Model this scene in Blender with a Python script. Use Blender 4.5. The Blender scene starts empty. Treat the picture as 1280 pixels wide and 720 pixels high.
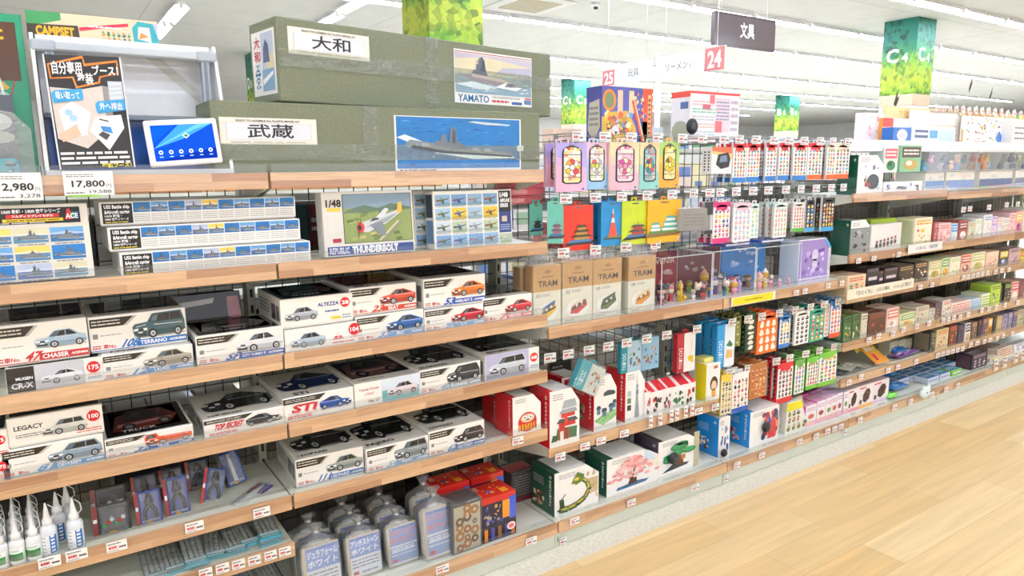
import bpy, math, random
from mathutils import Matrix, Vector
R = random.Random(7)
SC = bpy.context.scene
COL = SC.collection
PI = math.pi

# ------------------------------------------------------------------ camera
CX, CY, CZ = -1.4086, -1.8622, 1.3456
PITCH, YAW, ROLL, FPX = 0.1701, 0.9851, -0.0099, 880.0
fw = Vector((math.cos(YAW)*math.cos(PITCH), math.sin(YAW)*math.cos(PITCH), -math.sin(PITCH)))
r0 = Vector((math.sin(YAW), -math.cos(YAW), 0)); u0 = r0.cross(fw)
rt = r0*math.cos(ROLL) + u0*math.sin(ROLL); up = -r0*math.sin(ROLL) + u0*math.cos(ROLL)
cam = bpy.data.objects.new('camera', bpy.data.cameras.new('camera')); COL.objects.link(cam)
cam.data.sensor_width = 36; cam.data.lens = FPX/1280*36; cam.data.clip_start = .05; cam.data.clip_end = 200
cam.matrix_world = Matrix(((rt.x, up.x, -fw.x, CX), (rt.y, up.y, -fw.y, CY), (rt.z, up.z, -fw.z, CZ), (0, 0, 0, 1)))
SC.camera = cam

def XP(px, Y, z):
    "X on the level line (Y, z) of the real shelf that is seen in picture column px"
    b = Vector((-CX, Y-CY, z-CZ)); k = 640-px
    return -(k*b.dot(fw)+FPX*b.dot(rt)) / (k*fw.x+FPX*rt.x)
def ZP(py, X, Y):
    "height at which the upright line (X, Y) meets picture row py"
    b = Vector((X-CX, Y-CY, -CZ)); k = py-360
    return -(k*b.dot(fw)+FPX*b.dot(up)) / (k*fw.z+FPX*up.z)

# ------------------------------------------------------------------ colour + materials
def lin(c):
    return c/12.92 if c <= .04045 else ((c+.055)/1.055)**2.4
_cc = {}
def C(h):
    if isinstance(h, tuple): return h
    if h not in _cc:
        s = h.lstrip('#')
        if len(s) == 3: s = ''.join(q*2 for q in s)
        _cc[h] = tuple(lin(int(s[i:i+2], 16)/255) for i in (0, 2, 4)) + (1.0,)
    return _cc[h]
def mixc(a, b, t):
    a, b = C(a), C(b); return tuple(a[i]*(1-t)+b[i]*t for i in range(3)) + (1.0,)

M = {}
def newmat(name):
    m = bpy.data.materials.new(name); m.use_nodes = True
    nt = m.node_tree; nt.nodes.clear(); M[name] = m
    out = nt.nodes.new('ShaderNodeOutputMaterial')
    def N(t, **k):
        n = nt.nodes.new(t)
        for a, v in k.items():
            if a in n.inputs: n.inputs[a].default_value = v
            else: setattr(n, a, v)
        return n
    return nt, out, N, nt.links.new
def attrmat(name, rough, metal=0, spec=.5, noise=0, scale=60, bump=0, coat=0):
    nt, out, N, L = newmat(name)
    p = N('ShaderNodeBsdfPrincipled', Roughness=rough, Metallic=metal); p.inputs['Specular IOR Level'].default_value = spec
    p.inputs['Coat Weight'].default_value = coat; p.inputs['Coat Roughness'].default_value = .12
    a = N('ShaderNodeAttribute', attribute_name='Col'); col = a.outputs['Color']
    if noise or bump:
        tc = N('ShaderNodeTexCoord'); nz = N('ShaderNodeTexNoise', Scale=scale, Detail=4.0); L(tc.outputs['Object'], nz.inputs['Vector'])
    if noise:
        mr = N('ShaderNodeMapRange'); mr.inputs[1].default_value = .25; mr.inputs[2].default_value = .75
        mr.inputs[3].default_value = 1-noise; mr.inputs[4].default_value = 1+noise*.6; L(nz.outputs['Fac'], mr.inputs[0])
        mx = N('ShaderNodeVectorMath', operation='SCALE'); L(col, mx.inputs[0]); L(mr.outputs[0], mx.inputs['Scale']); col = mx.outputs[0]
    if bump:
        b = N('ShaderNodeBump', Strength=bump, Distance=.003); L(nz.outputs['Fac'], b.inputs['Height']); L(b.outputs[0], p.inputs['Normal'])
    L(col, p.inputs['Base Color']); L(p.outputs[0], out.inputs[0])
attrmat('card', .42, noise=.05, scale=25, coat=.15)
attrmat('matte', .75, noise=.06, scale=40)
attrmat('gloss', .18, noise=.04, scale=30, coat=.4)
attrmat('plastic', .35)
attrmat('metal', .32, metal=.85)
attrmat('paint', .5, noise=.12, scale=35)
attrmat('olive', .6, noise=.22, scale=170, bump=.25)
attrmat('steel', .4, noise=.05, scale=8)
def clearmat(name, tint, refl, haze, rough, bump=0, scale=30):
    nt, out, N, L = newmat(name)
    t = N('ShaderNodeBsdfTransparent', Color=C(tint)); g = N('ShaderNodeBsdfGlossy', Roughness=rough)
    d = N('ShaderNodeBsdfDiffuse', Color=C('#f4f6f6')); tr = N('ShaderNodeBsdfTranslucent', Color=C('#f4f6f6'))
    dm = N('ShaderNodeMixShader'); dm.inputs[0].default_value = .45; L(d.outputs[0], dm.inputs[1]); L(tr.outputs[0], dm.inputs[2])
    lw = N('ShaderNodeLayerWeight', Blend=.5)
    if bump:
        tc = N('ShaderNodeTexCoord'); nz = N('ShaderNodeTexNoise', Scale=scale, Detail=3.0, Distortion=1.2); L(tc.outputs['Object'], nz.inputs['Vector'])
        b = N('ShaderNodeBump', Strength=bump, Distance=.01); L(nz.outputs['Fac'], b.inputs['Height'])
        for q in (g, lw, d): L(b.outputs[0], q.inputs['Normal'])
    pw = N('ShaderNodeMath', operation='POWER'); pw.inputs[1].default_value = 4.0; L(lw.outputs['Facing'], pw.inputs[0])
    mu = N('ShaderNodeMath', operation='MULTIPLY_ADD', use_clamp=True); mu.inputs[1].default_value = .7*refl; mu.inputs[2].default_value = .045*refl; L(pw.outputs[0], mu.inputs[0])
    m1 = N('ShaderNodeMixShader'); m1.inputs[0].default_value = haze; L(t.outputs[0], m1.inputs[1]); L(dm.outputs[0], m1.inputs[2])
    m2 = N('ShaderNodeMixShader'); L(mu.outputs[0], m2.inputs[0]); L(m1.outputs[0], m2.inputs[1]); L(g.outputs[0], m2.inputs[2])
    L(m2.outputs[0], out.inputs[0])
clearmat('clear', '#fdfefe', .9, .03, .05)
clearmat('acrylic', '#fdfeff', .35, .004, .02)
clearmat('film', '#fbfdfd', 1.6, .08, .12, .7, 40)
clearmat('bag', '#f6f8f8', 1.8, .2, .15, 1.0, 28)
clearmat('tape', '#f4f8f2', 2.0, .07, .14, .9, 45)
def brickmat(name, c1, c2, bw, rh, mortar, mcol, rough, grain, gscale, plane='XZ', rnd=True, coat=0):
    nt, out, N, L = newmat(name)
    tc = N('ShaderNodeTexCoord'); sx = N('ShaderNodeSeparateXYZ'); L(tc.outputs['Object'], sx.inputs[0])
    cb = N('ShaderNodeCombineXYZ'); ax = sx.outputs['X']
    if rnd:
        oi = N('ShaderNodeObjectInfo'); ml = N('ShaderNodeMath', operation='MULTIPLY'); ml.inputs[1].default_value = 37.3; L(oi.outputs['Random'], ml.inputs[0])
        ad = N('ShaderNodeMath', operation='ADD'); L(ax, ad.inputs[0]); L(ml.outputs[0], ad.inputs[1]); ax = ad.outputs[0]
    L(ax, cb.inputs[0]); L(sx.outputs['Z' if plane == 'XZ' else 'Y'], cb.inputs[1])
    br = N('ShaderNodeTexBrick', Color1=C(c1), Color2=C(c2), Mortar=C(mcol)); br.offset = .37; br.squash = 1
    for k, v in (('Scale', 1.0), ('Mortar Size', mortar), ('Mortar Smooth', 0.1), ('Bias', -.1), ('Brick Width', bw), ('Row Height', rh)): br.inputs[k].default_value = v
    L(cb.outputs[0], br.inputs['Vector'])
    mp = N('ShaderNodeMapping'); mp.inputs['Scale'].default_value = (gscale*.06, gscale, 1); L(cb.outputs[0], mp.inputs['Vector'])
    nz = N('ShaderNodeTexNoise', Scale=1.0, Detail=5.0, Distortion=.8); L(mp.outputs[0], nz.inputs['Vector'])
    mr = N('ShaderNodeMapRange'); mr.inputs[1].default_value = .3; mr.inputs[2].default_value = .7; mr.inputs[3].default_value = 1-grain; mr.inputs[4].default_value = 1+grain*.5
    L(nz.outputs['Fac'], mr.inputs[0])
    mx = N('ShaderNodeVectorMath', operation='SCALE'); L(br.outputs['Color'], mx.inputs[0]); L(mr.outputs[0], mx.inputs['Scale'])
    p = N('ShaderNodeBsdfPrincipled', Roughness=rough); p.inputs['Coat Weight'].default_value = coat; p.inputs['Coat Roughness'].default_value = .15
    L(mx.outputs[0], p.inputs['Base Color']); L(p.outputs[0], out.inputs[0])
brickmat('wood', '#edbf92', '#b5794f', .36, .0212, 0.0, '#a97556', .3, .2, 160, 'XZ', True, .35)
brickmat('floor_wood', '#efd6a4', '#e2c086', .92, .152, .001, '#cdac78', .34, .12, 30, 'XY', False, .15)
def noisemat(name, stops, scale, rough, detail=8.0):
    nt, out, N, L = newmat(name)
    tc = N('ShaderNodeTexCoord'); nz = N('ShaderNodeTexNoise', Scale=scale, Detail=detail, Roughness=.7); L(tc.outputs['Object'], nz.inputs['Vector'])
    rp = N('ShaderNodeValToRGB'); e = rp.color_ramp.elements
    while len(e) < len(stops): e.new(.5)
    for i, (t, c) in enumerate(stops): e[i].position = t; e[i].color = C(c)
    L(nz.outputs['Fac'], rp.inputs[0]); p = N('ShaderNodeBsdfPrincipled', Roughness=rough)
    L(rp.outputs[0], p.inputs['Base Color']); L(p.outputs[0], out.inputs[0])
noisemat('speckle', [(.3, '#c3bda9'), (.42, '#dedac9'), (.55, '#e8e5d8'), (.68, '#f2f0e8')], 70, .3)
noisemat('ceiling', [(.3, '#e4e1da'), (.7, '#ebe8e1')], 3, .8, 2.0)
noisemat('wallpaint', [(.3, '#e8e6e0'), (.7, '#f0eee9')], 2, .7, 2.0)
def emitmat(name, strength, colname=None):
    nt, out, N, L = newmat(name); e = N('ShaderNodeEmission', Strength=strength)
    if colname: e.inputs['Color'].default_value = C(colname)
    else:
        a = N('ShaderNodeAttribute', attribute_name='Col'); L(a.outputs['Color'], e.inputs['Color'])
    L(e.outputs[0], out.inputs[0])
emitmat('tube_light', 40.0, '#e3ecff'); emitmat('screen', 1.0)
def foliagemat():
    nt, out, N, L = newmat('foliage_print')
    tc = N('ShaderNodeTexCoord'); sx = N('ShaderNodeSeparateXYZ'); L(tc.outputs['Object'], sx.inputs[0])
    mr = N('ShaderNodeMapRange'); mr.inputs[1].default_value = 2.3; mr.inputs[2].default_value = 3.5; L(sx.outputs['Z'], mr.inputs[0])
    nz = N('ShaderNodeTexNoise', Scale=9.0, Detail=5.0, Distortion=.6); L(tc.outputs['Object'], nz.inputs['Vector'])
    ad = N('ShaderNodeMath', operation='MULTIPLY_ADD'); ad.inputs[1].default_value = .55; L(nz.outputs['Fac'], ad.inputs[0]); L(mr.outputs[0], ad.inputs[2])
    rp = N('ShaderNodeValToRGB'); e = rp.color_ramp.elements
    st = [(.2, '#3f8a34'), (.34, '#7fae34'), (.5, '#c2c84a'), (.68, '#7fae3c'), (.85, '#3a8a66'), (1.0, '#1f7a78')]
    while len(e) < len(st): e.new(.5)
    for i, (t, c) in enumerate(st): e[i].position = t; e[i].color = C(c)
    L(ad.outputs[0], rp.inputs[0])
    vo = N('ShaderNodeTexVoronoi', Scale=17.0); L(tc.outputs['Object'], vo.inputs['Vector'])
    r2 = N('ShaderNodeValToRGB'); e = r2.color_ramp.elements
    for i, (t, c) in enumerate([(.1, '#2f6a34'), (.5, '#f4f8d0')]): e[i].position = t; e[i].color = C(c)
    L(vo.outputs['Color'], r2.inputs[0])
    mx = N('ShaderNodeMix', data_type='RGBA', blend_type='MULTIPLY'); mx.inputs[0].default_value = .85
    L(rp.outputs[0], mx.inputs[6]); L(r2.outputs[0], mx.inputs[7])
    p = N('ShaderNodeBsdfPrincipled', Roughness=.5); L(mx.outputs[2], p.inputs['Base Color']); L(p.outputs[0], out.inputs[0])
foliagemat()

# ------------------------------------------------------------------ lettering
_tx = {}
def glyphs(s, bold=0.0):
    k = (s, bold)
    if k not in _tx:
        c = bpy.data.curves.new('lettering', 'FONT'); c.body = s; c.resolution_u = 2; c.offset = bold; c.fill_mode = 'FRONT'
        o = bpy.data.objects.new('lettering', c); COL.objects.link(o)
        e = o.evaluated_get(bpy.context.evaluated_depsgraph_get()); m = e.to_mesh()
        vs = [(v.co.x, v.co.y) for v in m.vertices]; fs = [tuple(p.vertices) for p in m.polygons]
        e.to_mesh_clear(); bpy.data.objects.remove(o); bpy.data.curves.remove(c)
        x0 = min(v[0] for v in vs); x1 = max(v[0] for v in vs); y0 = min(v[1] for v in vs); y1 = max(v[1] for v in vs)
        _tx[k] = ([((x-x0)/(x1-x0+1e-9), (y-y0)/(y1-y0+1e-9)) for x, y in vs], fs, (x1-x0)/(y1-y0+1e-9))
    return _tx[k]

# ------------------------------------------------------------------ mesh collector
class G:
    def __init__(s): s.v = []; s.f = []; s.c = []; s.m = []; s.slots = []; s.T = None; s.sm = []
    def mi(s, m):
        if m not in s.slots: s.slots.append(m)
        return s.slots.index(m)
    def add(s, pts, faces, col, mat='card', smooth=False):
        b = len(s.v); T = s.T
        s.v += [tuple(T @ Vector(p)) for p in pts] if T is not None else [tuple(p) for p in pts]
        c = C(col); k = s.mi(mat)
        for f in faces: s.f.append(tuple(i+b for i in f)); s.c.append(c); s.m.append(k); s.sm.append(smooth)
        return s
    def box(s, x0, x1, y0, y1, z0, z1, col, mat='card', b=0.0012):
        b = min(b, (x1-x0)*.3, (y1-y0)*.3, (z1-z0)*.3)
        if b <= 0:
            P = [(x, y, z) for z in (z0, z1) for y in (y0, y1) for x in (x0, x1)]
            return s.add(P, [(0, 2, 3, 1), (4, 5, 7, 6), (0, 1, 5, 4), (2, 6, 7, 3), (0, 4, 6, 2), (1, 3, 7, 5)], col, mat)
        P = []; ix = {}
        for i, x in enumerate((x0, x1)):
            for j, y in enumerate((y0, y1)):
                for k, z in enumerate((z0, z1)):
                    dx, dy, dz = (b, -b)[i], (b, -b)[j], (b, -b)[k]
                    for a, p in enumerate(((x, y+dy, z+dz), (x+dx, y, z+dz), (x+dx, y+dy, z))): ix[i, j, k, a] = len(P); P.append(p)
        F = []
        def q(*k): F.append(tuple(ix[t] for t in k))
        q((0,0,0,0),(0,0,1,0),(0,1,1,0),(0,1,0,0)); q((1,0,0,0),(1,1,0,0),(1,1,1,0),(1,0,1,0))
        q((0,0,0,1),(1,0,0,1),(1,0,1,1),(0,0,1,1)); q((0,1,0,1),(0,1,1,1),(1,1,1,1),(1,1,0,1))
        q((0,0,0,2),(0,1,0,2),(1,1,0,2),(1,0,0,2)); q((0,0,1,2),(1,0,1,2),(1,1,1,2),(0,1,1,2))
        for i in (0, 1):
            for j in (0, 1):
                t = [(i,j,0,0),(i,j,1,0),(i,j,1,1),(i,j,0,1)]; q(*(t if (i+j) % 2 else t[::-1]))
                t = [(i,0,j,0),(i,1,j,0),(i,1,j,2),(i,0,j,2)]; q(*(t if (i+j) % 2 == 0 else t[::-1]))
                t = [(0,i,j,1),(1,i,j,1),(1,i,j,2),(0,i,j,2)]; q(*(t if (i+j) % 2 else t[::-1]))
                for k in (0, 1):
                    t = [(i,j,k,0),(i,j,k,1),(i,j,k,2)]; q(*(t if (i+j+k) % 2 else t[::-1]))
        return s.add(P, F, col, mat)
    def lathe(s, prof, cx, cy, z0, col, mat='plastic', n=16, axis='z', smooth=True):
        P = []; F = []
        for r, z in prof:
            for i in range(n):
                a = 2*PI*i/n; P.append((cx+r*math.cos(a), cy+r*math.sin(a), z0+z))
        for j in range(len(prof)-1):
            for i in range(n): F.append((j*n+i, j*n+(i+1) % n, (j+1)*n+(i+1) % n, (j+1)*n+i))
        F.append(tuple(range(n))[::-1]); F.append(tuple(range((len(prof)-1)*n, len(prof)*n)))
        return s.add(P, F, col, mat, smooth)
    def tube(s, pts, r, col, mat='metal', n=6):
        pts = [Vector(p) for p in pts]; P = []; F = []
        rr = r if isinstance(r, (list, tuple)) else [r]*len(pts)
        for i, p in enumerate(pts):
            d = (pts[min(i+1, len(pts)-1)]-pts[max(i-1, 0)]).normalized()
            a = d.orthogonal().normalized() if i == 0 else (a-d*a.dot(d)).normalized()
            b = d.cross(a)
            for k in range(n): t = 2*PI*k/n; P.append(p+(a*math.cos(t)+b*math.sin(t))*rr[i])
        for i in range(len(pts)-1):
            for k in range(n): F.append((i*n+k, i*n+(k+1) % n, (i+1)*n+(k+1) % n, (i+1)*n+k))
        F.append(tuple(range(n))[::-1]); F.append(tuple(range((len(pts)-1)*n, len(pts)*n)))
        return s.add(P, F, col, mat, True)
    def ball(s, c, r, col, mat='plastic', n=10, m=7):
        rx, ry, rz = r if isinstance(r, tuple) else (r, r, r); P = [(c[0], c[1], c[2]-rz)]; F = []
        for j in range(1, m):
            t = PI*j/m-PI/2
            for i in range(n): a = 2*PI*i/n; P.append((c[0]+rx*math.cos(t)*math.cos(a), c[1]+ry*math.cos(t)*math.sin(a), c[2]+rz*math.sin(t)))
        P.append((c[0], c[1], c[2]+rz)); e = len(P)-1
        for i in range(n):
            F.append((0, 1+(i+1) % n, 1+i)); F.append((e, e-n+i, e-n+(i+1) % n))
            for j in range(m-2): F.append((1+j*n+i, 1+j*n+(i+1) % n, 1+(j+1)*n+(i+1) % n, 1+(j+1)*n+i))
        return s.add(P, F, col, mat, True)
    def prism(s, poly, y0, y1, col, mat='card'):
        "outline in x-z, pushed from y0 to y1"
        n = len(poly); P = [(x, y0, z) for x, z in poly]+[(x, y1, z) for x, z in poly]
        F = [tuple(range(n)), tuple(range(2*n-1, n-1, -1))]+[(i, i+n, (i+1) % n+n, (i+1) % n) for i in range(n)]
        return s.add(P, F, col, mat)
    def build(s, name, parent=None, loc=None, rot=None):
        me = bpy.data.meshes.new(name); me.from_pydata(s.v, [], s.f)
        at = me.color_attributes.new('Col', 'FLOAT_COLOR', 'CORNER'); buf = []
        for f, c in zip(s.f, s.c): buf += list(c)*len(f)
        at.data.foreach_set('color', buf)
        for m in s.slots: me.materials.append(M[m])
        me.polygons.foreach_set('material_index', s.m); me.polygons.foreach_set('use_smooth', s.sm); me.update()
        o = bpy.data.objects.new(name, me); COL.objects.link(o)
        if parent: o.parent = parent
        if loc: o.location = loc
        if rot is not None: o.rotation_euler = rot if isinstance(rot, tuple) else (0, 0, rot)
        return o

class Pan:
    "a printed face: normalised 0..1 coordinates from its lower left corner"
    def __init__(s, g, o, u, v, mat='card', lay=1): s.g = g; s.o = Vector(o); s.u = Vector(u); s.v = Vector(v); s.n = s.u.cross(s.v).normalized(); s.mat = mat; s.lay = lay
    def p(s, a, b, l=0): return s.o+s.u*a+s.v*b+s.n*(.00035*(s.lay+l))
    def sub(s, a0, b0, a1, b1, lay=1): return Pan(s.g, s.o+s.u*a0+s.v*b0, s.u*(a1-a0), s.v*(b1-b0), s.mat, s.lay+lay)
    def flip(s): return Pan(s.g, s.o, s.u, s.v, s.mat, s.lay)
    def poly(s, pts, col, l=0, mat=None):
        s.g.add([s.p(a, b, l) for a, b in pts], [tuple(range(len(pts)))], col, mat or s.mat); return s
    def rect(s, a0, b0, a1, b1, col, l=0, mat=None): return s.poly([(a0, b0), (a1, b0), (a1, b1), (a0, b1)], col, l, mat)
    def ell(s, a, b, ra, rb, col, l=0, n=14): return s.poly([(a+ra*math.cos(2*PI*i/n), b+rb*math.sin(2*PI*i/n)) for i in range(n)], col, l)
    def line(s, a0, b0, a1, b1, w, col, l=0):
        W, H = s.u.length, s.v.length; dx, dy = (a1-a0)*W, (b1-b0)*H; L = math.hypot(dx, dy) or 1; nx, ny = -dy/L*w/2/W, dx/L*w/2/H
        return s.poly([(a0-nx, b0-ny), (a1-nx, b1-ny), (a1+nx, b1+ny), (a0+nx, b0+ny)], col, l)
    def text(s, t, a0, b0, a1, b1, col, bold=.0, l=1, keep=False, mat=None, slant=0):
        vs, fs, asp = glyphs(t, bold)
        if keep:
            W, H = s.u.length*(a1-a0), s.v.length*(b1-b0)
            if asp*H < W: m = (W-asp*H)/2/s.u.length; a0 += m; a1 -= m
            else: m = (H-W/asp)/2/s.v.length; b0 += m; b1 -= m
        s.g.add([s.p(a0+x*(a1-a0)+slant*y*(b1-b0), b0+y*(b1-b0), l) for x, y in vs], fs, col, mat or s.mat); return s
    def bars(s, a0, b0, a1, b1, n, col='#666', seed=0, fill=.45, l=1):
        "n rows of print too fine to read"
        rr = random.Random(seed*97+n); h = (b1-b0)/n
        for i in range(n):
            x = a0; y = b1-(i+1)*h
            while x < a1-.001:
                w = min((a1-a0)*rr.uniform(.08, .3), a1-x); s.rect(x, y+h*(1-fill)/2, x+w, y+h*(1+fill)/2, col, l); x += w+(a1-a0)*.03
            if i == n-1 and n > 1: pass
        return s

def front(g, x0, x1, y0, z0, z1, **k): return Pan(g, (x0, y0, z0), (x1-x0, 0, 0), (0, 0, z1-z0), **k)
def topf(g, x0, x1, y0, y1, z, **k): return Pan(g, (x0, y0, z), (x1-x0, 0, 0), (0, y1-y0, 0), **k)
def leftf(g, x, y0, y1, z0, z1, **k): return Pan(g, (x, y1, z0), (0, y0-y1, 0), (0, 0, z1-z0), **k)

# ------------------------------------------------------------------ scene objects
def tag(o, label, cat, group=None, kind=None):
    if kind: o['kind'] = kind
    if label: o['label'] = label
    if cat: o['category'] = cat
    if group: o['group'] = group
    return o
def thing(name, label, cat, loc=(0, 0, 0), rot=0, group=None):
    o = bpy.data.objects.new(name, None); o.empty_display_size = .05; COL.objects.link(o); o.location = loc
    o.rotation_euler = rot if isinstance(rot, tuple) else (0, 0, rot)
    return tag(o, label, cat, group)
def struct(name, g, loc=None):
    o = g.build(name, None, loc); o['kind'] = 'structure'; return o
def dup(root, loc, rot=None, label=None, group=None):
    r = root.copy(); COL.objects.link(r); r.location = loc
    if rot is not None: r.rotation_euler = rot if isinstance(rot, tuple) else (0, 0, rot)
    if label: r['label'] = label
    if group: r['group'] = group
    for ch in root.children:
        c = ch.copy(); COL.objects.link(c); c.parent = r
        for gg in ch.children:
            d = gg.copy(); COL.objects.link(d); d.parent = c
    return r
ORD = 'first second third fourth fifth sixth seventh eighth ninth tenth eleventh twelfth thirteenth fourteenth fifteenth sixteenth seventeenth eighteenth nineteenth twentieth'.split()
def nth(i): return ORD[i] if i < len(ORD) else 'number %d' % (i+1)
# ================================================================== the setting
CEIL = 3.45
g = G(); g.box(-14, 34, -14, -.11, -.06, 0, '#ead2a6', 'floor_wood', 0); struct('floor', g)
g = G(); g.box(-14, 34, -.11, 24, -.06, -.0005, '#ddd', 'speckle', 0); struct('floor_edge', g)
g = G(); g.box(-14, 34, -14, 24, CEIL, CEIL+.1, '#eee', 'ceiling', 0)
for x in range(-12, 34, 3): g.box(x-.006, x+.006, -14, 24, CEIL-.001, CEIL+.01, '#c9c5bd', 'matte', 0)
for y in range(-12, 24, 3): g.box(-14, 34, y+.74, y+.752, CEIL-.001, CEIL+.01, '#c9c5bd', 'matte', 0)
struct('ceiling', g)
g = G(); g.box(-14, 34, 24, 24.2, 0, CEIL, '#eee', 'wallpaint', 0); struct('wall_back', g)
g = G(); g.box(34, 34.2, -14, 24, 0, CEIL, '#eee', 'wallpaint', 0); struct('wall_right', g)

# columns wrapped in a leafy print
def column(cx, cy, txt, s=.5):
    g = G(); h = s/2
    g.box(cx-h, cx+h, cy-h, cy+h, 0, 2.2, '#f4f1ec', 'paint', .01)
    g.box(cx-h-.004, cx+h+.004, cy-h-.004, cy+h+.004, 2.2, 2.36, '#efc3a8', 'paint', 0)
    g.box(cx-h-.004, cx+h+.004, cy-h-.004, cy+h+.004, 2.36, CEIL, '#8c4', 'foliage_print', 0)
    for P in (front(g, cx-h-.004, cx+h+.004, cy-h-.004, 2.36, CEIL, mat='paint'), leftf(g, cx-h-.004, cy-h-.004, cy+h+.004, 2.36, CEIL, mat='paint')):
        P.text(txt[0], .12, .43, .5, .62, '#fff', .03, keep=True); P.text(txt[1], .52, .43, .84, .55, '#fff', .03, keep=True)
    o = g.build('column'); o['kind'] = 'structure'; return o
for cx, cy, t in ((1.62, 3.75, 'D4'), (9.75, 4.05, 'C4'), (2.3, 12.05, 'D5'), (9.75, 12.05, 'C5'), (18.1, 12.05, 'B5')): column(cx, cy, t)

# fluorescent fittings, end to end in rows
def lamp_proto():
    r = thing('fluorescent_light', 'x', 'ceiling light', (0, 0, CEIL))
    g = G(); g.prism([(-.62, -.03), (.62, -.03), (.62, 0), (-.62, 0)], -.05, .05, '#f6f6f4', 'plastic'); 
    for x in (-.6, .6): g.box(x-.012, x+.012, -.02, .02, -.075, -.03, '#e8e8e6', 'plastic')
    
    for s in (-1, 1): g.add([(-.62, s*.05, -.0305), (.62, s*.05, -.0305), (.62, s*.1, -.066), (-.62, s*.1, -.066), (-.62, s*.053, -.028), (.62, s*.053, -.028), (.62, s*.103, -.0655), (-.62, s*.103, -.0655)], [(0, 1, 2, 3)[::-s], (4, 5, 6, 7)[::s], (2, 3, 7, 6), (0, 1, 5, 4)], '#f6f6f4', 'plastic')  # side skirts shaped to keep direct tube light off the ceiling
    g.build('housing', r)
    g = G(); g.tube([(-.585, 0, -.055), (.585, 0, -.055)], .019, '#fff', 'tube_light', 8); g.build('tube', r)
    return r
_lp = None; LROWS = [3.2, 4.95, 6.75, 9.4, 11.6, 13.5, 15.6, 18.0]
def lamp(x, y, label, grp, rot=0):
    global _lp
    if _lp is None:
        _lp = lamp_proto(); _lp.location = (x, y, CEIL); _lp.rotation_euler = (0, 0, rot); tag(_lp, label, 'ceiling light', grp)
    else: dup(_lp, (x, y, CEIL), rot, label, grp)
for k, y in enumerate(LROWS):
    for i in range(17 if k < 6 else 12):
        x = 2.3+1.3*i+(k % 2)*.4+(k*.9 if k > 2 else 0)
        lamp(x, y, '%s white fluorescent tube light in the %s ceiling row back from the shelf' % (nth(i), nth(k)), 'fluorescent tubes of the %s ceiling row' % nth(k))
for i, (x, y) in enumerate([(.33, 8.9), (.33, 10.3), (2.15, 7.0), (2.2, 8.4)]):
    lamp(x, y, ['nearer', 'farther'][i % 2]+' tube light running crosswise above the '+['camping toy box', 'upper olive box'][i//2], 'crosswise ceiling tubes', PI/2)
for k, y in enumerate([1.5, -.9, -3.0, -5.2]):  # unseen rows added to light the aisle and shelf fronts
    for i in range(9 if k else 7):
        lamp(-5.6+1.75*i, y, '%s added tube light of the unseen ceiling row %s' % (nth(i), ['just behind the shelf', 'along the aisle', 'one row out from the aisle', 'farthest out over the store'][k]), 'added ceiling tubes over the aisle side')

# air grille
t = thing('air_diffuser', 'square beige ceiling air grille right of the leafy print column', 'ceiling vent', (4.2, 6.1, CEIL))
g = G(); g.box(-.45, .45, -.45, .45, -.02, -.001, '#efece6', 'plastic'); g.build('frame', t)
g = G(); g.box(-.3, .3, -.3, .3, -.03, -.02, '#cbbf9f', 'plastic'); 
for i in range(7): g.box(-.28, .28, -.26+i*.085, -.24+i*.085, -.034, -.03, '#b8ab8a', 'plastic')
g.build('grille', t)
t = thing('smoke_detector', 'white round detector on the ceiling beside the air grille', 'smoke detector', (4.9, 5.6, CEIL))
g = G(); g.lathe([(.06, 0), (.06, -.03), (.045, -.05)], 0, 0, 0, '#f2f2f0'); g.build('base', t)
g = G(); g.lathe([(.03, -.05), (.028, -.075), (.01, -.08)], 0, 0, 0, '#333'); g.build('sensor', t)

# ================================================================== the long display gondola
FY = .037     # front face of the shelf fascias
SH = '#dcdfd3'; KICK = '#d3d7c6'
BACK = .36
GH = [1.38, 1.38, 1.47, 1.47, 1.42, 1.42, 1.42]
PLACE = ['left of the leftmost model kits', 'between the two model kit bays', 'between the model kits and the red block kits', 'behind the hanging packs, left one', 'between the hanging packs and the small cartons', 'behind the small cartons, left one', 'behind the small cartons, middle one', 'behind the small cartons, right one']
BAYN = ['leftmost bay', 'second bay from the left', 'bay of red block-kit boxes', 'bay of hanging sticker packs', 'first bay of small cartons', 'second bay of small cartons', 'rightmost bay']
for k in range(-2, 6):
    g = G(); h = GH[min(k+2, 6)]; x = k*.9
    g.box(x-.012, x+.012, BACK-.008, BACK+.05, 0, h, '#b9bba9', 'steel')
    for j in range(int(h/.05)-1): g.box(x-.004, x+.004, BACK-.0095, BACK-.008, .06+j*.05, .085+j*.05, '#2c2c28', 'matte', 0)
    tag(g.build('shelf_upright'), 'slotted pale green steel upright '+PLACE[k+2], 'upright post', 'slotted uprights of the gondola')
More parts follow.
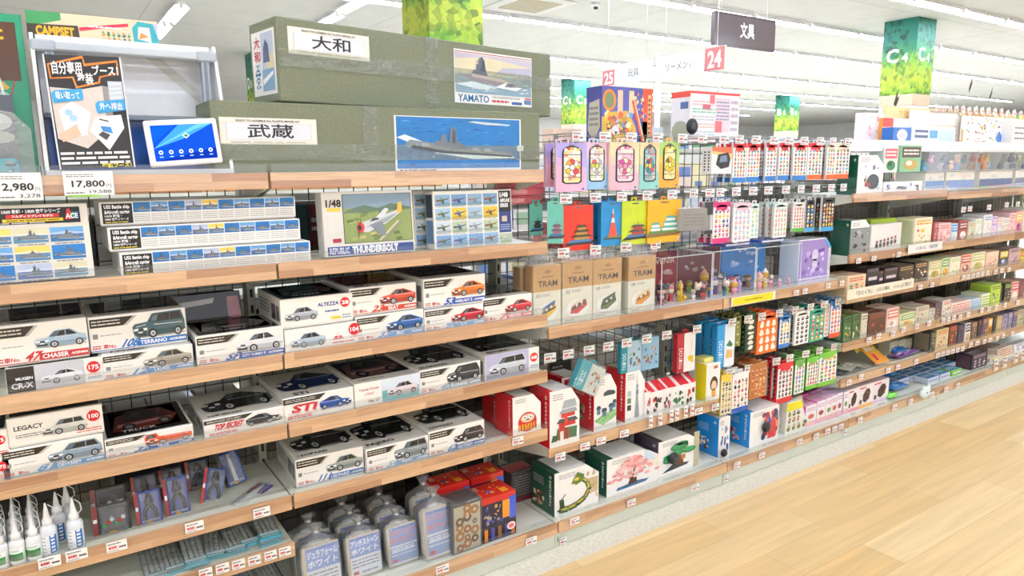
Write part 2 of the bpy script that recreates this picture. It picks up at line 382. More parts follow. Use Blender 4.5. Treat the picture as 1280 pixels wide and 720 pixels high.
for k in range(-2, 5):
    x0, x1 = k*.9, k*.9+.9
    g = G(); g.box(x0+.0005, x1-.0005, 0, .012, 0, .058, KICK, 'steel'); g.box(x0+.001, x1-.001, .012, .03, .0, .05, SH, 'steel', 0)
    P = front(g, x0, x1, 0, 0, .058); P.rect(.012, .3, .016, .62, '#333', 1)
    tag(g.build('kick_plate'), 'pale green steel kick plate at floor level, '+BAYN[k+2], 'kick plate', 'kick plates of the gondola')
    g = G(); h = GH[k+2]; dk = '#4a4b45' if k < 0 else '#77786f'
    nx = 18
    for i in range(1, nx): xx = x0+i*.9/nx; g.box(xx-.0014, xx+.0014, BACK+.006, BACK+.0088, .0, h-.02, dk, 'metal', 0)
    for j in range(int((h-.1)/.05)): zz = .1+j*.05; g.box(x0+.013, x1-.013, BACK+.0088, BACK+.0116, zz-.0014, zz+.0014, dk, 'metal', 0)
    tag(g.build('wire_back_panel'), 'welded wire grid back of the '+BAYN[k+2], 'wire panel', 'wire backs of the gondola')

LIPMAT = 'clear'
def shelf(k, zb, label, y=FY, depth=.31, bright=False, lip=.02, hb=.0425, name='wood_fronted_shelf', x0=None, x1=None):
    x0 = k*.9+.003 if x0 is None else x0; x1 = k*.9+.897 if x1 is None else x1
    t = thing(name, label, 'shelf', (x0, y, zb), 0, 'wood fronted shelves of the gondola'); w = x1-x0
    g = G(); g.box(0, w, .012, depth, .022, .035, SH, 'steel', 0); g.box(0, w, .012, .02, 0.002, .03, SH, 'steel', 0)
    g.build('shelf_board', t)
    g = G(); g.box(0, w, 0, .012, 0, hb, '#d8a77c', 'wood', .0015); g.build('wood_fascia', t)
    g = G(); g.box(0.003, w-.003, -.0025, -.0006, .004, hb+lip, '#fff', LIPMAT, 0); g.box(0.003, w-.003, -.005, .014, hb+lip, hb+lip+.002, '#fff', LIPMAT, 0); g.build('clear_guard', t)
    for xx in (0.002, w-.006):
        g = G(); P = [(.012, 0), (.012, .022), (depth, .022), (depth, -.055), (depth-.03, -.055)]
        g.add([(xx, a, b) for a, b in P]+[(xx+.004, a, b) for a, b in P], [(4, 3, 2, 1, 0), (5, 6, 7, 8, 9)]+[(i, (i+1) % 5, (i+1) % 5+5, i+5) for i in range(5)], SH, 'steel')
        g.build('bracket', t)
    return zb+.035
ZT = .035
Z_TOP, Z2, Z3, Z4, Z5, Z6 = 1.295, 1.056, .806, .607, .394, .252
names = ['top', 'second', 'third', 'fourth', 'fifth', 'sixth']
for k, bay in ((-2, 'leftmost bay'), (-1, 'second bay from the left')):
    for i, z in enumerate((Z_TOP, Z2, Z3, Z4, Z5, Z6)):
        if k == -1 and i == 5: continue
        shelf(k, z, '%s wood-fronted shelf of the model kit racks, %s' % (names[i], bay), .057 if i == 0 else FY, .29 if i == 0 else .31)
ZB = .06
def base(k, bay):
    return shelf(k, ZB, 'bottom deck shelf just above the kick plate, %s' % bay, -.02, .37, name='base_shelf')
BAYX = ['leftmost bay', 'second bay from the left', 'bay with the red block-kit boxes', 'bay with the hanging sticker packs', 'first bay of small cartons', 'second bay of small cartons', 'rightmost bay']
for k in range(-2, 5): base(k, BAYN[k+2])
Z_M, Z_N = .758, .324
shelf(0, Z_M, 'wood-fronted shelf under the tram kits'); shelf(1, Z_M, 'wood-fronted shelf under the clear figure cases')
shelf(0, Z_N, 'wood-fronted shelf under the red block-kit boxes')
S5 = [1.163, .87, .672, .432, .247]
for k in (2, 3, 4):
    for i, z in enumerate(S5):
        shelf(k, z if not (k > 2 and i == 0) else 1.148, '%s wood-fronted shelf down from the top, %s' % (nth(i), BAYN[k+2]))
# ================================================================== printed pictures
def art_car(p, col, kind='sedan', dark='#20242a', flip=False, top=False, fit=True):
    "three-quarter view of a car drawn into panel p"
    k = min(1, p.u.length/p.v.length/(1.75 if kind in ('van', 'suv') else 2.1)) if fit else 1
    p = p.sub(0, (1-k)*.4, 1, (1-k)*.4+k, 0)
    fx = (lambda a: 1-a) if flip else (lambda a: a)
    def po(pts, c, l=0): q = [(fx(a), b) for a, b in pts]; p.poly(q[::-1] if flip else q, c, l)
    lo = mixc(col, '#101418', .35); hi = mixc(col, '#ffffff', .45)
    p.ell(.5, .12, .5, .07, '#a9a9a6', 0)
    if kind == 'van': body = [(.02, .2), (.0, .42), (.06, .56), (.22, .62), (.34, .92), (.9, .95), (.99, .6), (1, .22), (.9, .12), (.1, .1)]; cab = [(.25, .6), (.36, .87), (.88, .9), (.95, .6)]
    elif kind == 'suv': body = [(.02, .2), (.0, .5), (.05, .6), (.28, .64), (.38, .93), (.93, .97), (.99, .6), (1, .25), (.9, .14), (.1, .12)]; cab = [(.31, .63), (.4, .89), (.9, .92), (.96, .63)]
    elif kind == 'coupe': body = [(.02, .18), (.0, .34), (.06, .46), (.3, .55), (.45, .8), (.66, .82), (.9, .62), (1, .52), (.99, .22), (.9, .12), (.1, .08)]; cab = [(.33, .55), (.46, .77), (.65, .78), (.84, .6)]
    elif kind == 'wagon': body = [(.02, .2), (.0, .38), (.06, .5), (.28, .56), (.4, .84), (.88, .86), (.98, .56), (1, .25), (.9, .12), (.1, .1)]; cab = [(.31, .56), (.42, .8), (.86, .82), (.93, .57)]
    elif kind == 'truck': body = [(.02, .2), (.0, .6), (.05, .85), (.25, .88), (.3, .6), (.98, .56), (1, .3), (.95, .16), (.1, .12)]; cab = [(.04, .55), (.07, .8), (.23, .82), (.24, .56)]
    else: body = [(.02, .2), (.0, .38), (.06, .5), (.26, .56), (.38, .84), (.7, .87), (.86, .6), (.98, .54), (1, .25), (.9, .13), (.1, .1)]; cab = [(.29, .56), (.4, .8), (.68, .83), (.82, .59)]
    po(body, col, 1); po([(.02, .2), (.01, .32), (.98, .34), (1, .25), (.9, .13), (.1, .1)], lo, 2)
    po(cab, dark, 2); po([(cab[0][0]+.03, cab[0][1]+.02), (cab[1][0], cab[1][1]-.02), (cab[1][0]+.1, cab[1][1]-.02), (cab[0][0]+.14, cab[0][1]+.02)], '#5d6d78', 3)
    m = (cab[1][0]+cab[2][0])/2+.05; po([(m, cab[0][1]), (m+.015, cab[0][1]), (m+.015, cab[1][1]), (m, cab[1][1])], col, 3)
    po([(.06, .47), (.26, .53), (.24, .56), (.08, .51)], hi, 3); po([(.4, .5), (.95, .49), (.95, .52), (.4, .535)], hi, 3)
    po([(.02, .34), (.1, .34), (.11, .43), (.02, .41)], '#f4f6f4', 3); po([(.2, .33), (.27, .34), (.27, .42), (.2, .42)], '#f4f6f4', 3)
    po([(.1, .33), (.2, .33), (.2, .4), (.1, .4)], '#2a2c30', 3); po([(.04, .16), (.24, .15), (.25, .25), (.04, .25)], '#3a3d42', 3); po([(.1, .25), (.18, .25), (.18, .3), (.1, .3)], '#f0f0ec', 4)
    for a, r in ((.37, .085), (.85, .075)): p.ell(fx(a), .2, r, .17, '#17181a', 3); p.ell(fx(a), .2, r*.62, .105, '#b9bcc0', 4); p.ell(fx(a), .2, r*.2, .035, '#333', 5)
def art_cartop(p, col, seed=0):
    "dark glossy lid picture with a big car"
    rr = random.Random(seed); p.rect(0, 0, 1, 1, '#14161a', 0)
    p.poly([(.0, .05), (.1, .75), (.35, .95), (.8, .9), (1, .45), (.85, .1), (.3, 0)], mixc(col, '#14161a', .45), 1)
    p.poly([(.16, .45), (.3, .85), (.7, .82), (.78, .48)], '#2a2f36', 2); p.poly([(.25, .6), (.35, .82), (.5, .82), (.42, .58)], '#56616b', 3)
    p.poly([(.08, .2), (.9, .3), (.9, .4), (.1, .34)], mixc(col, '#ffffff', .15), 2)
    p.ell(.25, .18, .1, .16, '#08090a', 3); p.ell(.78, .22, .1, .16, '#08090a', 3); p.ell(.25, .18, .06, .09, '#777', 4); p.ell(.78, .22, .06, .09, '#777', 4)
    p.line(.1, .9, .6, .97, .003, '#6b6f75', 2)
def art_ship(p, style=0, seed=0):
    rr = random.Random(seed)
    sky, sea = [('#2b8fd0', '#1f78c0'), ('#d9d3ae', '#5f93b4'), ('#6aa7d8', '#2f6fae'), ('#f2d060', '#4a86b8'), ('#b9c4dd', '#5a76b0')][style % 5]
    p.rect(0, 0, 1, 1, sea, 0)
    if style % 5: p.rect(0, .5, 1, 1, sky, 1); p.poly([(.0, .62), (.5, .72), (1, .6), (1, .5), (0, .5)], mixc(sky, '#fff', .4), 1.2)
    for i in range(14):
        x, y, w = rr.uniform(0, .8), rr.uniform(.03, .46 if style % 5 else .95), rr.uniform(.06, .2)
        p.poly([(x, y), (x+w, y+.01), (x+w*.6, y+.03)], mixc(sea, '#ffffff', rr.uniform(.1, .45)) if i % 2 else mixc(sea, '#08284a', .3), 2)
    p.poly([(.03, .3), (.3, .2), (.97, .16), (.99, .22), (.5, .3)], '#e9f1f5', 3)
    p.poly([(.06, .36), (.12, .26), (.9, .2), (.97, .3), (.6, .36), (.1, .42)], '#7d858c', 4); p.poly([(.1, .3), (.13, .25), (.9, .2), (.93, .24)], '#4e565e', 5)
    h = rr.uniform(.62, .85)
    p.poly([(.3, .38), (.34, .46), (.4, .47), (.42, .56), (.45, .56), (.455, h-.06), (.47, h), (.52, h), (.535, h-.08), (.54, .56), (.575, .55), (.58, h-.14), (.625, h-.14), (.64, .5), (.7, .46), (.74, .35)], '#6b737a', 5); p.poly([(.47, .5), (.475, h-.04), (.5, h+.03), (.515, .5)], '#545c64', 6)
    p.line(.49, h, .49, h+.13, .0008, '#4a525a', 6); p.line(.455, h-.03, .545, h-.02, .0008, '#4a525a', 6); p.line(.69, .45, .68, .62, .0006, '#4a525a', 6); p.poly([(.4, .4), (.66, .38), (.66, .42), (.4, .45)], '#9aa2a8', 6)
    for a in (.22, .3, .74): p.poly([(a, .37), (a+.01, .43), (a+.07, .43), (a+.08, .35)], '#8b9399', 6); p.line(a-.05, .41, a+.03, .405, .001, '#3f464d', 6)
def art_plane(p, seed=0):
    rr = random.Random(seed); c = ['#8fb9da', '#b8c9a6', '#e8c33c', '#7aa6d2', '#cfd9e2', '#9fc0d8'][seed % 6]
    p.rect(0, 0, 1, 1, c, 0); p.poly([(0, 0), (1, 0), (1, .25), (.5, .35), (0, .2)], mixc(c, '#3f5a3a', .4), 1)
    b = ['#5a6a4a', '#8d949a', '#c9ced2', '#3f5a8a', '#7a5a3a'][seed % 5]
    p.poly([(.1, .45), (.18, .38), (.8, .56), (.95, .72), (.88, .72), (.75, .64), (.2, .56)], b, 2); p.poly([(.35, .48), (.5, .2), (.6, .2), (.58, .54)], mixc(b, '#000', .25), 3); p.poly([(.4, .56), (.3, .78), (.38, .8), (.58, .6)], mixc(b, '#fff', .2), 3)
    p.ell(.13, .48, .05, .1, ['#c23', '#333', '#e8b020'][seed % 3], 3)
CARDPAL = ['#d23b3b', '#2f73c4', '#e9b52b', '#3f9a52', '#8a54b0', '#e57da3', '#222', '#7a4a2a', '#e97a2b', '#5bb6d6']
def icons(p, nx, ny, pal=None, seed=0, back=None, fill=.43, ring=None):
    "a sheet of small round-edged motifs"
    rr = random.Random(seed); pal = pal or CARDPAL
    if back: p.rect(0, 0, 1, 1, back, 0)
    for j in range(ny):
        for i in range(nx):
            a, b = (i+.5)/nx, (j+.5)/ny; ra, rb = fill/nx, fill/ny; c = rr.choice(pal); t = rr.random()
            if ring: p.ell(a, b, ra*1.25, rb*1.25, ring, 0.5, 10)
            p.ell(a, b-rb*.3, ra*rr.uniform(.6, .95), rb*.7, c, 1, 8); p.ell(a+rr.uniform(-.2, .2)*ra, b+rb*.45, ra*.6, rb*.55, rr.choice(pal) if t > .4 else mixc(c, '#fff', .35), 2, 8)
            if t > .5: p.ell(a-ra*.2, b+rb*.1, ra*.25, rb*.2, '#fff', 3, 6)
def collage(p, n, pal, seed=0, back=None, l=1, rm=1.0):
    rr = random.Random(seed)
    if back: p.rect(0, 0, 1, 1, back, 0)
    for i in range(n):
        a, b = rr.uniform(.1, .9), rr.uniform(.08, .92); r = rr.uniform(.03, .1)*rm; k = rr.choice((4, 5, 6, 8)); t = rr.uniform(0, 6); c = rr.choice(pal)
        pts = []
        for q in range(k): pts.append((min(1, max(0, a+r*math.cos(t+2*PI*q/k)*rr.uniform(.7, 1.3))), min(1, max(0, b+r*math.sin(t+2*PI*q/k)*rr.uniform(.7, 1.3)))))
        p.poly(pts, c, l+i*.1)
def red_no(p, a, b, r, txt):
    k = p.u.length/p.v.length; p.ell(a, b, r, r*k, '#d8202a', 2, 18); p.text(txt, a-r*.72, b-r*k*.42, a+r*.75, b+r*k*.38, '#fff', .03, 3)

# ---- positions on the shelf from where things sit in the photo
def slot(pl, pr, pt, z, Y):
    x0 = XP(pl, Y, z); x1 = XP(pr, Y, z); return x0, x1-x0, ZP(pt, x1, Y)-z
# ================================================================== model kit boxes
def kit_box(label, pl, pr, pt, z, Y, d, num, title, car, kind='sedan', strip='#2a6db3', style='a', topcol='#333a44', rot=0, h=None, group=None, flip=False, jp='', lidtxt='', cov=False, lid=None):
    x0, w, hh = slot(pl, pr, pt, z, Y); h = h or hh
    t = thing('model_kit_box', label, 'model kit', (x0, Y, z), rot, group)
    cream = '#f3f0e8'
    g = G(); g.box(.0012, w-.0012, .0012, d-.0012, 0, h*.5, '#e4e1d8', 'card'); g.build('tray', t)
    g = G(); g.box(0, w, 0, d, .004, h, cream, 'gloss', .0015)
    F = front(g, .001, w-.001, 0, .004, h, mat='gloss')
    if style == 'a':
        F.poly([(.01, .68), (.34, .68), (.45, .93), (.01, .93)], '#26221f', 1); F.poly([(.34, .68), (.38, .68), (.49, .93), (.45, .93)], '#b9b4aa', 1)
        F.bars(.025, .72, .31, .9, 2, '#d8d2c6', len(title), .38, 2)
        F.rect(0, 0, .45, .02, strip, 1); F.poly([(.46, .02), (.475, .2), (1, .2), (1, .02)], strip, 1)
        F.text(num, .3, .03, .46, .27, strip, .035, 2, slant=.25); 
        F.text('車No.', .1, .05, .28, .18, '#c8323a' if strip != '#c22f33' else '#c22f33', .02, 2, True)
        F.bars(.02, .05, .1, .18, 2, '#c8323a', 3, .5, 2)
        F.text(title, .5, .045, .78, .18, '#fff', .025, 2, True); F.text('AOSHIMA', .8, .05, .985, .17, '#fff', .035, 2, True, slant=.15)
        F.rect(.03, .36, .08, .5, '#888', 1); F.bars(.1, .38, .32, .5, 1, '#b9b9b4', 4, .3)
        art_car(F.sub(.43, .19, .99, .99, 2), car, kind, flip=flip)
    elif style == 'f':
        F.text(title, .5, .55, .8, .82, strip, .03, 2, True); red_no(F, .89, .68, .07, num); F.bars(.6, .36, .8, .48, 1, '#3a64a8', 5, .5, 2); F.rect(.68, .1, .82, .2, '#e6cf3a', 1); F.bars(.84, .08, .97, .26, 2, '#8aa3c4', 6, .5)
        art_car(F.sub(.04, .06, .5, .92, 1), car, kind)
    elif style == 'm':
        F.rect(0, 0, 1, 1, '#c9c9d2', 0.5); F.rect(0, 0, .28, 1, '#17171b', 1); F.text('MUGEN', .09, .46, .26, .62, '#fff', .03, 2, True); F.text(title, .04, .12, .26, .4, '#fff', .03, 2, True)
        F.rect(.8, 0, 1, 1, cream, 1); red_no(F, .9, .62, .075, num); F.bars(.83, .12, .98, .24, 2, '#4a70b0', 2, .5, 2); art_car(F.sub(.33, .1, .78, .9, 1), car, kind)
    elif style == 'l':
        F.text(title, .06, .5, .36, .72, '#2a2c2e', .02, 2, True); F.bars(.07, .25, .34, .4, 2, '#77797c', 8, .4); red_no(F, .9, .62, .075, num); F.bars(.7, .06, .98, .22, 2, '#c44', 4, .4)
        art_car(F.sub(.33, .06, .83, .94, 1), car, kind)
    elif style == 's':
        F.text(title, .1, .3, .45, .66, '#c8283a', .05, 2, slant=.1); F.poly([(.0, .72), (.5, .72), (.6, .96), (.0, .96)], '#2a2622', 1); F.bars(.03, .77, .45, .92, 2, '#d8d2c6', 3, .35, 2); F.bars(.05, .04, .4, .2, 2, '#c8323a', 9, .5, 2); art_car(F.sub(.5, .14, .97, .95, 1), car, kind, flip=True)
    elif style == 'p':
        F.rect(0, 0, 1, 1, '#d9e4ee', .5); F.rect(0, 0, .4, 1, cream, 1); F.text(title, .06, .6, .36, .78, '#c03a44', .02, 2, True); F.text('STREET', .12, .44, .32, .54, '#d06a70', .01, 2, True); F.text('No.17', .2, .08, .36, .24, '#333', .03, 2, True); F.rect(.41, .02, .99, .5, '#6fb0b4', 1); art_car(F.sub(.48, .1, .97, .95, 2), car, kind)
    elif style == 'v':
        F.rect(0, 0, 1, 1, '#b9b6d6', .5); F.rect(.8, 0, 1, 1, cream, 1); red_no(F, .9, .6, .075, num); F.bars(.83, .14, .98, .3, 2, '#4a70b0', 2, .5, 2); F.poly([(.02, .05), (.7, .05), (.78, .2), (.02, .2)], '#8c96a4', 1); art_car(F.sub(.05, .1, .76, .92, 2), car, kind)
    elif style == 't':
        F.rect(0, .0, 1, 1, '#f6f4ee', .5); F.poly([(.6, .25), (.68, .6), (.76, .25)], '#d83a4a', 1); F.poly([(.64, .42), (.68, .58), (.72, .42)], '#f6f4ee', 2); F.text('JUNCTION PRODUCE' if 0 else 'JP', .65, .3, .71, .4, '#fff', .02, 3, True); red_no(F, .9, .64, .08, num); F.bars(.6, .05, .9, .18, 1, '#c44', 3, .4); art_car(F.sub(.06, .06, .52, .9, 1), car, kind)
    if d > .06:
        T = topf(g, .001, w-.001, .001, d-.001, h, mat='gloss')
        if lid == 'light': T.rect(.0, .0, 1, 1, '#f3f0e8', 0); art_car(T.sub(.06, .17, .97, 1.0, 1), topcol, kind, fit=False); T.text(lidtxt or title, .06, .04, .5, .14, '#3a3a3a', .02, 3, True)
        elif style in ('a', 's', 'p', 'v') and not cov: art_cartop(T.sub(.06, .2, .97, .97), topcol, len(label)); T.text(lidtxt or title, .1, .05, .5, .15, '#3a3a3a', .02, 1, True)
        else: T.rect(.03, .04, .97, .96, '#15171b', 1); art_cartop(T.sub(.1, .15, .9, .9), topcol, len(label)); T.text(lidtxt or title, .2, .08, .6, .2, '#ddd', .02, 8, True)
        S = leftf(g, 0, .001, d-.001, .004, h, mat='gloss'); S.bars(.1, .3, .55, .8, 4, '#8a8880', 3, .4); S.rect(.62, .2, .8, .75, '#55575c', 1); S.rect(.83, .2, .95, .75, '#77797e', 1)
    g.build('lid', t); return t

z = Z3+ZT+.001; Y = .062
GK = 'car model kits on the third shelf'
# lower of each stack first, then the one on it
hh = .052
kit_box('white sports coupe kit box lying under the red-striped sedan kit', 10, 131, 441, z, Y, .2, '175', 'CR-X', '#e9e9ee', 'coupe', '#c22f33', 'm', h=.062, group=GK)
kit_box('sedan model kit box with a red stripe, upper box at left edge', -8, 113, 420, z+.0635, Y+.015, .24, '47', 'CHASER', '#a9c3d6', 'sedan', '#c22f33', 'a', '#6a5a58', h=.096, group=GK)
kit_box('gold sedan kit box lying under the green off-roader kit', 130, 243, 430, z, Y, .22, '12', 'LAUREL', '#a79f8f', 'sedan', '#5b8fc8', 'a', h=.064, group=GK)
kit_box('off-roader kit box with dark green vehicle on a blue stripe', 114, 235, 405, z+.0655, Y+.025, .22, '108', 'TERRANO', '#3f5f66', 'suv', '#2a6db3', 'a', '#4a4438', h=.09, group=GK)
kit_box('racing sedan kit box with red and white cars above blue stripe', 247, 356, 407, z, Y, .2, 'SP', 'CITY TURBO R', '#e8e8ea', 'sedan', '#2a55a8', 'a', '#777', group=GK, cov=True)
kit_box('pale blue sedan kit box at the bottom of its stack', 357, 453, 403, z, Y, .22, '104', 'JP', '#b9cbd8', 'sedan', '#c22f33', 't', h=.066, group=GK)
kit_box('silver sedan kit box with blue name and red number dot', 352, 442, 378, z+.0675, Y+.005, .24, '28', 'ALTEZZA', '#b5bcc6', 'sedan', '#2b3f96', 'f', h=.083, group=GK)
kit_box('blue sports car kit box under the red hatchback kit', 446, 530, 385, z, Y, .22, '33', 'BRZ', '#2262a8', 'coupe', '#7aa9dd', 'a', h=.076, group=GK)
kit_box('red hatchback kit box on the blue sports car kit', 438, 521, 355, z+.0775, Y+.01, .25, '23', 'BEAT', '#d04a34', 'coupe', '#c8432f', 'a', '#5a2420', h=.083, group=GK)
kit_box('red sports car kit box under the orange coupe kit', 531, 606, 374, z, Y, .22, '9', 'C R', '#c9283c', 'coupe', '#8fb2dc', 'a', h=.07, group=GK)
kit_box('orange coupe kit box on top of its stack by the tram kits', 530, 607, 345, z+.0715, Y+.005, .26, '53', 'FAIRLADY Z', '#ef7a22', 'coupe', '#2a57ae', 'a', '#503028', h=.094, group=GK)
kit_box('small red coupe kit box at the right end, single height', 604, 665, 366, z, Y, .22, '7', 'VERTEX', '#d02c3c', 'coupe', '#e07a80', 'a', group=GK)
t = thing('model_kit_box', 'black box with a white band leaning against the back wire', 'model kit', (-1.2, .3, z), (-.15, 0, 0))
g = G(); g.box(0, .26, 0, .03, 0, .15, '#17181a', 'gloss'); F = front(g, 0, .26, 0, 0, .15, mat='gloss'); F.poly([(.0, .7), (.7, .8), (.72, .9), (0, .82)], '#e9e9e6', 1); F.poly([(.85, .5), (1, .4), (.97, .9), (.85, .9)], '#d88a96', 1); g.build('lid', t)
g = G(); g.box(.002, .258, .03, .034, .002, .148, '#ddd', 'card'); g.build('tray', t)

z = Z4+ZT+.001; GK = 'car model kits on the fourth shelf'
kit_box('kit box end with red number dot, lower of two at left edge', -92, 15, 566, z, Y, .22, '175', 'CIVIC', '#e9e9ee', 'coupe', '#3a60a8', 'l', h=.055, group=GK)
kit_box('kit box end with red number dot, upper of two at left edge', -96, 13, 527, z+.0565, Y, .22, '175', 'CIVIC', '#e9e9ee', 'coupe', '#3a60a8', 'l', h=.066, group=GK)
kit_box('blue-grey wagon kit box lying under the white sedan kit', 5, 132, 546, z, Y, .22, '81', 'ODYSSEY', '#93a5b3', 'wagon', '#5b9fd0', 'a', h=.07, group=GK)
kit_box('white sedan kit box with red number dot on the wagon kit', 12, 131, 503, z+.0715, Y+.003, .23, '100', 'LEGACY', '#d9dad6', 'wagon', '#333', 'l', '#57544e', h=.072, group=GK, cov=True)
kit_box('kit box with orange truck and dark road picture lid', 133, 243, 530, z, Y, .24, '32', 'TRUCK', '#d8552a', 'truck', '#2a6db3', 'a', '#8a2f24', group=GK, cov=True)
kit_box('cream kit box with black racing coupe on lid and end', 256, 357, 507, z, Y, .24, '91', 'TOP SECRET', '#2d3136', 'coupe', '#b33', 's', '#101214', group=GK, lidtxt='TOP SECRET', lid='light')
kit_box('cream kit box with red script and blue coupe', 355, 443, 483, z, Y, .26, '', 'STi', '#2152a6', 'coupe', '#b33', 's', '#1c3a78', group=GK, lidtxt='STi', lid='light')
kit_box('pale blue kit box with red and white patrol sedan', 444, 525, 466, z, Y, .26, '17', 'Toyota Crown', '#e7d9dc', 'sedan', '#2a6db3', 'p', '#a06a66', group=GK)
kit_box('cream kit box with black van between patrol car and minivan kits', 525, 601, 450, z, Y, .27, '40', 'ELGRAND', '#3a3b44', 'van', '#9ab0c8', 'a', '#2c2c34', group=GK, lid='light')
kit_box('lavender kit box with silver minivan, right end of fourth shelf', 607, 674, 433, z, Y, .27, '68', 'ESTIMA', '#c9d2da', 'van', '#3a60a8', 'v', '#2f3440', group=GK)

z = Z5+ZT+.001; GK = 'car model kits on the fifth shelf'
kit_box('cream kit box with silver sedan standing over a blue stripe', 371, 454, 556, z, .085, .25, '111', 'LEOPARD', '#9ba39a', 'sedan', '#2a6db3', 'a', '#2c2f33', group=GK, rot=-.05, lidtxt='LEOPARD', lid='light')
kit_box('cream kit box with large dark off-roader on its lid', 459, 536, 544, z, Y, .29, '54', 'PAJERO', '#8b9496', 'suv', '#7fa8d0', 'a', '#1b1c1e', group=GK, lidtxt='PAJERO', lid='light')
kit_box('cream kit box with plum minivan, right end of fifth shelf', 537, 606, 524, z, Y, .28, '62', 'ODYSSEY', '#3f3038', 'wagon', '#3f72b4', 'a', '#17181a', group=GK, lid='light')

# ------------------------------------------------------------------ second shelf: ships and planes
z = Z2+ZT+.001
x1 = XP(119, .075, z); w = .36; h = ZP(253, x1, .088)-z-.008
t = thing('ship_kit_box', 'upright box covered in rows of warship pictures at left edge', 'model kit', (x1-w, .066, z+.008), (-.09, 0, 0))
g = G(); g.box(0, w, 0, .075, 0, h, '#e9e4d8', 'card'); F = front(g, 0, w, 0, 0, h)
F.rect(.0, .745, .955, .955, '#121212', 1); F.text('1/600 戦艦・1/800 空母シリーズ', .54, .885, .85, .94, '#fff', .03, 2); F.rect(.56, .825, .84, .875, '#d8262a', 2); F.text('フルディスプレイモデル', .59, .832, .81, .868, '#fff', .03, 3); F.rect(.54, .775, .86, .815, '#f0d020', 2); F.bars(.56, .783, .84, .807, 1, '#6a5a10', 2, .6, 3); F.bars(.4, .752, .76, .77, 1, '#ddd', 2, .6, 2)
F.poly([(.87, .79), (.885, .93), (.9, .93), (.91, .79)], '#d8262a', 2); F.rect(.905, .81, .925, .89, '#2a9a4a', 2); F.rect(.925, .81, .945, .89, '#2a5ab8', 2); F.text('ACE', .875, .8, .943, .87, '#fff', .03, 4)
for r in range(3):
    for c in range(5):
        a = .0+c*.195; b = .5-r*.235; Q = F.sub(a, b, a+.183, b+.19, 2); art_ship(Q, [3, 0, 4, 1, 2][(r*2+c) % 5] if (r, c) != (0, 2) else 3, r*7+c); F.bars(a+.02, b-.04, a+.17, b-.01, 1, '#888', r+c, .5)
g.build('lid', t); g = G(); g.box(.003, w-.003, .075, .081, .003, h-.003, '#cfcabd', 'card'); g.build('tray', t)
def ship_flat(label, pl, pr, pt, z, Y, d, seed):
    x0, w, h = slot(pl, pr, pt, z, Y); h = .059
    t = thing('ship_kit_box', label, 'model kit', (x0, Y, z), 0, 'long battleship kit boxes in a stack')
    g = G(); g.box(0, w, 0, d, .003, h, '#f2efe8', 'card'); F = front(g, 0, w, 0, .003, h)
    F.rect(.012, .06, .15, .92, '#17150f', 1); F.text('USS Battle ship', .022, .66, .138, .86, '#fff', .03, 2); F.text('&Aircraft carrier', .022, .48, .138, .64, '#fff', .03, 2); F.text('1/600 戦艦・', .022, .33, .1, .45, '#fff', .02, 2); F.text('1/800 空母シリーズ', .022, .19, .13, .31, '#fff', .02, 2); F.bars(.022, .08, .13, .16, 1, '#e6d030', seed, .5, 2)
    for i in range(10):
        a = .155+i*.084; art_ship(F.sub(a, .52, a+.08, .95, 1), [0, 2, 0, 4, 3, 0, 2, 0, 2, 0][i], i); F.bars(a, .1, a+.075, .46, 4, '#b5b5b0', i+seed, .35)
    g.build('lid', t); g = G(); g.box(.002, w-.002, .002, d-.002, 0, .03, '#dcd8cd', 'card'); g.build('tray', t)
ship_flat('long battleship kit box, bottom of the stack of three', 152, 389, 318, z, .056, .24, 1)
ship_flat('long battleship kit box in the middle of the stack', 137, 376, 285, z+.0605, .08, .22, 2)
ship_flat('long battleship kit box on top of the stack of three', 126, 370, 257, z+.121, .105, .19, 3)
# fighter kit
x0, w, h = slot(407, 518, 245, z, .075)
t = thing('aircraft_kit_box', 'upright kit box with a silver fighter plane over fields', 'model kit', (x0, .075, z+.006), (-.07, 0, -.03))
h = .184; g = G(); g.box(0, w, 0, .06, 0, h, '#dedbd3', 'card'); F = front(g, 0, w, 0, 0, h)
F.text('1/48', .04, .76, .2, .88, '#111', .03, 2); F.rect(.05, .7, .19, .75, '#e6c63a', 1); F.rect(.09, .22, .18, .28, '#a02a30', 1); F.rect(.03, .02, .98, .155, '#27478a', 1); F.text('REPUBLIC', .05, .04, .26, .14, '#e6ecf4', .02, 2); F.text('THUNDERBOLT', .29, .03, .8, .15, '#fff', .05, 2)
Q = F.sub(.22, .2, .97, .95, 1); Q.rect(-.01, -.01, 1.01, 1.01, '#2f3026', 0); Q.rect(0, 0, 1, 1, '#8a9a5a', 1); Q.rect(0, .72, 1, 1, '#7f97a8', 1.5)
rr = random.Random(4)
for i in range(26): a, b = rr.uniform(0, .9), rr.uniform(.0, .66); Q.poly([(a, b), (a+.1, b+.02), (a+.08, b+.08), (a-.0, b+.06)], rr.choice(['#6d8046', '#a3a860', '#59703e', '#b9b070', '#4c5f3a']), 2+i*.05)
Q.poly([(.05, .68), (.3, .78), (.5, .7), (.7, .8), (1, .7), (1, .66), (0, .62)], '#5d7460', 3.5); Q.line(.5, .02, .8, .42, .006, '#c9c2ac', 4); Q.line(.56, .0, .86, .4, .005, '#8a8474', 4)
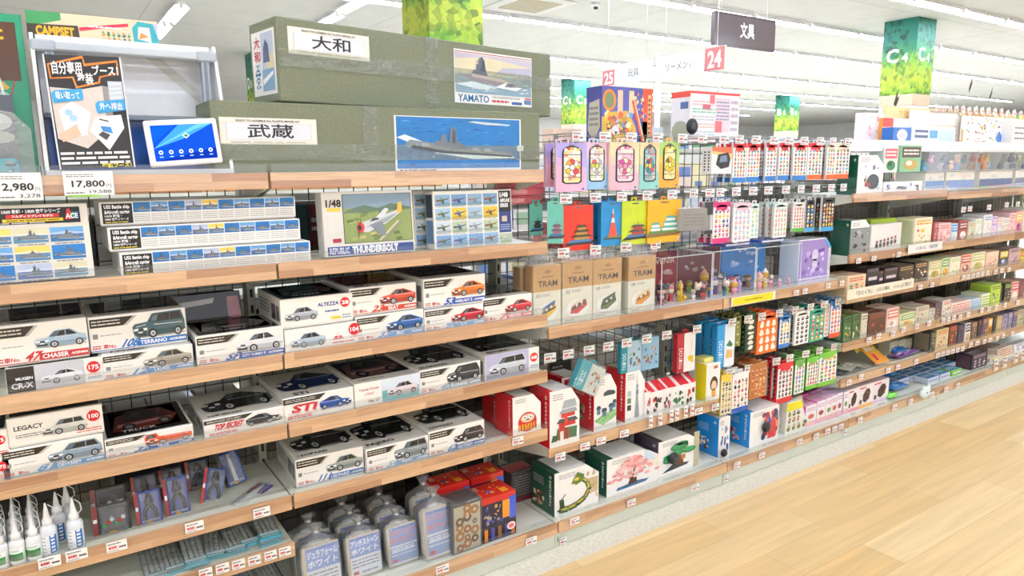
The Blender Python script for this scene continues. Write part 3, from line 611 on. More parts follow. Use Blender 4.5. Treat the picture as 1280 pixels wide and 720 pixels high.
Q.poly([(.18, .34), (.2, .22), (.34, .2), (.62, .38), (.86, .62), (.82, .66), (.5, .52), (.26, .42)], '#c9ced2', 6); Q.poly([(.3, .3), (.62, .4), (.8, .6), (.5, .44)], '#9aa1a8', 7); Q.poly([(.36, .36), (.52, .12), (.6, .12), (.56, .42)], '#7e868e', 8); Q.poly([(.44, .48), (.6, .7), (.66, .68), (.58, .52)], '#d9dde0', 8); Q.poly([(.78, .58), (.8, .8), (.86, .82), (.86, .62)], '#e3b23a', 8); Q.ell(.23, .31, .055, .11, '#d03a34', 8); Q.ell(.215, .31, .03, .06, '#2a2a2a', 9); Q.line(.19, .12, .24, .52, .0015, '#222', 9); Q.poly([(.36, .42), (.42, .5), (.5, .5), (.5, .46)], '#3a4248', 9)
g.build('lid', t); g = G(); g.box(.003, w-.003, .06, .066, .003, h-.003, '#cac6bb', 'card'); g.build('tray', t)
x0, w, h = slot(544, 641, 243, z, .08); h = .179
for i, (lab, dx, dy) in enumerate([('front box covered in small aeroplane pictures beside clear shelf guard', 0, 0), ('second aeroplane picture box behind the front one', -.034, .07), ('rearmost of three aeroplane picture boxes, mostly hidden', -.054, .14)]):
    t = thing('aircraft_kit_box', lab, 'model kit', (x0+dx, .08+dy, z+.003), (-.04, 0, 0), 'aeroplane picture boxes')
    g = G(); g.box(0, w, 0, .055, 0, h, '#f0eee8', 'card'); F = front(g, 0, w, 0, 0, h)
    for r in range(4):
        for c in range(4): Q = F.sub(.02+c*.2, .04+(3-r)*.235, .205+c*.2, .235+(3-r)*.235, 1); art_plane(Q, r*5+c*3); F.bars(.03+c*.2, .015+(3-r)*.235, .19+c*.2, .035+(3-r)*.235, 1, '#999', c, .6)
    F.rect(.825, .6, .985, .98, '#17171a', 1); F.text('1/48', .84, .86, .95, .95, '#fff', .04, 2); F.text('AIRPLANE', .84, .77, .97, .84, '#fff', .03, 2); F.text('SERIES', .84, .68, .95, .75, '#fff', .03, 2); F.rect(.825, .22, .985, .6, '#2b3f7a', 1); F.rect(.86, .42, .93, .52, '#c9b8a8', 2); F.bars(.84, .26, .97, .38, 3, '#9fb0d8', 3, .5, 2); art_plane(F.sub(.825, .03, .985, .2, 1), 7)
    S = leftf(g, 0, 0, .055, 0, h); S.rect(.1, .55, .9, .95, '#2a3048', 1); S.rect(.1, .1, .9, .5, '#6a8ab0', 1)
    g.build('lid', t); g = G(); g.box(.003, w-.003, .055, .061, .003, h-.003, '#cac6bb', 'card'); g.build('tray', t)

# ------------------------------------------------------------------ top shelf: olive battleship boxes
def price_small(pan, big='', small=''): pass
zt = Z_TOP+ZT+.001
def olive(label, loc, rot, L, d, h, kanji, kind):
    t = thing('battleship_kit_box', label, 'model kit', loc, rot)
    g = G(); g.box(0, L, 0, d, 0, h, '#747a62', 'olive', .003); g.build('carton', t)
    g = G(); a0, a1, b0, b1 = (.03, .27, .58, .9) if kind == 'y' else (.02, .265, .42, .78)
    e = -.0008; g.box(L*a0, L*a1, e, -.0001, h*b0, h*b1, '#efe9dd', 'card', 0); F = front(g, L*a0, L*a1, e, h*b0, h*b1)
    F.rect(.06, .17, .94, .8, '#cfd0d4', 1); F.rect(.067, .185, .933, .785, '#e2e3ea', 2); F.text('READY TO ASSEMBLE ALL PLASTIC MODEL KIT', .16, .85, .82, .93, '#3a342c', .02, 2); F.bars(.1, .06, .9, .12, 1, '#9a9488', 3, .5); F.text(kanji, .27, .24, .75, .77, '#1c1c20', .014, 3)
    tag(g.build('title_label', t), 'cream title label lettered in black brush characters', None)
    g = G(); a0, a1, b0, b1 = (.57, .905, .13, .9) if kind == 'y' else (.49, .925, .0, .88)
    g.box(L*a0, L*a1, e, -.0001, h*b0, h*b1, '#f0efea', 'card', 0); F = front(g, L*a0, L*a1, e, h*b0, h*b1)
    if kind == 'y':
        F.rect(.01, .955, .99, .97, '#a83a44', 1); F.text('YAMATO', .035, .03, .42, .17, '#1c6a98', .02, 2); F.text('1/350 SCALE JAPANESE BATTLESHIP', .46, .12, .83, .17, '#555', .01, 2); F.bars(.46, .05, .68, .1, 1, '#c03a44', 4, .8); F.rect(.72, .03, .86, .085, '#2c5a9c', 1); F.rect(.89, .05, .99, .14, '#5a7fa8', 1); F.rect(.9, .15, .99, .18, '#c03a44', 1)
        Q = F.sub(.01, .2, .99, .94, 1); Q.rect(0, 0, 1, 1, '#c9c3b8', 0); Q.poly([(0, .5), (0, 1), (1, 1), (1, .5)], '#d8cfae', 1); Q.poly([(.0, .85), (.4, .95), (1, .8), (1, 1), (0, 1)], '#c2bccb', 2); Q.poly([(.5, .55), (1, .5), (1, .8), (.6, .72)], '#b4b4c8', 2); Q.rect(0, 0, 1, .48, '#86a4b4', 2)
        rr = random.Random(5)
        for i in range(40): a, b = rr.uniform(0, .9), rr.uniform(.02, .44); Q.poly([(a, b), (a+rr.uniform(.05, .16), b+.02), (a+.06, b+.05)], rr.choice(['#a9c3cc', '#d9e4e6', '#6b8fa4', '#7f9fae', '#eef2f2']), 3+i*.02)
        Q.poly([(.06, .44), (.2, .5), (.56, .44), (.8, .3), (.74, .22), (.5, .24), (.2, .32)], '#868088', 5); Q.poly([(.2, .5), (.56, .44), (.76, .32), (.5, .36), (.2, .42)], '#b3a898', 6); Q.poly([(.2, .5), (.22, .6), (.25, .6), (.255, .74), (.28, .76), (.29, .9), (.33, .95), (.36, .86), (.37, .7), (.385, .56), (.4, .46)], '#58616e', 7); Q.poly([(.3, .6), (.34, .88), (.36, .8), (.36, .55)], '#3f4854', 8); Q.line(.25, .82, .36, .84, .0015, '#3f4854', 8); Q.poly([(.66, .3), (.72, .33), (.76, .31), (.7, .22)], '#5d646c', 8); Q.poly([(.5, .2), (.66, .36), (.62, .22), (.86, .24), (.78, .14)], '#f2f4f4', 8); Q.poly([(.0, .2), (.2, .3), (.5, .2), (.3, .1)], '#cddbdf', 7)
        Sg = G(); Sg.box(-.0008, -.0001, d*.08, d*.92, h*.1, h*.88, '#eeece6', 'card', 0); S = leftf(Sg, -.0008, d*.08, d*.92, h*.1, h*.88); S.rect(.42, .06, .94, .96, '#b9c3d4', 1); S.rect(.42, .06, .94, .4, '#7ba0bd', 2); S.rect(.62, .4, .94, .62, '#d9cfa8', 2); S.poly([(.5, .5), (.52, .72), (.62, .86), (.74, .76), (.78, .5)], '#4a5a78', 3); S.poly([(.45, .15), (.9, .3), (.9, .36), (.45, .24)], '#e9eef0', 3); S.text('大', .1, .74, .38, .92, '#c02a38', .012, 2); S.text('和', .1, .53, .38, .7, '#c02a38', .012, 2)
        for i, c in enumerate('YAMATO'): S.text(c, .12, .44-i*.065, .34, .49-i*.065, '#1c6a98', .03, 2)
        tag(Sg.build('end_label', t), 'white end label with a ship picture', None)
    else:
        Q = F.sub(.012, .08, .988, .985, 1); art_sea = '#1f74b8'; Q.rect(0, 0, 1, 1, art_sea, 0); rr = random.Random(9)
        for i in range(80): a, b = rr.uniform(0, .9), rr.uniform(.02, .96); Q.poly([(a, b), (a+rr.uniform(.03, .1), b+.012), (a+.04, b+.03)], rr.choice(['#2f8ccc', '#155a98', '#49a0d8', '#1b68aa', '#114a80']), 1+i*.01)
        Q.poly([(.0, .6), (.1, .5), (.3, .3), (.6, .18), (.96, .2), (.9, .3), (.3, .42), (.06, .66)], '#dbe9f0', 3); Q.poly([(.06, .5), (.1, .4), (.34, .3), (.93, .22), (.94, .3), (.5, .42), (.1, .56)], '#7c858c', 4); Q.poly([(.1, .4), (.34, .3), (.93, .22), (.93, .25), (.36, .35), (.12, .46)], '#474f57', 5)
        Q.poly([(.28, .46), (.3, .56), (.33, .54), (.34, .66), (.37, .68), (.385, .52), (.4, .52), (.41, .76), (.43, .84), (.455, .78), (.46, .55), (.52, .46), (.54, .38)], '#6b737b', 6); Q.poly([(.42, .5), (.43, .8), (.45, .74), (.45, .5)], '#4c545c', 7)
        for a in (.18, .58, .68): Q.poly([(a, .44-(a-.18)*.2), (a+.01, .5-(a-.18)*.2), (a+.06, .49-(a-.18)*.2), (a+.07, .42-(a-.18)*.2)], '#949ca2', 7)
        Q.poly([(.55, .93), (.7, .88), (.9, .87), (.92, .9), (.6, .95)], '#b9cdd8', 3)
        F.text('BATTLESHIP', .03, .015, .3, .06, '#333', .03, 2)
        F.rect(.965, .4, 1.02, .5, '#f4f4f2', 3)
    g.build('picture_label', t)
    g = G(); tx = L*(.46 if kind == 'y' else .395); g.box(tx, tx+.05, -.0022, -.0012, -.0003, h, '#fff', 'tape', 0); g.box(tx, tx+.05, -.0022, d, h+.0004, h+.0012, '#fff', 'tape', 0); zz = h*(.42 if kind == 'y' else .2); g.box(.002, L, -.0032, -.0024, zz, zz+.045, '#fff', 'tape', 0)
    tag(g.build('packing_tape', t), 'shiny clear packing tape', None)
olive('lower olive battleship kit box lying flush along the top shelf', (-1.03, .085, zt), 0, 1.03, .24, .19, '武蔵', 'm')
olive('upper olive battleship kit box set askew on the lower one', (-.849, .088, zt+.194), .164, 1.038, .17, .217, '大和', 'y')
# ------------------------------------------------------------------ paint booth and neighbours on the top shelf
x0 = XP(58, .075, zt); x1 = XP(293, .075, zt); w = x1-x0; bx = x0
t = thing('paint_booth', 'white model painting booth with grey frame and blue interior', 'paint booth', (x0, .075, zt))
g = G(); g.box(0, w, 0, .25, 0, .012, '#eef0f2', 'gloss'); g.box(0, w, -.002, .006, 0, .018, '#d9dcdf', 'gloss'); g.build('base_tray', t)
g = G(); g.box(.012, w-.012, .13, .136, .012, .15, '#1f4f9a', 'gloss', 0); g.build('blue_panel', t)
g = G(); g.box(.012, w-.012, .19, .2, .15, .325, '#f0f2f4', 'gloss', 0); g.box(.012, w-.012, .13, .2, .15, .154, '#eceef0', 'gloss', 0)
P = front(g, .012, w-.012, .19, .154, .325, mat='gloss'); P.rect(.0, .5, .22, 1, '#dfe5ec', 0); P.poly([(.58, .97), (.68, .97), (1, .3), (1, .12)], '#d9d9d2', 1); g.build('back_panel', t)
for s in (0, 1):
    g = G(); a = 0 if not s else w-.008; Q = [(-.0, .012), (.25, .012), (.25, .335), (.11, .335)]
    g.add([(a, y, z) for y, z in Q]+[(a+.008, y, z) for y, z in Q], [(3, 2, 1, 0), (4, 5, 6, 7)]+[(i, (i+1) % 4, (i+1) % 4+4, i+4) for i in range(4)], '#f1f2f4', 'gloss'); g.build('side_wall', t)
    g = G(); a = .026 if not s else w-.04; g.box(a, a+.02, .1, .125, .15, .315, '#a3abb3', 'metal'); g.box(a+.006, a+.014, .098, .1, .12, .295, '#7d868f', 'metal', 0); g.build('frame_post', t)
g = G(); g.box(.0, w, .098, .128, .297, .317, '#c9d0d6', 'plastic', .003); 
for a in (.0, w-.05): g.box(a, a+.05, .094, .13, .293, .32, '#b4bcc4', 'plastic', .004)
g.build('frame_bar', t)
g = G(); g.box(.012, w-.012, .13, .25, .319, .335, '#f3f4f6', 'gloss'); P = topf(g, .012, w-.012, .13, .25, .335); g.build('hood', t)
g = G(); g.box(.012, w-.012, .1, .13, .14, .153, '#7f8890', 'plastic', .002); g.build('frame_rail', t)
# poster
px0 = XP(75, .062, zt+.015); px1 = XP(170, .062, zt+.015)
t = thing('paint_booth_poster', 'black poster about a spray booth propped against the white booth', 'poster', (px0, .064, zt+.019), (-.06, -.03, 0)); w2 = px1-px0; h2 = .255
g = G(); g.box(0, w2, 0, .0015, 0, h2, '#2b2a2b', 'card', 0); F = front(g, 0, w2, 0, 0, h2)
F.rect(0, 0, .02, 1, '#eee', 1); F.rect(.98, 0, 1, 1, '#eee', 1)
F.poly([(.05, .79), (.04, .92), (.5, 1.0), (.52, .93), (.95, .97), (.95, .85), (.7, .81), (.68, .76), (.36, .71), (.33, .8)], '#e8842a', 2); F.poly([(.07, .8), (.06, .91), (.49, .975), (.5, .905), (.93, .95), (.93, .86), (.68, .82), (.66, .775), (.38, .73), (.35, .815)], '#1b1a1b', 3)
F.text('自分専用', .09, .83, .47, .945, '#fff', .02, 4); F.text('塗装', .39, .745, .6, .85, '#fff', .02, 4); F.text('ブース！', .6, .83, .94, .92, '#fff', .025, 4)
F.poly([(.03, .72), (.4, .7), (.72, .74), (.72, .35), (.4, .18), (.04, .27)], '#d9cfc6', 1); F.poly([(.7, .74), (.78, .73), (.8, .4), (.7, .4)], '#9a9490', 1.5); F.rect(.78, .6, .97, .78, '#c9d2dc', 2)
for i in range(4): F.line(.79, .63+i*.04, .95, .64+i*.04, .002, '#f4f6f8', 3)
F.poly([(.1, .52), (.28, .6), (.5, .5), (.42, .3), (.15, .28)], '#f4f4f6', 2); F.poly([(.04, .3), (.3, .4), (.34, .3), (.1, .24)], '#e5bfa4', 3); F.ell(.27, .45, .05, .03, '#a9d4ea', 3); F.ell(.22, .5, .05, .03, '#a9d4ea', 3)
F.poly([(.46, .34), (.56, .46), (.9, .48), (.92, .36), (.68, .16)], '#fdfdfd', 4); F.poly([(.6, .38), (.63, .33), (.76, .31), (.74, .37)], '#3f8fd0', 5); F.poly([(.56, .3), (.62, .33), (.72, .3), (.66, .25)], '#444', 5); F.line(.6, .44, .72, .42, .003, '#333', 5)
for a, b, s in ((.06, .61, '吸い取って'), (.6, .52, '外へ排出')): F.poly([(a-.02, b), (a, b-.03), (a+.36, b), (a+.38, b+.02), (a+.37, b+.1), (a+.02, b+.08), (a-.02, b+.06)], '#3aa2da', 6); F.text(s, a+.03, b+.005, a+.33, b+.07, '#fff', .015, 7)
F.bars(.04, .03, .94, .16, 3, '#eee', 2, .5, 4); F.text('塗装ブース！', .55, .0, .95, .045, '#f0e23a', .03, 5)
g.build('sheet', t)
# tablet frame
t = thing('digital_frame', 'white framed tablet with blue screen at the booth corner', 'tablet', (XP(190, .05, zt+.012), .058, zt+.022), (-.1, -.07, .0)); wt = XP(281, .05, zt)-XP(190, .05, zt); ht = .112
g = G(); g.box(0, wt, 0, .012, 0, ht, '#f6f6f8', 'gloss', .004); g.build('bezel', t)
g = G(); S = front(g, .013, wt-.011, 0, .013, ht-.013, mat='screen'); S.rect(0, 0, 1, 1, '#1348b8', 0); S.poly([(0, .0), (1, .3), (1, .0)], '#0c2f96', 1); S.poly([(0, .35), (.5, .6), (1, 1), (.45, 1)], '#3f8fe0', 1); S.poly([(0, .35), (.7, .85), (1, 1), (.75, 1)], '#62b0f0', 2); S.poly([(0, 1), (.4, 1), (0, .5)], '#0f55c4', 1.5)
S.poly([(.48, .68), (.54, .76), (.6, .68), (.54, .6)], '#dfe9c9', 3); S.poly([(.5, .68), (.54, .735), (.58, .68), (.54, .63)], '#3f7a6a', 4)
for i in range(6): S.ell(.1+i*.16, .24, .035, .06, '#dfe9ff', 3); S.ell(.1+i*.16, .24, .018, .03, '#2a5ad0', 4); S.rect(.07+i*.16, .1, .13+i*.16, .125, '#a9c4ff', 3)
g.build('screen', t)
# camping toy box
z1 = zt; X0 = XP(36, .335, 1.66); t = thing('toy_box', 'peach camping toy box with yellow lettering behind the booth', 'toy box', (X0, .335, z1)); w = XP(199, .335, 1.68)-X0; h = ZP(12, X0, .335)-z1
g = G(); g.box(0, w, 0, .1, 0, h, '#f1d3ae', 'card'); F = front(g, 0, w, 0, 0, h); b = 1-.07/h
F.poly([(0, b+.3*(1-b)), (.05, b+.5*(1-b)), (.25, b+.75*(1-b)), (.25, 1), (0, 1)], '#3f9a58', 1); F.poly([(.0, b+.0*(1-b)), (.38, b+.1*(1-b)), (.37, b+.6*(1-b)), (.0, b+.55*(1-b))], '#3d3328', 2); F.text('CAMPSET', .06, b+.16*(1-b), .34, b+.52*(1-b), '#f0b428', .05, 3)
F.poly([(.38, b+.42*(1-b)), (.6, b+.62*(1-b)), (.76, b+.72*(1-b)), (.76, b+.84*(1-b)), (.6, b+.72*(1-b)), (.38, b+.55*(1-b))], '#d02f48', 2); F.bars(.44, b+.58*(1-b), .7, b+.66*(1-b), 1, '#fff', 2, .7, 3)
F.poly([(.8, b+.0), (.79, b+.7*(1-b)), (.84, b+.95*(1-b)), (.96, b+.9*(1-b)), (1, b+.3*(1-b)), (.97, b)], '#39a6ac', 2); F.poly([(.83, b+.3*(1-b)), (.84, b+.75*(1-b)), (.93, b+.75*(1-b)), (.94, b+.2*(1-b))], '#e0ded0', 3); F.poly([(.84, b+.3*(1-b)), (.86, b+.55*(1-b)), (.92, b+.4*(1-b))], '#e08a3a', 4); F.rect(.955, b, 1, b+.9*(1-b), '#b9b4d8', 1)
icons(F.sub(.54, b-.02, .78, b+.5*(1-b), 1), 6, 3, ['#3a8a5a', '#e08a3a', '#2f6f60', '#d8a04a'], 3); F.rect(0, b-.3, 1, b-.06*(1-b), '#f4f2f0', 1); F.text('10', .55, b-.1, .6, b-.03, '#c8323a', .03, 2, True); F.bars(.15, b-.1, .35, b-.03, 1, '#c8323a', 3, .8, 2)
g.build('carton', t)
t = thing('toy_box', 'tall teal camping toy box standing at the far left', 'toy box', (-1.69, .3, zt), (0, 0, .0)); w = XP(40, .3, 1.5)+1.69; h = ZP(10, -1.55, .3)-zt
g = G(); g.box(0, w, 0, .06, 0, h, '#2a9a72', 'gloss'); F = front(g, 0, w, 0, 0, h, mat='gloss'); F.rect(0, .1, .3, 1, '#1fa07a', 1); F.text('10', .06, .86, .16, .9, '#fff', .02, 2); icons(F.sub(.3, .15, .9, .6, 1), 3, 7, ['#e08a3a', '#1f6a50', '#d8b04a', '#3ab08a'], 5); F.rect(.6, .6, .95, .95, '#5a3a2a', 1); F.text('C', .64, .84, .86, .91, '#f0b428', .03, 2); F.line(.7, .1, .9, .6, .003, '#c8323a', 2); g.build('carton', t)
t = thing('toy_box', 'peach toy box edge cut off by the left picture border', 'toy box', (-1.83, .33, zt)); g = G(); g.box(0, .125, 0, .06, 0, .34, '#f1d3ae', 'card'); F = front(g, 0, .125, 0, 0, .34); F.rect(.0, .55, 1, .75, '#e08a3a', 1); F.poly([(0, .75), (1, .8), (1, 1), (0, .95)], '#c8553a', 1); g.build('carton', t)
t = thing('power_cord', 'white cord hanging down in front of the teal box', 'cord', (0, 0, 0)); g = G(); g.tube([(-1.56, .27, 1.78), (-1.53, .25, 1.7), (-1.5, .22, 1.62), (-1.46, .2, 1.56), (-1.445, .25, 1.45), (-1.445, .3, 1.34)], .003, '#f4f4f2', 'plastic', 6); g.build('cable', t)
t = thing('clear_case', 'clear rounded plastic toy case with turquoise contents', 'toy', (-1.65, .09, zt)); wq = XP(46, .09, zt)+1.65
g = G(); g.prism([(0, 0), (wq, 0), (wq, .11), (wq-.03, .145), (wq-.08, .155), (0, .155)], 0, .07, '#fff', 'bag'); g.build('shell', t)
g = G(); g.box(.02, wq-.03, .015, .05, .004, .045, '#4fb8c0', 'gloss', .006); P = front(g, .02, wq-.03, .015, .004, .045); icons(P.sub(.0, .1, 1, .9), 6, 2, ['#1f5a6a', '#2f8a94', '#123a44'], 4); g.build('contents', t)
g = G(); g.box(.03, .1, .02, .05, .048, .13, '#c9cfd4', 'bag', .01); g.build('bottle', t)
t = thing('toy_card', 'grey card with a white round figure behind the clear case', 'card', (-1.65, .18, zt)); g = G(); wq2 = XP(17, .18, 1.5)+1.65; g.box(0, wq2, 0, .004, 0, .19, '#5b5f66', 'card', 0); P = front(g, 0, wq2, 0, 0, .19); P.ell(.75, .68, .22, .12, '#f2f0ea', 1); P.ell(.8, .5, .18, .08, '#e9e6da', 1); g.build('sheet', t)

# ------------------------------------------------------------------ price cards
def card_art(F, seed, big=None, small=None):
    if big:
        F.bars(.06, .74, .6, .9, 2, '#8a8a8a', seed, .45, 1); F.text(big, .16, .3, .82, .62, '#222', .02, 2); F.text('円', .84, .3, .95, .46, '#777', .0, 2); F.text(small, .5, .06, .94, .22, '#555', .01, 2); F.bars(.04, .06, .4, .16, 1, '#777', seed+1, .5, 2)
    else:
        F.bars(.06, .68, .7, .9, 1, '#8a8a8a', seed, .6); F.bars(.1, .28, .5, .6, 1, '#d0454a', seed+2, .8); F.bars(.6, .25, .94, .5, 1, '#555', seed+5, .7); F.bars(.06, .06, .6, .2, 1, '#777', seed+3, .5)
_pc = {}
def price_card(px, py, Y, label, grp, w=.045, h=.027, big=None, small=None, col='#faf9f6', rot=0):
    zg = CZ
    for _ in range(4): X = XP(px, Y, zg); zg = ZP(py, X, Y)
    key = (round(w, 3), round(h, 3), big, col)
    if key in _pc and not big:
        o = _pc[key].copy(); COL.objects.link(o); o.location = (X-w/2, Y-.0012, zg-h/2)
    else:
        g = G(); g.box(0, w, -.0012, 0, 0, h, col, 'card', 0); F = front(g, 0, w, -.0012, 0, h); card_art(F, int(px), big, small)
        if big and '17' in big: F.rect(.05, -.06, .7, .02, '#8cc63f', 1)
        o = g.build('shelf_price_card', None, (X-w/2, Y-.0012, zg-h/2)); _pc[key] = o
    o.rotation_euler = (0, rot, 0)
    return tag(o, label, 'price card', grp)
price_card(23, 233, .05, 'large price card reading 2,980 under the clear toy case', 'large price cards', .088, .06, '2,980', '3,278')
price_card(111, 229, .05, 'large price card reading 17,800 under the paint booth', 'large price cards', .1, .055, '17,800', '19,580')
def cards(lst, Y, where, w=.045, h=.027, col='#faf9f6'):
    for i, (a, b) in enumerate(lst): price_card(a, b, Y, '%s price card from the left on %s' % (nth(i), where), 'small price cards on '+where, w, h, col=col)
FB = FY-.006
cards([(62, 702), (96, 693), (146, 682), (243, 658), (327, 640)], FB, 'the leftmost fifth shelf front')
cards([(257, 716), (278, 710), (298, 705), (318, 700), (338, 694), (356, 689)], FB, 'the leftmost sixth shelf front', .033)
cards([(647, 551)], FB, 'the shelf front below the doll-face box')
cards([(553, 711), (664, 676)], -.026, 'the deck front below the plaster bags')

# ------------------------------------------------------------------ glue bottles (fifth shelf, left)
zd = Z5+ZT+.001
def bottle_proto(kind):
    t = thing('glue_bottle', 'x', 'bottle', (0, 0, 0)); g = G(); r = .0165 if kind == 'g' else .018; h = .062 if kind == 'g' else .078
    g.lathe([(r*.9, 0), (r, .003), (r, h*.85), (r*.9, h*.93), (r*.55, h)], 0, 0, 0, '#e9ebea' if kind == 'g' else '#e3e8ec', 'gloss', 18); g.build('bottle', t)
    g = G(); n = 18; lo, hi = h*.12, h*.7; col = '#f4f6f4'
    A = [(r*1.015*math.cos(PI+.25+i*(PI-.5)/n), r*1.015*math.sin(PI+.25+i*(PI-.5)/n)) for i in range(n+1)]
    def band(z0, z1, c, a, b, k=1.0): 
        for i in range(a, b): g.add([(A[i][0]*k, A[i][1]*k, z0), (A[i+1][0]*k, A[i+1][1]*k, z0), (A[i+1][0]*k, A[i+1][1]*k, z1), (A[i][0]*k, A[i][1]*k, z1)], [(0, 1, 2, 3)], c, 'card')
    band(lo, hi, col, 0, n); m = 1.012
    if kind == 'g':
        band(lo+.006, lo+.024, '#2f8a3a', 1, n-1, m); band(lo+.009, lo+.02, '#1f5a28', 6, 12, m*1.01); band(hi-.008, hi-.003, '#c9d9c9', 2, n-4, m)
    else:
        band(lo, hi, '#2a78c0', n-6, n, m)
        for q in range(5): band(lo+.004+q*.009, lo+.009+q*.009, '#f4f6f8', n-5, n-2, m*1.01); band(lo+.003+q*.009, lo+.006+q*.009, '#b9c4cc', 2, 9, m)
    g.build('label', t)
    g = G(); g.lathe([(r*.62, h), (r*.64, h+.012), (r*.5, h+.016), (r*.42, h+.018), (r*.12, h+.052), (r*.1, h+.054)], 0, 0, 0, '#f4f5f4', 'plastic', 14); cap = g.build('nozzle', t)
    g = G(); g.tube([(r*.5, 0, h+.012), (r*1.1, 0, h+.022), (r*1.0, 0, h+.04), (r*.3, 0, h+.05)], .0011, '#f4f5f4', 'plastic', 5); g.build('cap_strap', t)
    return t
gb = bottle_proto('g'); bb = bottle_proto('b')
spots = [('g', 0, 0), ('g', 22, 0), ('g', 43, 0), ('g', -4, 1), ('g', 15, 1), ('g', 36, 1), ('g', -10, 2), ('g', 9, 2), ('g', 30, 2)]
BG, GK = [], 'glue bottles with green labels'
def place_bottles(proto, pts, what, grp):
    first = True
    for px, yy, lab, rz in pts:
        X = XP(px, .072+yy, zd); loc = (X, .072+yy, zd)
        if first: proto.location = loc; proto.rotation_euler = (0, 0, rz); proto['label'] = lab; proto['group'] = grp; first = False
        else: dup(proto, loc, rz, lab, grp)
rows = ['front row', 'second row', 'third row', 'fourth row']
pts = []
for j in range(4):
    for i in range(3): pts.append((3+i*21-j*1.0, j*.044, '%s white nozzled glue bottle with green label from the left, %s' % (nth(i), rows[j]), .1*((i+j) % 3)-.6))
place_bottles(gb, pts, '', GK)
place_bottles(bb, [(97, .0, 'tall glue bottle with blue label, rightmost in the front row', -.5), (64, .004, 'glue bottle with blue label beside the green labelled ones', -.4), (76, .06, 'blue labelled glue bottle standing just behind the front ones', -.6), (88, .1, 'rearmost blue labelled glue bottle by the tool packs', -.3)], '', 'glue bottles with blue labels')

# ------------------------------------------------------------------ tool packs
def tool_pack(label, px, Y, z, w, h, col, side, tool, lean=.45, rot=0, roll=0, grp='tool packs on the fifth shelf'):
    X = XP(px, Y, z); t = thing('tool_pack', label, 'tool pack', (X, Y, z), (-lean, roll, rot), grp)
    g = G(); g.box(0, w, .012, .0135, 0, h, col, 'gloss', 0); F = front(g, 0, w, .012, 0, h, mat='gloss'); F.rect(0, 0, .14, 1, side, 1); F.bars(.02, .2, .12, .8, 1, '#fff', 3, .2, 2); F.bars(.2, .04, .9, .12, 2, '#dde4f0', 4, .4); F.rect(.4, .02, .6, .08, '#e8b020', 2); g.build('backing_card', t)
    g = G()
    if tool == 'pliers':
        for s in (-1, 1): g.tube([(w*.55+s*.002, .006, h*.9), (w*.55+s*.008, .006, h*.66), (w*.55, .006, h*.6), (w*.55-s*.013, .006, h*.38), (w*.55-s*.014, .006, h*.12)], [.003, .005, .006, .005, .005], '#15161a', 'plastic', 7)
        g.lathe([(.007, -.002), (.007, .002)], w*.55, .003, h*.6, '#777', 'metal', 10)
    elif tool == 'knife':
        g.tube([(w*.55, .006, h*.1), (w*.55, .006, h*.6), (w*.55, .006, h*.9)], [.006, .007, .003], '#e4e6ea', 'plastic', 8)
    else:
        g.box(w*.2, w*.9, .002, .011, h*.1, h*.85, '#2f3338', 'plastic', .003); 
        for i in range(6): g.ball((w*(.3+.1*i), .001, h*(.3+.08*(i % 3))), .006, ['#3a8a4a', '#b03a30', '#c8c8c8'][i % 3], 'plastic', 8, 5)
    g.build('tool', t)
    g = G(); g.box(w*.17, w*.95, -.002, .0118, h*.06, h*.95, '#fff', 'film', .003); g.build('blister', t)
    return t
for px, Y, w, h, c, s, tl, rz, rl, lab in [(118, .1, .085, .075, '#23262b', '#8a3030', 'kit', 0, 0, 'clear craft tool pack with green parts, front left'), (116, .2, .085, .08, '#202429', '#8a3030', 'kit', 0, 0, 'dark craft tool pack behind the green one'),
    (172, .1, .062, .085, '#1f3f94', '#a03a34', 'pliers', 0, 0, 'blue nipper pack in front row, nearer the bottles'), (168, .2, .062, .09, '#1b2f6a', '#a03a34', 'pliers', 0, 0, 'blue nipper pack in back row, nearer the bottles'), (209, .11, .06, .1, '#1f3f94', '#a03a34', 'pliers', 0, 0, 'long blue plier pack, second in the front row'), (203, .22, .06, .085, '#1b2f6a', '#a03a34', 'pliers', 0, 0, 'blue plier pack, second in the back row'),
    (236, .24, .06, .085, '#1b2f6a', '#a8402f', 'pliers', 0, 0, 'blue plier pack, third in the back row'), (252, .14, .06, .1, '#23509a', '#c03a34', 'pliers', .1, .35, 'blue plier pack tipped to the right'), (283, .2, .06, .1, '#26489a', '#3a3a40', 'knife', -.2, -.3, 'blue knife pack leaning behind the tipped pack')]:
    tool_pack(lab, px, Y, zd+.002, w, h, c, s, tl, .4, rz, rl)
tool_pack('flat lying long pack of red and purple cutters', 280, .09, zd+.004, .05, .15, '#5a3a94', '#d02f40', 'knife', 1.5, -.9, 0)

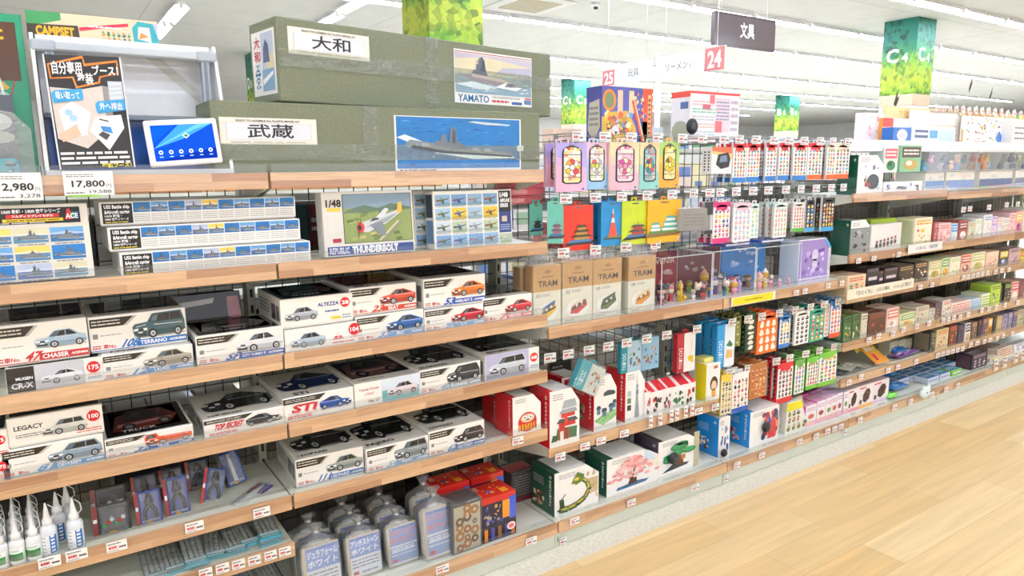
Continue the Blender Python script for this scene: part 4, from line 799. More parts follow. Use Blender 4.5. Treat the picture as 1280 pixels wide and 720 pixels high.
# ------------------------------------------------------------------ clear strip packs lying on the sixth shelf and deck
def strip_pack(label, px, Y, z, n, w=.058, d=.26, rot=0, grp='', head='#5fb8cc'):
    X = XP(px, Y, z); t = thing('strip_pack', label, 'craft pack', (X, Y, z), rot, grp)
    g = G()
    for i in range(4): g.box(.004+i*.013, .014+i*.013, .03, d-.005, .001, .005, '#eceff0', 'plastic', .0008)
    g.build('plastic_strips', t)
    g = G(); g.box(0, w, 0, d, 0, .007, '#fff', 'film', .001); g.build('sleeve', t)
    g = G(); g.box(-.001, w+.001, -.002, .03, .0002, .0085, head, 'card', 0); P = topf(g, 0, w, -.002, .03, .0085); P.rect(.05, .5, .95, .9, '#dff0f4', 1); P.bars(.1, .1, .9, .4, 1, '#e9f6f8', n, .6); g.build('header_card', t)
    return t
z6 = Z6+ZT+.001
for i, (px, Y, rz, lv) in enumerate([(182, .06, 0, 0), (208, .07, 0, 0), (233, .075, .06, 0), (255, .09, -.15, 0), (283, .08, 0, 0), (303, .1, 0, 0), (326, .07, .05, 0), (232, .06, -.03, 1), (326, .09, -.05, 1)]):
    strip_pack('clear pack of plastic strips with turquoise header, %s from left%s' % (nth(i if lv == 0 else i-5 if i == 7 else 6), ', upper of two' if lv else ''), px, Y, z6+lv*.01, i, rot=rz, grp='strip packs on the sixth shelf')
zb = ZB+ZT+.001
for i, (px, Y) in enumerate([(255, .1), (285, .1), (312, .09), (338, .1)]):
    strip_pack('clear strip pack with grey header on bottom deck, %s from left' % nth(i), px, Y, zb, i+20, grp='strip packs on the bottom deck', head='#b9bfae')

# ------------------------------------------------------------------ plaster bags on the deck
def plaster_bag(label, pl, pr, pt, Y, col2, txt, seed, lean=.12):
    x0, w, h = slot(pl, pr, pt, zb, Y); t = thing('plaster_bag', label, 'bag', (x0, Y, zb), (-lean, 0, 0), 'bagged powder along the deck')
    g = G(); g.box(.0, w, 0, .004, .004, h, '#dcc9a4', 'card', 0); F = front(g, 0, w, 0, .004, h); F.rect(.08, .03, 1, .97, '#eef0f4', 1); F.rect(.08, .5, 1, .97, '#7f9bd6', 2)
    F.text(txt, .12, .74, .95, .9, '#fdfdff' if col2 == 'b' else '#e8734a', .03, 3); F.text('ホワイト', .12, .56, .95, .7, '#fdfdff' if col2 == 'b' else '#e8734a', .03, 3); F.bars(.12, .9, .9, .95, 1, '#3a58a8', seed, .6, 3)
    if col2 == 'o': F.rect(.08, .06, 1, .46, '#8aa6d8', 2); F.bars(.15, .3, .9, .42, 1, '#eef2fa', seed, .5, 3)
    F.bars(.12, .22, .92, .46, 3, '#8a94a8' if col2 == 'b' else '#dfe6f4', seed+1, .4, 3); F.rect(.14, .08, .3, .16, '#d03a40', 3); F.bars(.4, .06, .9, .16, 1, '#9aa4b8', seed+2, .5, 3)
    g.build('printed_card', t)
    g = G(); g.box(.004, w-.004, .008, .05, .004, h*.97, '#ecebe6', 'matte', .012)
    for i in range(2): g.lathe([(.004, 0), (.016, .004), (.014, .008), (.004, .009)], w*.4+i*.012, .03, h*.97-.002, '#dfdfdc', 'plastic', 12)
    g.build('powder', t)
    g = G(); n = 14; P = []; Fc = []; rr = random.Random(seed)
    lev = [(0, 1.0, 0), (.5, 1.04, .006), (.97, 1.02, .006), (1.06, .7, .0), (1.16, .22, 0), (1.22, .16, 0), (1.34, .36, 0)]
    for lz, k, o in lev:
        for i in range(n):
            a = 2*PI*i/n; cxx = max(-1, min(1, 1.5*math.cos(a))); cyy = max(-1, min(1, 1.5*math.sin(a))); q = k*rr.uniform(.94, 1.04)
            P.append((w/2+cxx*(w/2+.004)*q+(0 if lz < 1.1 else rr.uniform(-.004, .004)), .026+cyy*.034*q, .002+h*lz))
    for j in range(len(lev)-1):
        for i in range(n): Fc.append((j*n+i, j*n+(i+1) % n, (j+1)*n+(i+1) % n, (j+1)*n+i))
    g.add(P, Fc, '#fff', 'bag', True); g.build('clear_bag', t)
    g = G(); g.lathe([(.006, 0), (.0075, .003), (.006, .006)], w/2, .026, h*1.18, '#eef0ee', 'plastic', 10); g.build('tie', t)
    return t
fr = [(383, 428, 676, .055, 'b', 'ジュラフォーム', 'first'), (437, 478, 664, .065, 'b', 'アンチストーン', 'second'), (487, 523, 652, .06, 'o', 'キャストレジン', 'third'), (533, 572, 630, .03, 'o', 'シリコンゴム', 'fourth')]
for i, (a, b, c, Y, k, s, o) in enumerate(fr):
    plaster_bag('%s clear bag of white powder in the front row, %s print' % (o, 'blue' if k == 'b' else 'blue and orange'), a, b, c, Y, k, s, i)
    plaster_bag('clear bag of white powder behind the %s front one' % o, a-10-i, b-12-i, c-14, Y+.09, k, s, i+10, .1)
    if i in (1, 2): plaster_bag('rearmost clear bag of white powder behind the %s front one' % o, a-20-i, b-24-i, c-26, Y+.18, k, s, i+20, .08)

# ------------------------------------------------------------------ puzzle boxes on the deck
def puzzle_box(label, pl, pr, pt, Y, d, kind, rot=0):
    x0, w, h = slot(pl, pr, pt, zb, Y); t = thing('puzzle_box', label, 'puzzle box', (x0, Y, zb), rot, 'puzzle boxes on the deck')
    g = G(); g.box(0, w, 0, d, 0, h, '#c9281f' if kind == 'r' else '#34353a', 'gloss'); F = front(g, 0, w, 0, 0, h, mat='gloss'); T = topf(g, 0, w, 0, d, h, mat='gloss')
    if kind == 'r':
        F.rect(0, 0, 1, .86, '#2a2140', 1); F.rect(0, .0, 1, .35, '#191526', 2)
        for i in range(5): F.rect(.06+i*.2, .02, .16+i*.2, .3, ['#c87a2a', '#4a4a9a', '#8a5a2a', '#3a3a7a', '#b0662a'][i], 3)
        F.rect(.6, .45, .8, .85, '#f09a2a', 3); F.rect(.8, .4, 1, .9, '#3a5ac8', 3); collage(F.sub(.02, .35, .62, .85, 3), 22, ['#3a4a9a', '#8a8a9a', '#c8a03a', '#20203a', '#5a6ab8'], 3); F.ell(.85, .22, .13, .09, '#f2e4e0', 4); F.ell(.85, .22, .08, .05, '#e0707a', 5)
        collage(T.sub(.2, .15, .75, .85, 1), 16, ['#3a5ac8', '#f0a02a', '#c9281f', '#22306a', '#e8c060'], 5); T.rect(.65, .1, .85, .4, '#f09a2a', 4); T.bars(.05, .6, .2, .9, 4, '#f0d0c0', 2, .5)
    else:
        F.rect(.06, .03, .94, .95, '#b8b3a0', 1); rr = random.Random(3)
        for i in range(14):
            a, b = rr.choice((.25, .5, .75)), .1+.06*i; r = rr.uniform(.08, .16); k = w/h; F.ell(a, b, r, r*k, rr.choice(['#5a4028', '#8a5a30', '#3f3020', '#a06a34']), 2+i*.1, 10); F.ell(a, b, r*.4, r*.4*k, '#c9bfa4', 4, 8)
    g.build('carton', t)
    if kind != 'r': g = G(); g.box(-.003, w+.003, -.003, d+.003, 0, h+.006, '#fff', 'film', .006); g.build('shrink_wrap', t)
    return t
puzzle_box('red topped puzzle box, front right of its group', 603, 645, 612, .02, .1, 'r')
puzzle_box('shrink wrapped puzzle with wooden gear picture', 566, 603, 622, .015, .09, 'k')
puzzle_box('red topped puzzle box behind the wrapped gear puzzle', 548, 588, 600, .125, .1, 'r')
puzzle_box('red topped puzzle box at the back right of its group', 590, 630, 588, .15, .1, 'r')
# ================================================================== hooks with price cards in the peg bays
def hook_proto():
    t = thing('peg_hook', 'x', 'display hook', (0, 0, 0)); L = BACK-.06
    g = G(); g.tube([(-.006, L+.012, -.012), (-.006, .02, -.012), (-.006, .006, -.002)], .0021, '#8d8f8c', 'metal', 6); g.tube([(0, L+.012, .012), (0, .006, .012)], .0016, '#a5a7a4', 'metal', 6); g.box(-.01, .01, L+.008, L+.012, -.02, .02, '#8d8f8c', 'metal', 0); g.build('wire_arm', t)
    g = G(); g.box(-.025, .025, .001, .0035, -.017, .017, '#f8f7f4', 'card', .001); F = front(g, -.025, .025, .001, -.017, .017); card_art(F, 3); g.build('price_card', t)
    g = G(); g.box(-.0265, .0265, -.0006, .0002, -.018, .019, '#fff', 'clear', 0); g.build('clear_pocket', t)
    return t
_hp = None
def hook_row(pts, z, rowname, tilt=0):
    global _hp; seen = []
    for i, px in enumerate(pts):
        X = XP(px, .06, z); lab = '%s price card hook from the left in %s' % (nth(i), rowname); grp = 'price card hooks of '+rowname; r = R.uniform(-.25, .25)
        if _hp is None: _hp = hook_proto(); _hp.location = (X, .06, z); _hp['label'] = lab; _hp['group'] = grp
        else: dup(_hp, (X, .06, z), (0, 0, r*.3), lab, grp)
HZ1, HZ2, HZ3, HZ4, HZ5 = 1.447, 1.236, 1.05, .684, .459
hook_row([723, 757, 790, 823, 854, 879, 906, 925, 946, 968, 987, 1006, 1026, 1042, 1061], HZ1, 'the top hook row')
hook_row([708, 745, 778, 810, 841, 868, 888, 901, 921, 942, 961, 983, 1002, 1021, 1040, 1055], HZ2, 'the second hook row')
hook_row([705, 745, 783, 820], HZ3, 'the row over the tram kits')
hook_row([688, 711, 737, 761, 784, 809, 834, 872, 916, 936, 953, 975, 995, 1014, 1031, 1048], HZ4, 'the hook row below the figure cases')
hook_row([914, 936, 955, 971, 988, 1008, 1025, 1043], HZ5, 'the lowest hook row')

# ------------------------------------------------------------------ flat packs on the hooks
def pack(label, cat, pl, pr, pt, pb, Y, paint, th=.012, side='#eee', mat='card', name='hanging_pack', behind=0, dy=.022, blabel=None, group=None, rot=0, film=False, hd=None, roll=0):
    zc = 1.0
    for _ in range(5): xr = XP(pr, Y, zc); zc = ZP(pb, xr, Y)
    x0 = XP(pl, Y, zc); w = xr-x0; h = ZP(pt, x0, Y)-ZP(pb, x0, Y); z0 = zc
    t = thing(name, label, cat, (x0, Y, z0), (0, roll, rot), group)
    g = G(); g.box(0, w, 0, th, 0, h, side, mat, .0015); F = front(g, 0, w, 0, 0, h, mat=mat); paint(F, g, w, h, th); g.build('printed_pack', t)
    g = G(); hw = min(.03, w*.7); g.box(w/2-hw/2, w/2-.006, th*.4, th*.4+.001, h-.001, h+.014, hd or side, 'plastic', 0); g.box(w/2+.006, w/2+hw/2, th*.4, th*.4+.001, h-.001, h+.014, hd or side, 'plastic', 0); g.box(w/2-.006, w/2+.006, th*.4, th*.4+.001, h+.009, h+.0145, hd or side, 'plastic', 0); g.build('hang_tab', t)
    if film: g = G(); g.box(-.004, w+.004, -.003, th+.004, -.004, h+.01, '#fff', 'film', .004); g.build('clear_sleeve', t)
    for i in range(behind):
        dup(t, (x0+R.uniform(-.002, .002), Y+dy*(i+1), z0+R.uniform(-.001, .002)), (0, roll, rot), (blabel or label)+', %s behind' % nth(i), group or (blabel or label).split(',')[0])
    return t
def glasswin(back, back2, cols, cx=.5):
    def paint(F, g, w, h, th):
        F.rect(0, 0, 1, 1, back, 0); F.poly([(0, 0), (1, 0), (1, .35), (0, .55)], back2, 1); F.poly([(0, .55), (1, .35), (1, .5), (0, .72)], mixc(back, back2, .5), 1)
        arch = lambda m: [(.22-m, .22-m*.6), (.3, .18-m*.6), (.72, .18-m*.6), (.8+m, .22-m*.6), (.8+m, .8)]+[(.51+(.29+m)*math.cos(a*PI/8), .8+(.12+m*.7)*math.sin(a*PI/8)) for a in range(1, 8)]+[(.22-m, .8)]
        F.poly(arch(.035), '#23262b', 2); F.poly(arch(-.015), mixc(cols[0], '#fff', .35), 3)
        rr = random.Random(len(back)*7+int(w*1e4))
        for j in range(9):   # small panes of a plain leaded glass pattern
            for i in range(4):
                x = .245+i*.135; y = .23+j*.068; F.poly([(x+.006, y+.004), (x+.125, y+rr.uniform(0, .012)), (x+.128, y+.06), (x+.01, y+.062)], mixc(rr.choice(cols), '#fff', rr.uniform(.1, .5)), 4)
        for i in range(8): a = 2*PI*i/8; F.ell(.51+.16*math.cos(a), .5+.11*math.sin(a), .1, .068, '#2b2c30', 5+i*.2, 9); F.ell(.51+.16*math.cos(a), .5+.11*math.sin(a), .085, .057, cols[i % len(cols)], 5.1+i*.2, 9)
        F.ell(.51, .5, .1, .07, '#2b2c30', 7, 10); F.ell(.51, .5, .08, .056, cols[-1], 7.2, 10)
        for i in range(5): F.ell(.3+i*.105, .86+.025*math.sin(i*PI/4), .05, .032, cols[(i+1) % len(cols)], 5, 8)
        F.line(.22, .76, .8, .76, .002, '#23262b', 7.5); F.line(.22, .3, .8, .3, .002, '#23262b', 7.5)
        for s in (.22, .8): F.line(s, .2, s, .82, .003, '#1c1e22', 8)
        F.ell(.5, .955, .12, .012, '#777', 2, 8); F.rect(.84, .03, .92, .075, '#3a7ac0', 2)
    return paint
GW = 'arched window craft packs in the top hook row'
pack('lavender to pink window pack, front one of the leftmost hook', 'craft pack', 695, 733, 177, 239, .075, glasswin('#b3a6e3', '#f2b4cf', ['#f0d23a', '#f6f4f0', '#d83a44', '#e9b02f', '#f6f4f0']), side='#e8c8dc', group=GW)
pack('lavender window pack half hidden behind the front one', 'craft pack', 682, 716, 178, 233, .13, glasswin('#b3a6e3', '#f2b4cf', ['#f0d23a', '#f6f4f0', '#d83a44', '#e9b02f', '#f6f4f0']), side='#e8c8dc', group=GW)
pack('pink to blue window pack with white petals', 'craft pack', 730, 760, 177, 236, .085, glasswin('#eac4da', '#9cc8ea', ['#f4f2ee', '#b9bcc0', '#e9e6dc', '#d05a60', '#c9d050']), side='#cfd4e8', group=GW, behind=1, blabel='pink to blue window pack')
pack('peach to pink window pack with pink flower', 'craft pack', 762, 798, 176, 237, .07, glasswin('#f4dcae', '#f4b8ca', ['#f6c8d4', '#e05a8a', '#f2e6c0', '#c8489a', '#ee8ab0']), side='#f2d4c0', group=GW, behind=1, blabel='peach to pink window pack')
pack('cream to teal window pack with teal petals', 'craft pack', 799, 823, 177, 236, .075, glasswin('#f2d8a6', '#8fd0c6', ['#2f8a94', '#3aa0a8', '#d0404a', '#1f5a70', '#e8c05a']), side='#bfe0d0', group=GW)
pack('green to amber window pack with yellow petals', 'craft pack', 823, 848, 176, 234, .075, glasswin('#a9d070', '#f4a83a', ['#f2e03a', '#f0c82a', '#e0b428', '#6a5a2a', '#f6ea80']), side='#f0c060', group=GW)
# device box
def devp(F, g, w, h, th):
    F.rect(0, 0, 1, 1, '#f2f1ee', 0); F.poly([(0, .75), (1, .55), (1, 1), (0, 1)], '#f4c27a', 1); F.poly([(0, .85), (1, .75), (1, 1), (0, 1)], '#e66a44', 2); F.poly([(.2, .35), (.3, .72), (.8, .8), (.92, .55), (.85, .25), (.45, .18)], '#24262a', 3); F.poly([(.36, .42), (.42, .66), (.72, .7), (.76, .46)], '#7a8aa4', 4)
    S = leftf(g, 0, 0, th, 0, h)
    for i in range(2):
        for j in range(7): S.ell(.3+.4*i, .15+.11*j, .09, .035, '#222', 1, 8)
pack('white and orange box with a black square device', 'gadget box', 889, 914, 183, 217, .06, devp, .05, '#f0eeea')
def sheetp(seed, top='#d8262e', bot='#2a7ac8', pal=None, nx=4, ny=7, bg='#f6f5f2'):
    def paint(F, g, w, h, th):
        F.rect(0, 0, 1, 1, bg, 0)
        if top: F.rect(0, .88, 1, 1, top, 1); F.ell(.5, .86, .35, .08, top, 1)
        if bot: F.rect(0, 0, 1, .13, bot, 1)
        icons(F.sub(.06, .14 if bot else .04, .96, .84 if top else .96, 1), nx, ny, pal, seed)
    return paint
PW = ['#e8a02a', '#4aa0c8', '#d84a3a', '#3a3a40', '#7a9a4a', '#c87a9a']
top_sheets = [(915, 931, 228), (932, 948, 227), (956, 969, 226), (972, 985, 225), (990, 1007, 225), (1008, 1026, 224), (1032, 1042, 224), (1042, 1060, 223)]
for i, (a, b, c) in enumerate(top_sheets):
    pack('%s white motif sheet pack from the left in the top hook row' % nth(i), 'sticker pack', a, b, 178, c, .075, sheetp(i+3, '#d8262e' if i < 6 else '#e9d8c0', '#2a7ac8' if i < 5 else '#e0662a', PW, 4 if b-a > 14 else 3), side='#dfe2e6', group='white motif sheet packs in the top hook row', behind=2, dy=.04, blabel='%s motif sheet pack from the left in the top hook row' % nth(i))
# second row: landmark kits on bright cards
def pagoda(F, roof='#5a4a34', wall='#9a7a44', base='#2c2f34', n=3, a=.34, b=.16):
    F.poly([(a-.16, b), (a+.5, b+.02), (a+.62, b+.08), (a+.0, b+.08)], base, 2); F.poly([(a-.05, b+.05), (a+.5, b+.06), (a+.45, b+.11), (a+.02, b+.1)], '#4a7ab0', 3)
    for i in range(n):
        y = b+.1+i*.085; k = 1-i*.24; m = a+.26; F.rect(m-.16*k, y, m+.16*k, y+.06, wall, 4+i); F.poly([(m-.26*k, y+.045), (m+.26*k, y+.05), (m+.16*k, y+.09), (m-.16*k, y+.09)], roof, 4.5+i)
    F.line(a+.26, b+.1+n*.085, a+.26, b+.18+n*.085, .002, wall, 8)
def tower(F, cols=('#e0543a', '#e8e4dc'), a=.55, b=.2, base='#7a8a5a'):
    F.poly([(a-.3, b), (a+.3, b-.01), (a+.38, b+.05), (a-.14, b+.07)], '#2f3a34', 2); F.poly([(a-.24, b+.02), (a+.28, b+.015), (a+.32, b+.05), (a-.12, b+.06)], base, 3)
    for i in range(6): w0, w1 = .13*(1-i/6)**1.5+.012, .13*(1-(i+1)/6)**1.5+.01; F.poly([(a-w0, b+.05+i*.08), (a+w0, b+.05+i*.08), (a+w1, b+.13+i*.08), (a-w1, b+.13+i*.08)], cols[i % 2] if i > 1 else cols[0], 4)
    F.rect(a-.06, b+.2, a+.06, b+.23, cols[0], 5)
def castle(F, wall='#eef0ea', roof='#5fb0a4', a=.2, b=.2):
    F.poly([(a-.06, b-.02), (a+.6, b), (a+.72, b+.07), (a+.04, b+.07)], '#8a6a3a', 2); F.poly([(a, b+.05), (a+.62, b+.06), (a+.55, b+.12), (a+.05, b+.12)], '#5a8a4a', 3)
    for x, k, n in ((a+.45, 1, 3), (a+.15, .55, 2)):
        for i in range(n): y = b+.1+i*.09*k**.5; q = k*(1-i*.22); F.rect(x-.17*q, y, x+.17*q, y+.06, wall, 4+i); F.poly([(x-.22*q, y+.045), (x+.22*q, y+.045), (x+.12*q, y+.09), (x-.12*q, y+.09)], roof, 4.5+i)
def cardp(bg, art):
    def paint(F, g, w, h, th):
        F.rect(0, 0, 1, 1, bg, 0); F.ell(.5, .945, .16, .018, '#6a5a50', 1, 8)
        for i in range(4): F.bars(.06, .66+i*.055, .06+.3, .68+i*.055, 1, mixc(bg, '#000', .35), i, .4)
        art(F.sub(-.3, -.1, 1.2, 1.18, 2)); F.rect(.9, .03, .97, .1, '#e9f0f6', 2); F.rect(.91, .04, .96, .075, '#5a9ad0', 3)
    return paint
GL = 'bright landmark block kit cards'
pack('red card with a golden pagoda block kit', 'block kit', 704, 741, 254, 311, .09, cardp('#e23a28', lambda F: pagoda(F, '#4a3a2a', '#b08a44')), .02, '#c83020', group=GL)
pack('blue card with a red and white tower block kit', 'block kit', 751, 778, 250, 306, .075, cardp('#1f8cc8', lambda F: tower(F)), .02, '#187ab0', group=GL, behind=1, dy=.05, blabel='blue card hanging')
pack('dark blue card half hidden left of the tower card', 'block kit', 738, 762, 253, 307, .15, cardp('#1a76b4', lambda F: None), .02, '#156498', group=GL)
pack('lime card with a dark temple gate block kit', 'block kit', 777, 809, 249, 304, .07, cardp('#c3d52e', lambda F: pagoda(F, '#55504c', '#b03a34', '#2c2f34', 2)), .02, '#a9bc22', group=GL)
pack('amber card with a white and teal castle block kit', 'block kit', 809, 850, 247, 301, .06, cardp('#f6b21c', lambda F: castle(F)), .02, '#dc9a10', group=GL)
pack('teal card turned edge on at the left end', 'block kit', 684, 700, 250, 303, .1, cardp('#6fc4b0', lambda F: pagoda(F, '#6a5a6a', '#a06a7a', '#444', 2)), .006, '#5fb4a0', group=GL, rot=-.75)
pack('second teal card turned edge on further back', 'block kit', 662, 676, 254, 293, .2, cardp('#6fc4b0', lambda F: pagoda(F, '#444', '#333', '#333', 2)), .006, '#5fb4a0', group=GL, rot=-.3)
for i in range(3):
    t = thing('craft_box', 'pink box end %s behind the window packs' % ['lowest', 'middle', 'topmost'][i], 'craft box', (-.05+.012*i, .22, 1.216+i*.03), 0, 'pink boxes behind the window packs'); g = G(); g.box(0, .16, 0, .1, 0, .028, '#e8737a', 'card'); P = front(g, 0, .16, 0, 0, .028); P.rect(.1, .2, .5, .8, '#f2a9ac', 1); g.build('carton', t); g = G(); g.box(.005, .155, -.001, 0, .02, .026, '#d05560', 'card', 0); g.build('flap', t)
# grey hanging carton, pens and pastel packs
def greyp(F, g, w, h, th): F.rect(0, 0, 1, 1, '#8d8a84', 0); F.bars(.1, .2, .9, .8, 4, '#7b7872', 3, .3); S = leftf(g, 0, 0, th, 0, h); S.rect(.2, .3, .6, .6, '#c9c8c4', 1)
pack('grey carton with silver top hanging askew', 'carton', 851, 876, 259, 287, .03, greyp, .09, '#b9b9b8', rot=-.3)
def penp(F, g, w, h, th): F.rect(0, 0, 1, 1, '#c9cccc', 0); F.rect(0, .6, 1, 1, '#2c2c30', 1); F.rect(.3, 0, .7, .6, '#8a8c90', 1); F.rect(0, 0, 1, .12, '#3a3a3e', 2)
pack('black capped clear tool pack left of the pink sheet', 'tool pack', 880, 890, 252, 292, .06, penp, .02, '#aaa')
row2 = [(890, 911, 251, 303, '#d8307a', '#f7f0f2', ['#6a3a9a', '#f0c02a', '#d8304a', '#3a3a8a', '#e8508a'], 'pink topped sheet pack with bold figures'), (915, 937, 252, 301, '#f0c8d8', '#f6f2f0', ['#f0b0c0', '#a9d0e0', '#e8d8b0', '#c8a9d8'], 'pale pink pastel sheet pack'), (937, 947, 254, 297, '#c9e0e0', '#eef4f2', ['#9ac8d0', '#c8d8a0'], 'narrow mint sheet pack'), (966, 982, 252, 296, '#cfe2dc', '#f2f5f0', ['#e0b070', '#8ac0b0', '#e0a0a0'], 'pale green sheet pack'), (990, 1004, 252, 289, '#e8e0d8', '#f4f0ec', ['#d83a4a', '#3a9a4a', '#c84a6a'], 'sheet pack with red berries and green foot'), (1006, 1016, 249, 289, '#2a2a30', '#2a2a30', ['#f0c020', '#e8e0d0', '#4a8ad0'], 'narrow black sheet pack with yellow motifs'), (1026, 1041, 246, 288, '#3a3436', '#2a2a30', ['#f2c818', '#e8e4dc', '#d05a3a'], 'black sheet pack with yellow motifs at right end')]
for i, (a, b, c, d, tc, bg, pal, lab) in enumerate(row2):
    pack(lab, 'sticker pack', a, b, c, d, .075, sheetp(40+i, tc, [tc, None, None, None, '#4aa03a', '#3aa0d8', '#3aa0d8'][i], pal, 4 if b-a > 13 else 2, 6, bg), side='#ddd', group='sheet packs in the second hook row', behind=2, dy=.035, blabel=lab)
# ------------------------------------------------------------------ tram kits
zm = Z_M+ZT+.001
def tram(label, pl, pr, pt, Y, no, cols, wrap=True):
    x0, w, h = slot(pl, pr, pt, zm, Y); t = thing('tram_kit_box', label, 'train kit', (x0, Y, zm), 0, 'brown and cream tram kits')
    g = G(); g.box(0, w, 0, .05, 0, h, '#e9e6d6', 'card'); g.box(-.0004, w+.0004, -.0004, .0504, h*.58, h+.0004, '#c89a5e', 'card', .001); F = front(g, 0, w, -.0004, 0, h); F.text('TRAM', .16, .66, .86, .76, '#2a2018', .01, 2); F.bars(.3, .8, .7, .84, 1, '#7a5a34', 2, .4); F.ell(.5, .9, .12, .03, '#a97c46', 2); F.text(no, .1, .49, .24, .55, '#444', .0, 2); F.bars(.3, .5, .6, .55, 2, '#999', 3, .4)
    F.ell(.5, .24, .38, .15, '#f7f6f2', 2); F.poly([(.25, .16), (.3, .28), (.76, .4), (.82, .27), (.5, .15)], cols[0], 3); F.poly([(.3, .27), (.34, .33), (.78, .43), (.76, .37)], cols[1], 4); F.poly([(.28, .2), (.8, .3), (.8, .33), (.28, .24)], cols[2], 4); F.bars(.1, .04, .4, .07, 1, '#999', 4, .5)
    for i in range(5): F.rect(.36+i*.08, .24+i*.022, .41+i*.08, .28+i*.022, '#e9f0f4' if i % 2 else '#444', 5)
    g.build('carton', t)
    if wrap: g = G(); g.box(-.005, w+.005, -.004, .055, 0, h+.02, '#fff', 'film', .006); g.prism([(0, h+.02), (w, h+.02), (w*.75, h+.05), (w*.3, h+.055)], .02, .024, '#fff', 'bag'); g.build('clear_bag', t)
tram('tram kit with blue and yellow car, leftmost front box', 667, 701, 330, .07, '01', ['#e8c020', '#3a5ab0', '#2a2a3a'])
tram('tram kit half hidden behind the leftmost front box', 652, 684, 332, .13, '01', ['#e8c020', '#3a5ab0', '#2a2a3a'])
tram('tram kit with red and white car', 703, 740, 325, .07, '02', ['#d03a44', '#e9e0c8', '#5a5040'])
tram('tram kit with green car', 741, 776, 322, .07, '03', ['#5a7a3a', '#3f5a2c', '#2a3a20'])
tram('tram kit with orange car, rightmost front box', 785, 818, 319, .065, '04', ['#e89a20', '#f0d8a0', '#b06a10'])
tram('tram kit standing back between the green and orange ones', 770, 800, 322, .16, '04', ['#e89a20', '#f0d8a0', '#b06a10'])
# ------------------------------------------------------------------ acrylic cases of tiny figures
def fig(label, x, y, z, body, head, kind, rz=0, s=1.0):
    t = thing('miniature_figure', label, 'figurine', (x, y, z), rz, 'tiny figures in the clear cases')
    g = G(); g.lathe([(.009*s, 0), (.0095*s, .002), (.007*s, .008*s), (.008*s, .018*s), (.005*s, .026*s)], 0, 0, 0, body, 'plastic', 12)
    for q in (-1, 1): g.ball((q*.009*s, -.002, .017*s), (.003*s, .003*s, .006*s), body, 'plastic', 7, 5); g.ball((q*.005*s, -.002, .002), (.004*s, .005*s, .003*s), mixc(body, '#000', .3), 'plastic', 7, 5)
    g.build('body', t)
    g = G(); g.ball((0, 0, .035*s), (.012*s, .011*s, .0105*s), head, 'plastic', 12, 8)
    for q in (-1, 1): g.ball((q*.004*s, -.0105*s, .035*s), .0013*s, '#222', 'plastic', 6, 4)
    if kind == 0: g.lathe([(.012*s, .043*s), (.007*s, .047*s), (.002*s, .056*s)], 0, 0, 0, mixc(body, '#fff', .2), 'plastic', 10)
    elif kind == 1:
        for q in (-1, 1): g.ball((q*.009*s, 0, .045*s), (.0045*s, .003*s, .005*s), mixc(head, '#000', .25), 'plastic', 7, 5)
    else: g.ball((0, .001, .04*s), (.0128*s, .0118*s, .0075*s), mixc(body, '#000', .35), 'plastic', 10, 6)
    g.build('head', t); return t
def acrylic_case(label, pl, pr, pt, back, Y, d, figs, bt=None, seed=0):
    x0, w, h = slot(pl, pr, pt, zm, Y); t = thing('acrylic_case', label, 'display case', (x0, Y, zm), 0, 'clear figure cases on the mid shelf')
    g = G(); e = .0025
    g.box(0, w, 0, .0012, 0, h, '#fff', 'acrylic', 0); g.box(0, .0012, .002, d, 0, h, '#fff', 'acrylic', 0); g.box(w-.0012, w, .002, d, 0, h, '#fff', 'acrylic', 0); g.box(0, w, 0, d, h, h+.0012, '#fff', 'acrylic', 0); g.build('clear_cover', t)
    g = G()
    for xx in (0, w-e): 
        for yy in (0, d-e): g.box(xx, xx+e, yy, yy+e, 0, h, '#e9eef2', 'plastic', 0)
    for yy in (0, d-e): g.box(0, w, yy, yy+e, h-e, h+.001, '#e4eaee', 'plastic', 0)
    for xx in (0, w-e): g.box(xx, xx+e, 0, d, h-e, h+.001, '#e4eaee', 'plastic', 0)
    g.build('edge_strips', t)
    g = G(); g.box(.003, w-.003, .003, d-.003, .0, .006, '#eeeef2', 'gloss', 0); g.build('base_plate', t)
    g = G(); g.box(.003, w-.003, d-.008, d-.004, .006, h-.006, back, 'card', 0); F = front(g, .003, w-.003, d-.008, .006, h-.006); rr = random.Random(seed)
    if bt: F.text(bt, .25, .72, .95, .84, '#e9dfc8', .0, 2)
    collage(F.sub(.05, .3, .95, .95, 1), 14, [mixc(back, '#fff', .3), mixc(back, '#000', .25), mixc(back, '#fff', .5)], seed); g.build('backdrop', t)
    rq = random.Random(seed+50); FC = ['#c83a44', '#e8b828', '#6a4a9a', '#f0a8b8', '#3a8aa0', '#e8e0d4', '#3a3038', '#e07a2a', '#8ab04a']
    for q in range(9): figs = figs+[('%s little figure counting from front to back in %s clear case' % (nth(q), label.split(',')[1].split()[0]), .08+.84*rq.random(), .1+.09*q, rq.choice(FC), rq.choice(['#f0dcc8', '#e8c8a8', '#f4e4d8', '#e8b828', '#5a4a5a']), q % 3, rq.uniform(.9, 1.5))]
    for i, (lab, fx, fy, b, hd, k, s) in enumerate(figs): fig(lab, x0+w*fx, Y+d*fy, zm+.0065+(0 if fy < .6 else .0), b, hd, k, R.uniform(-.4, .4), s)
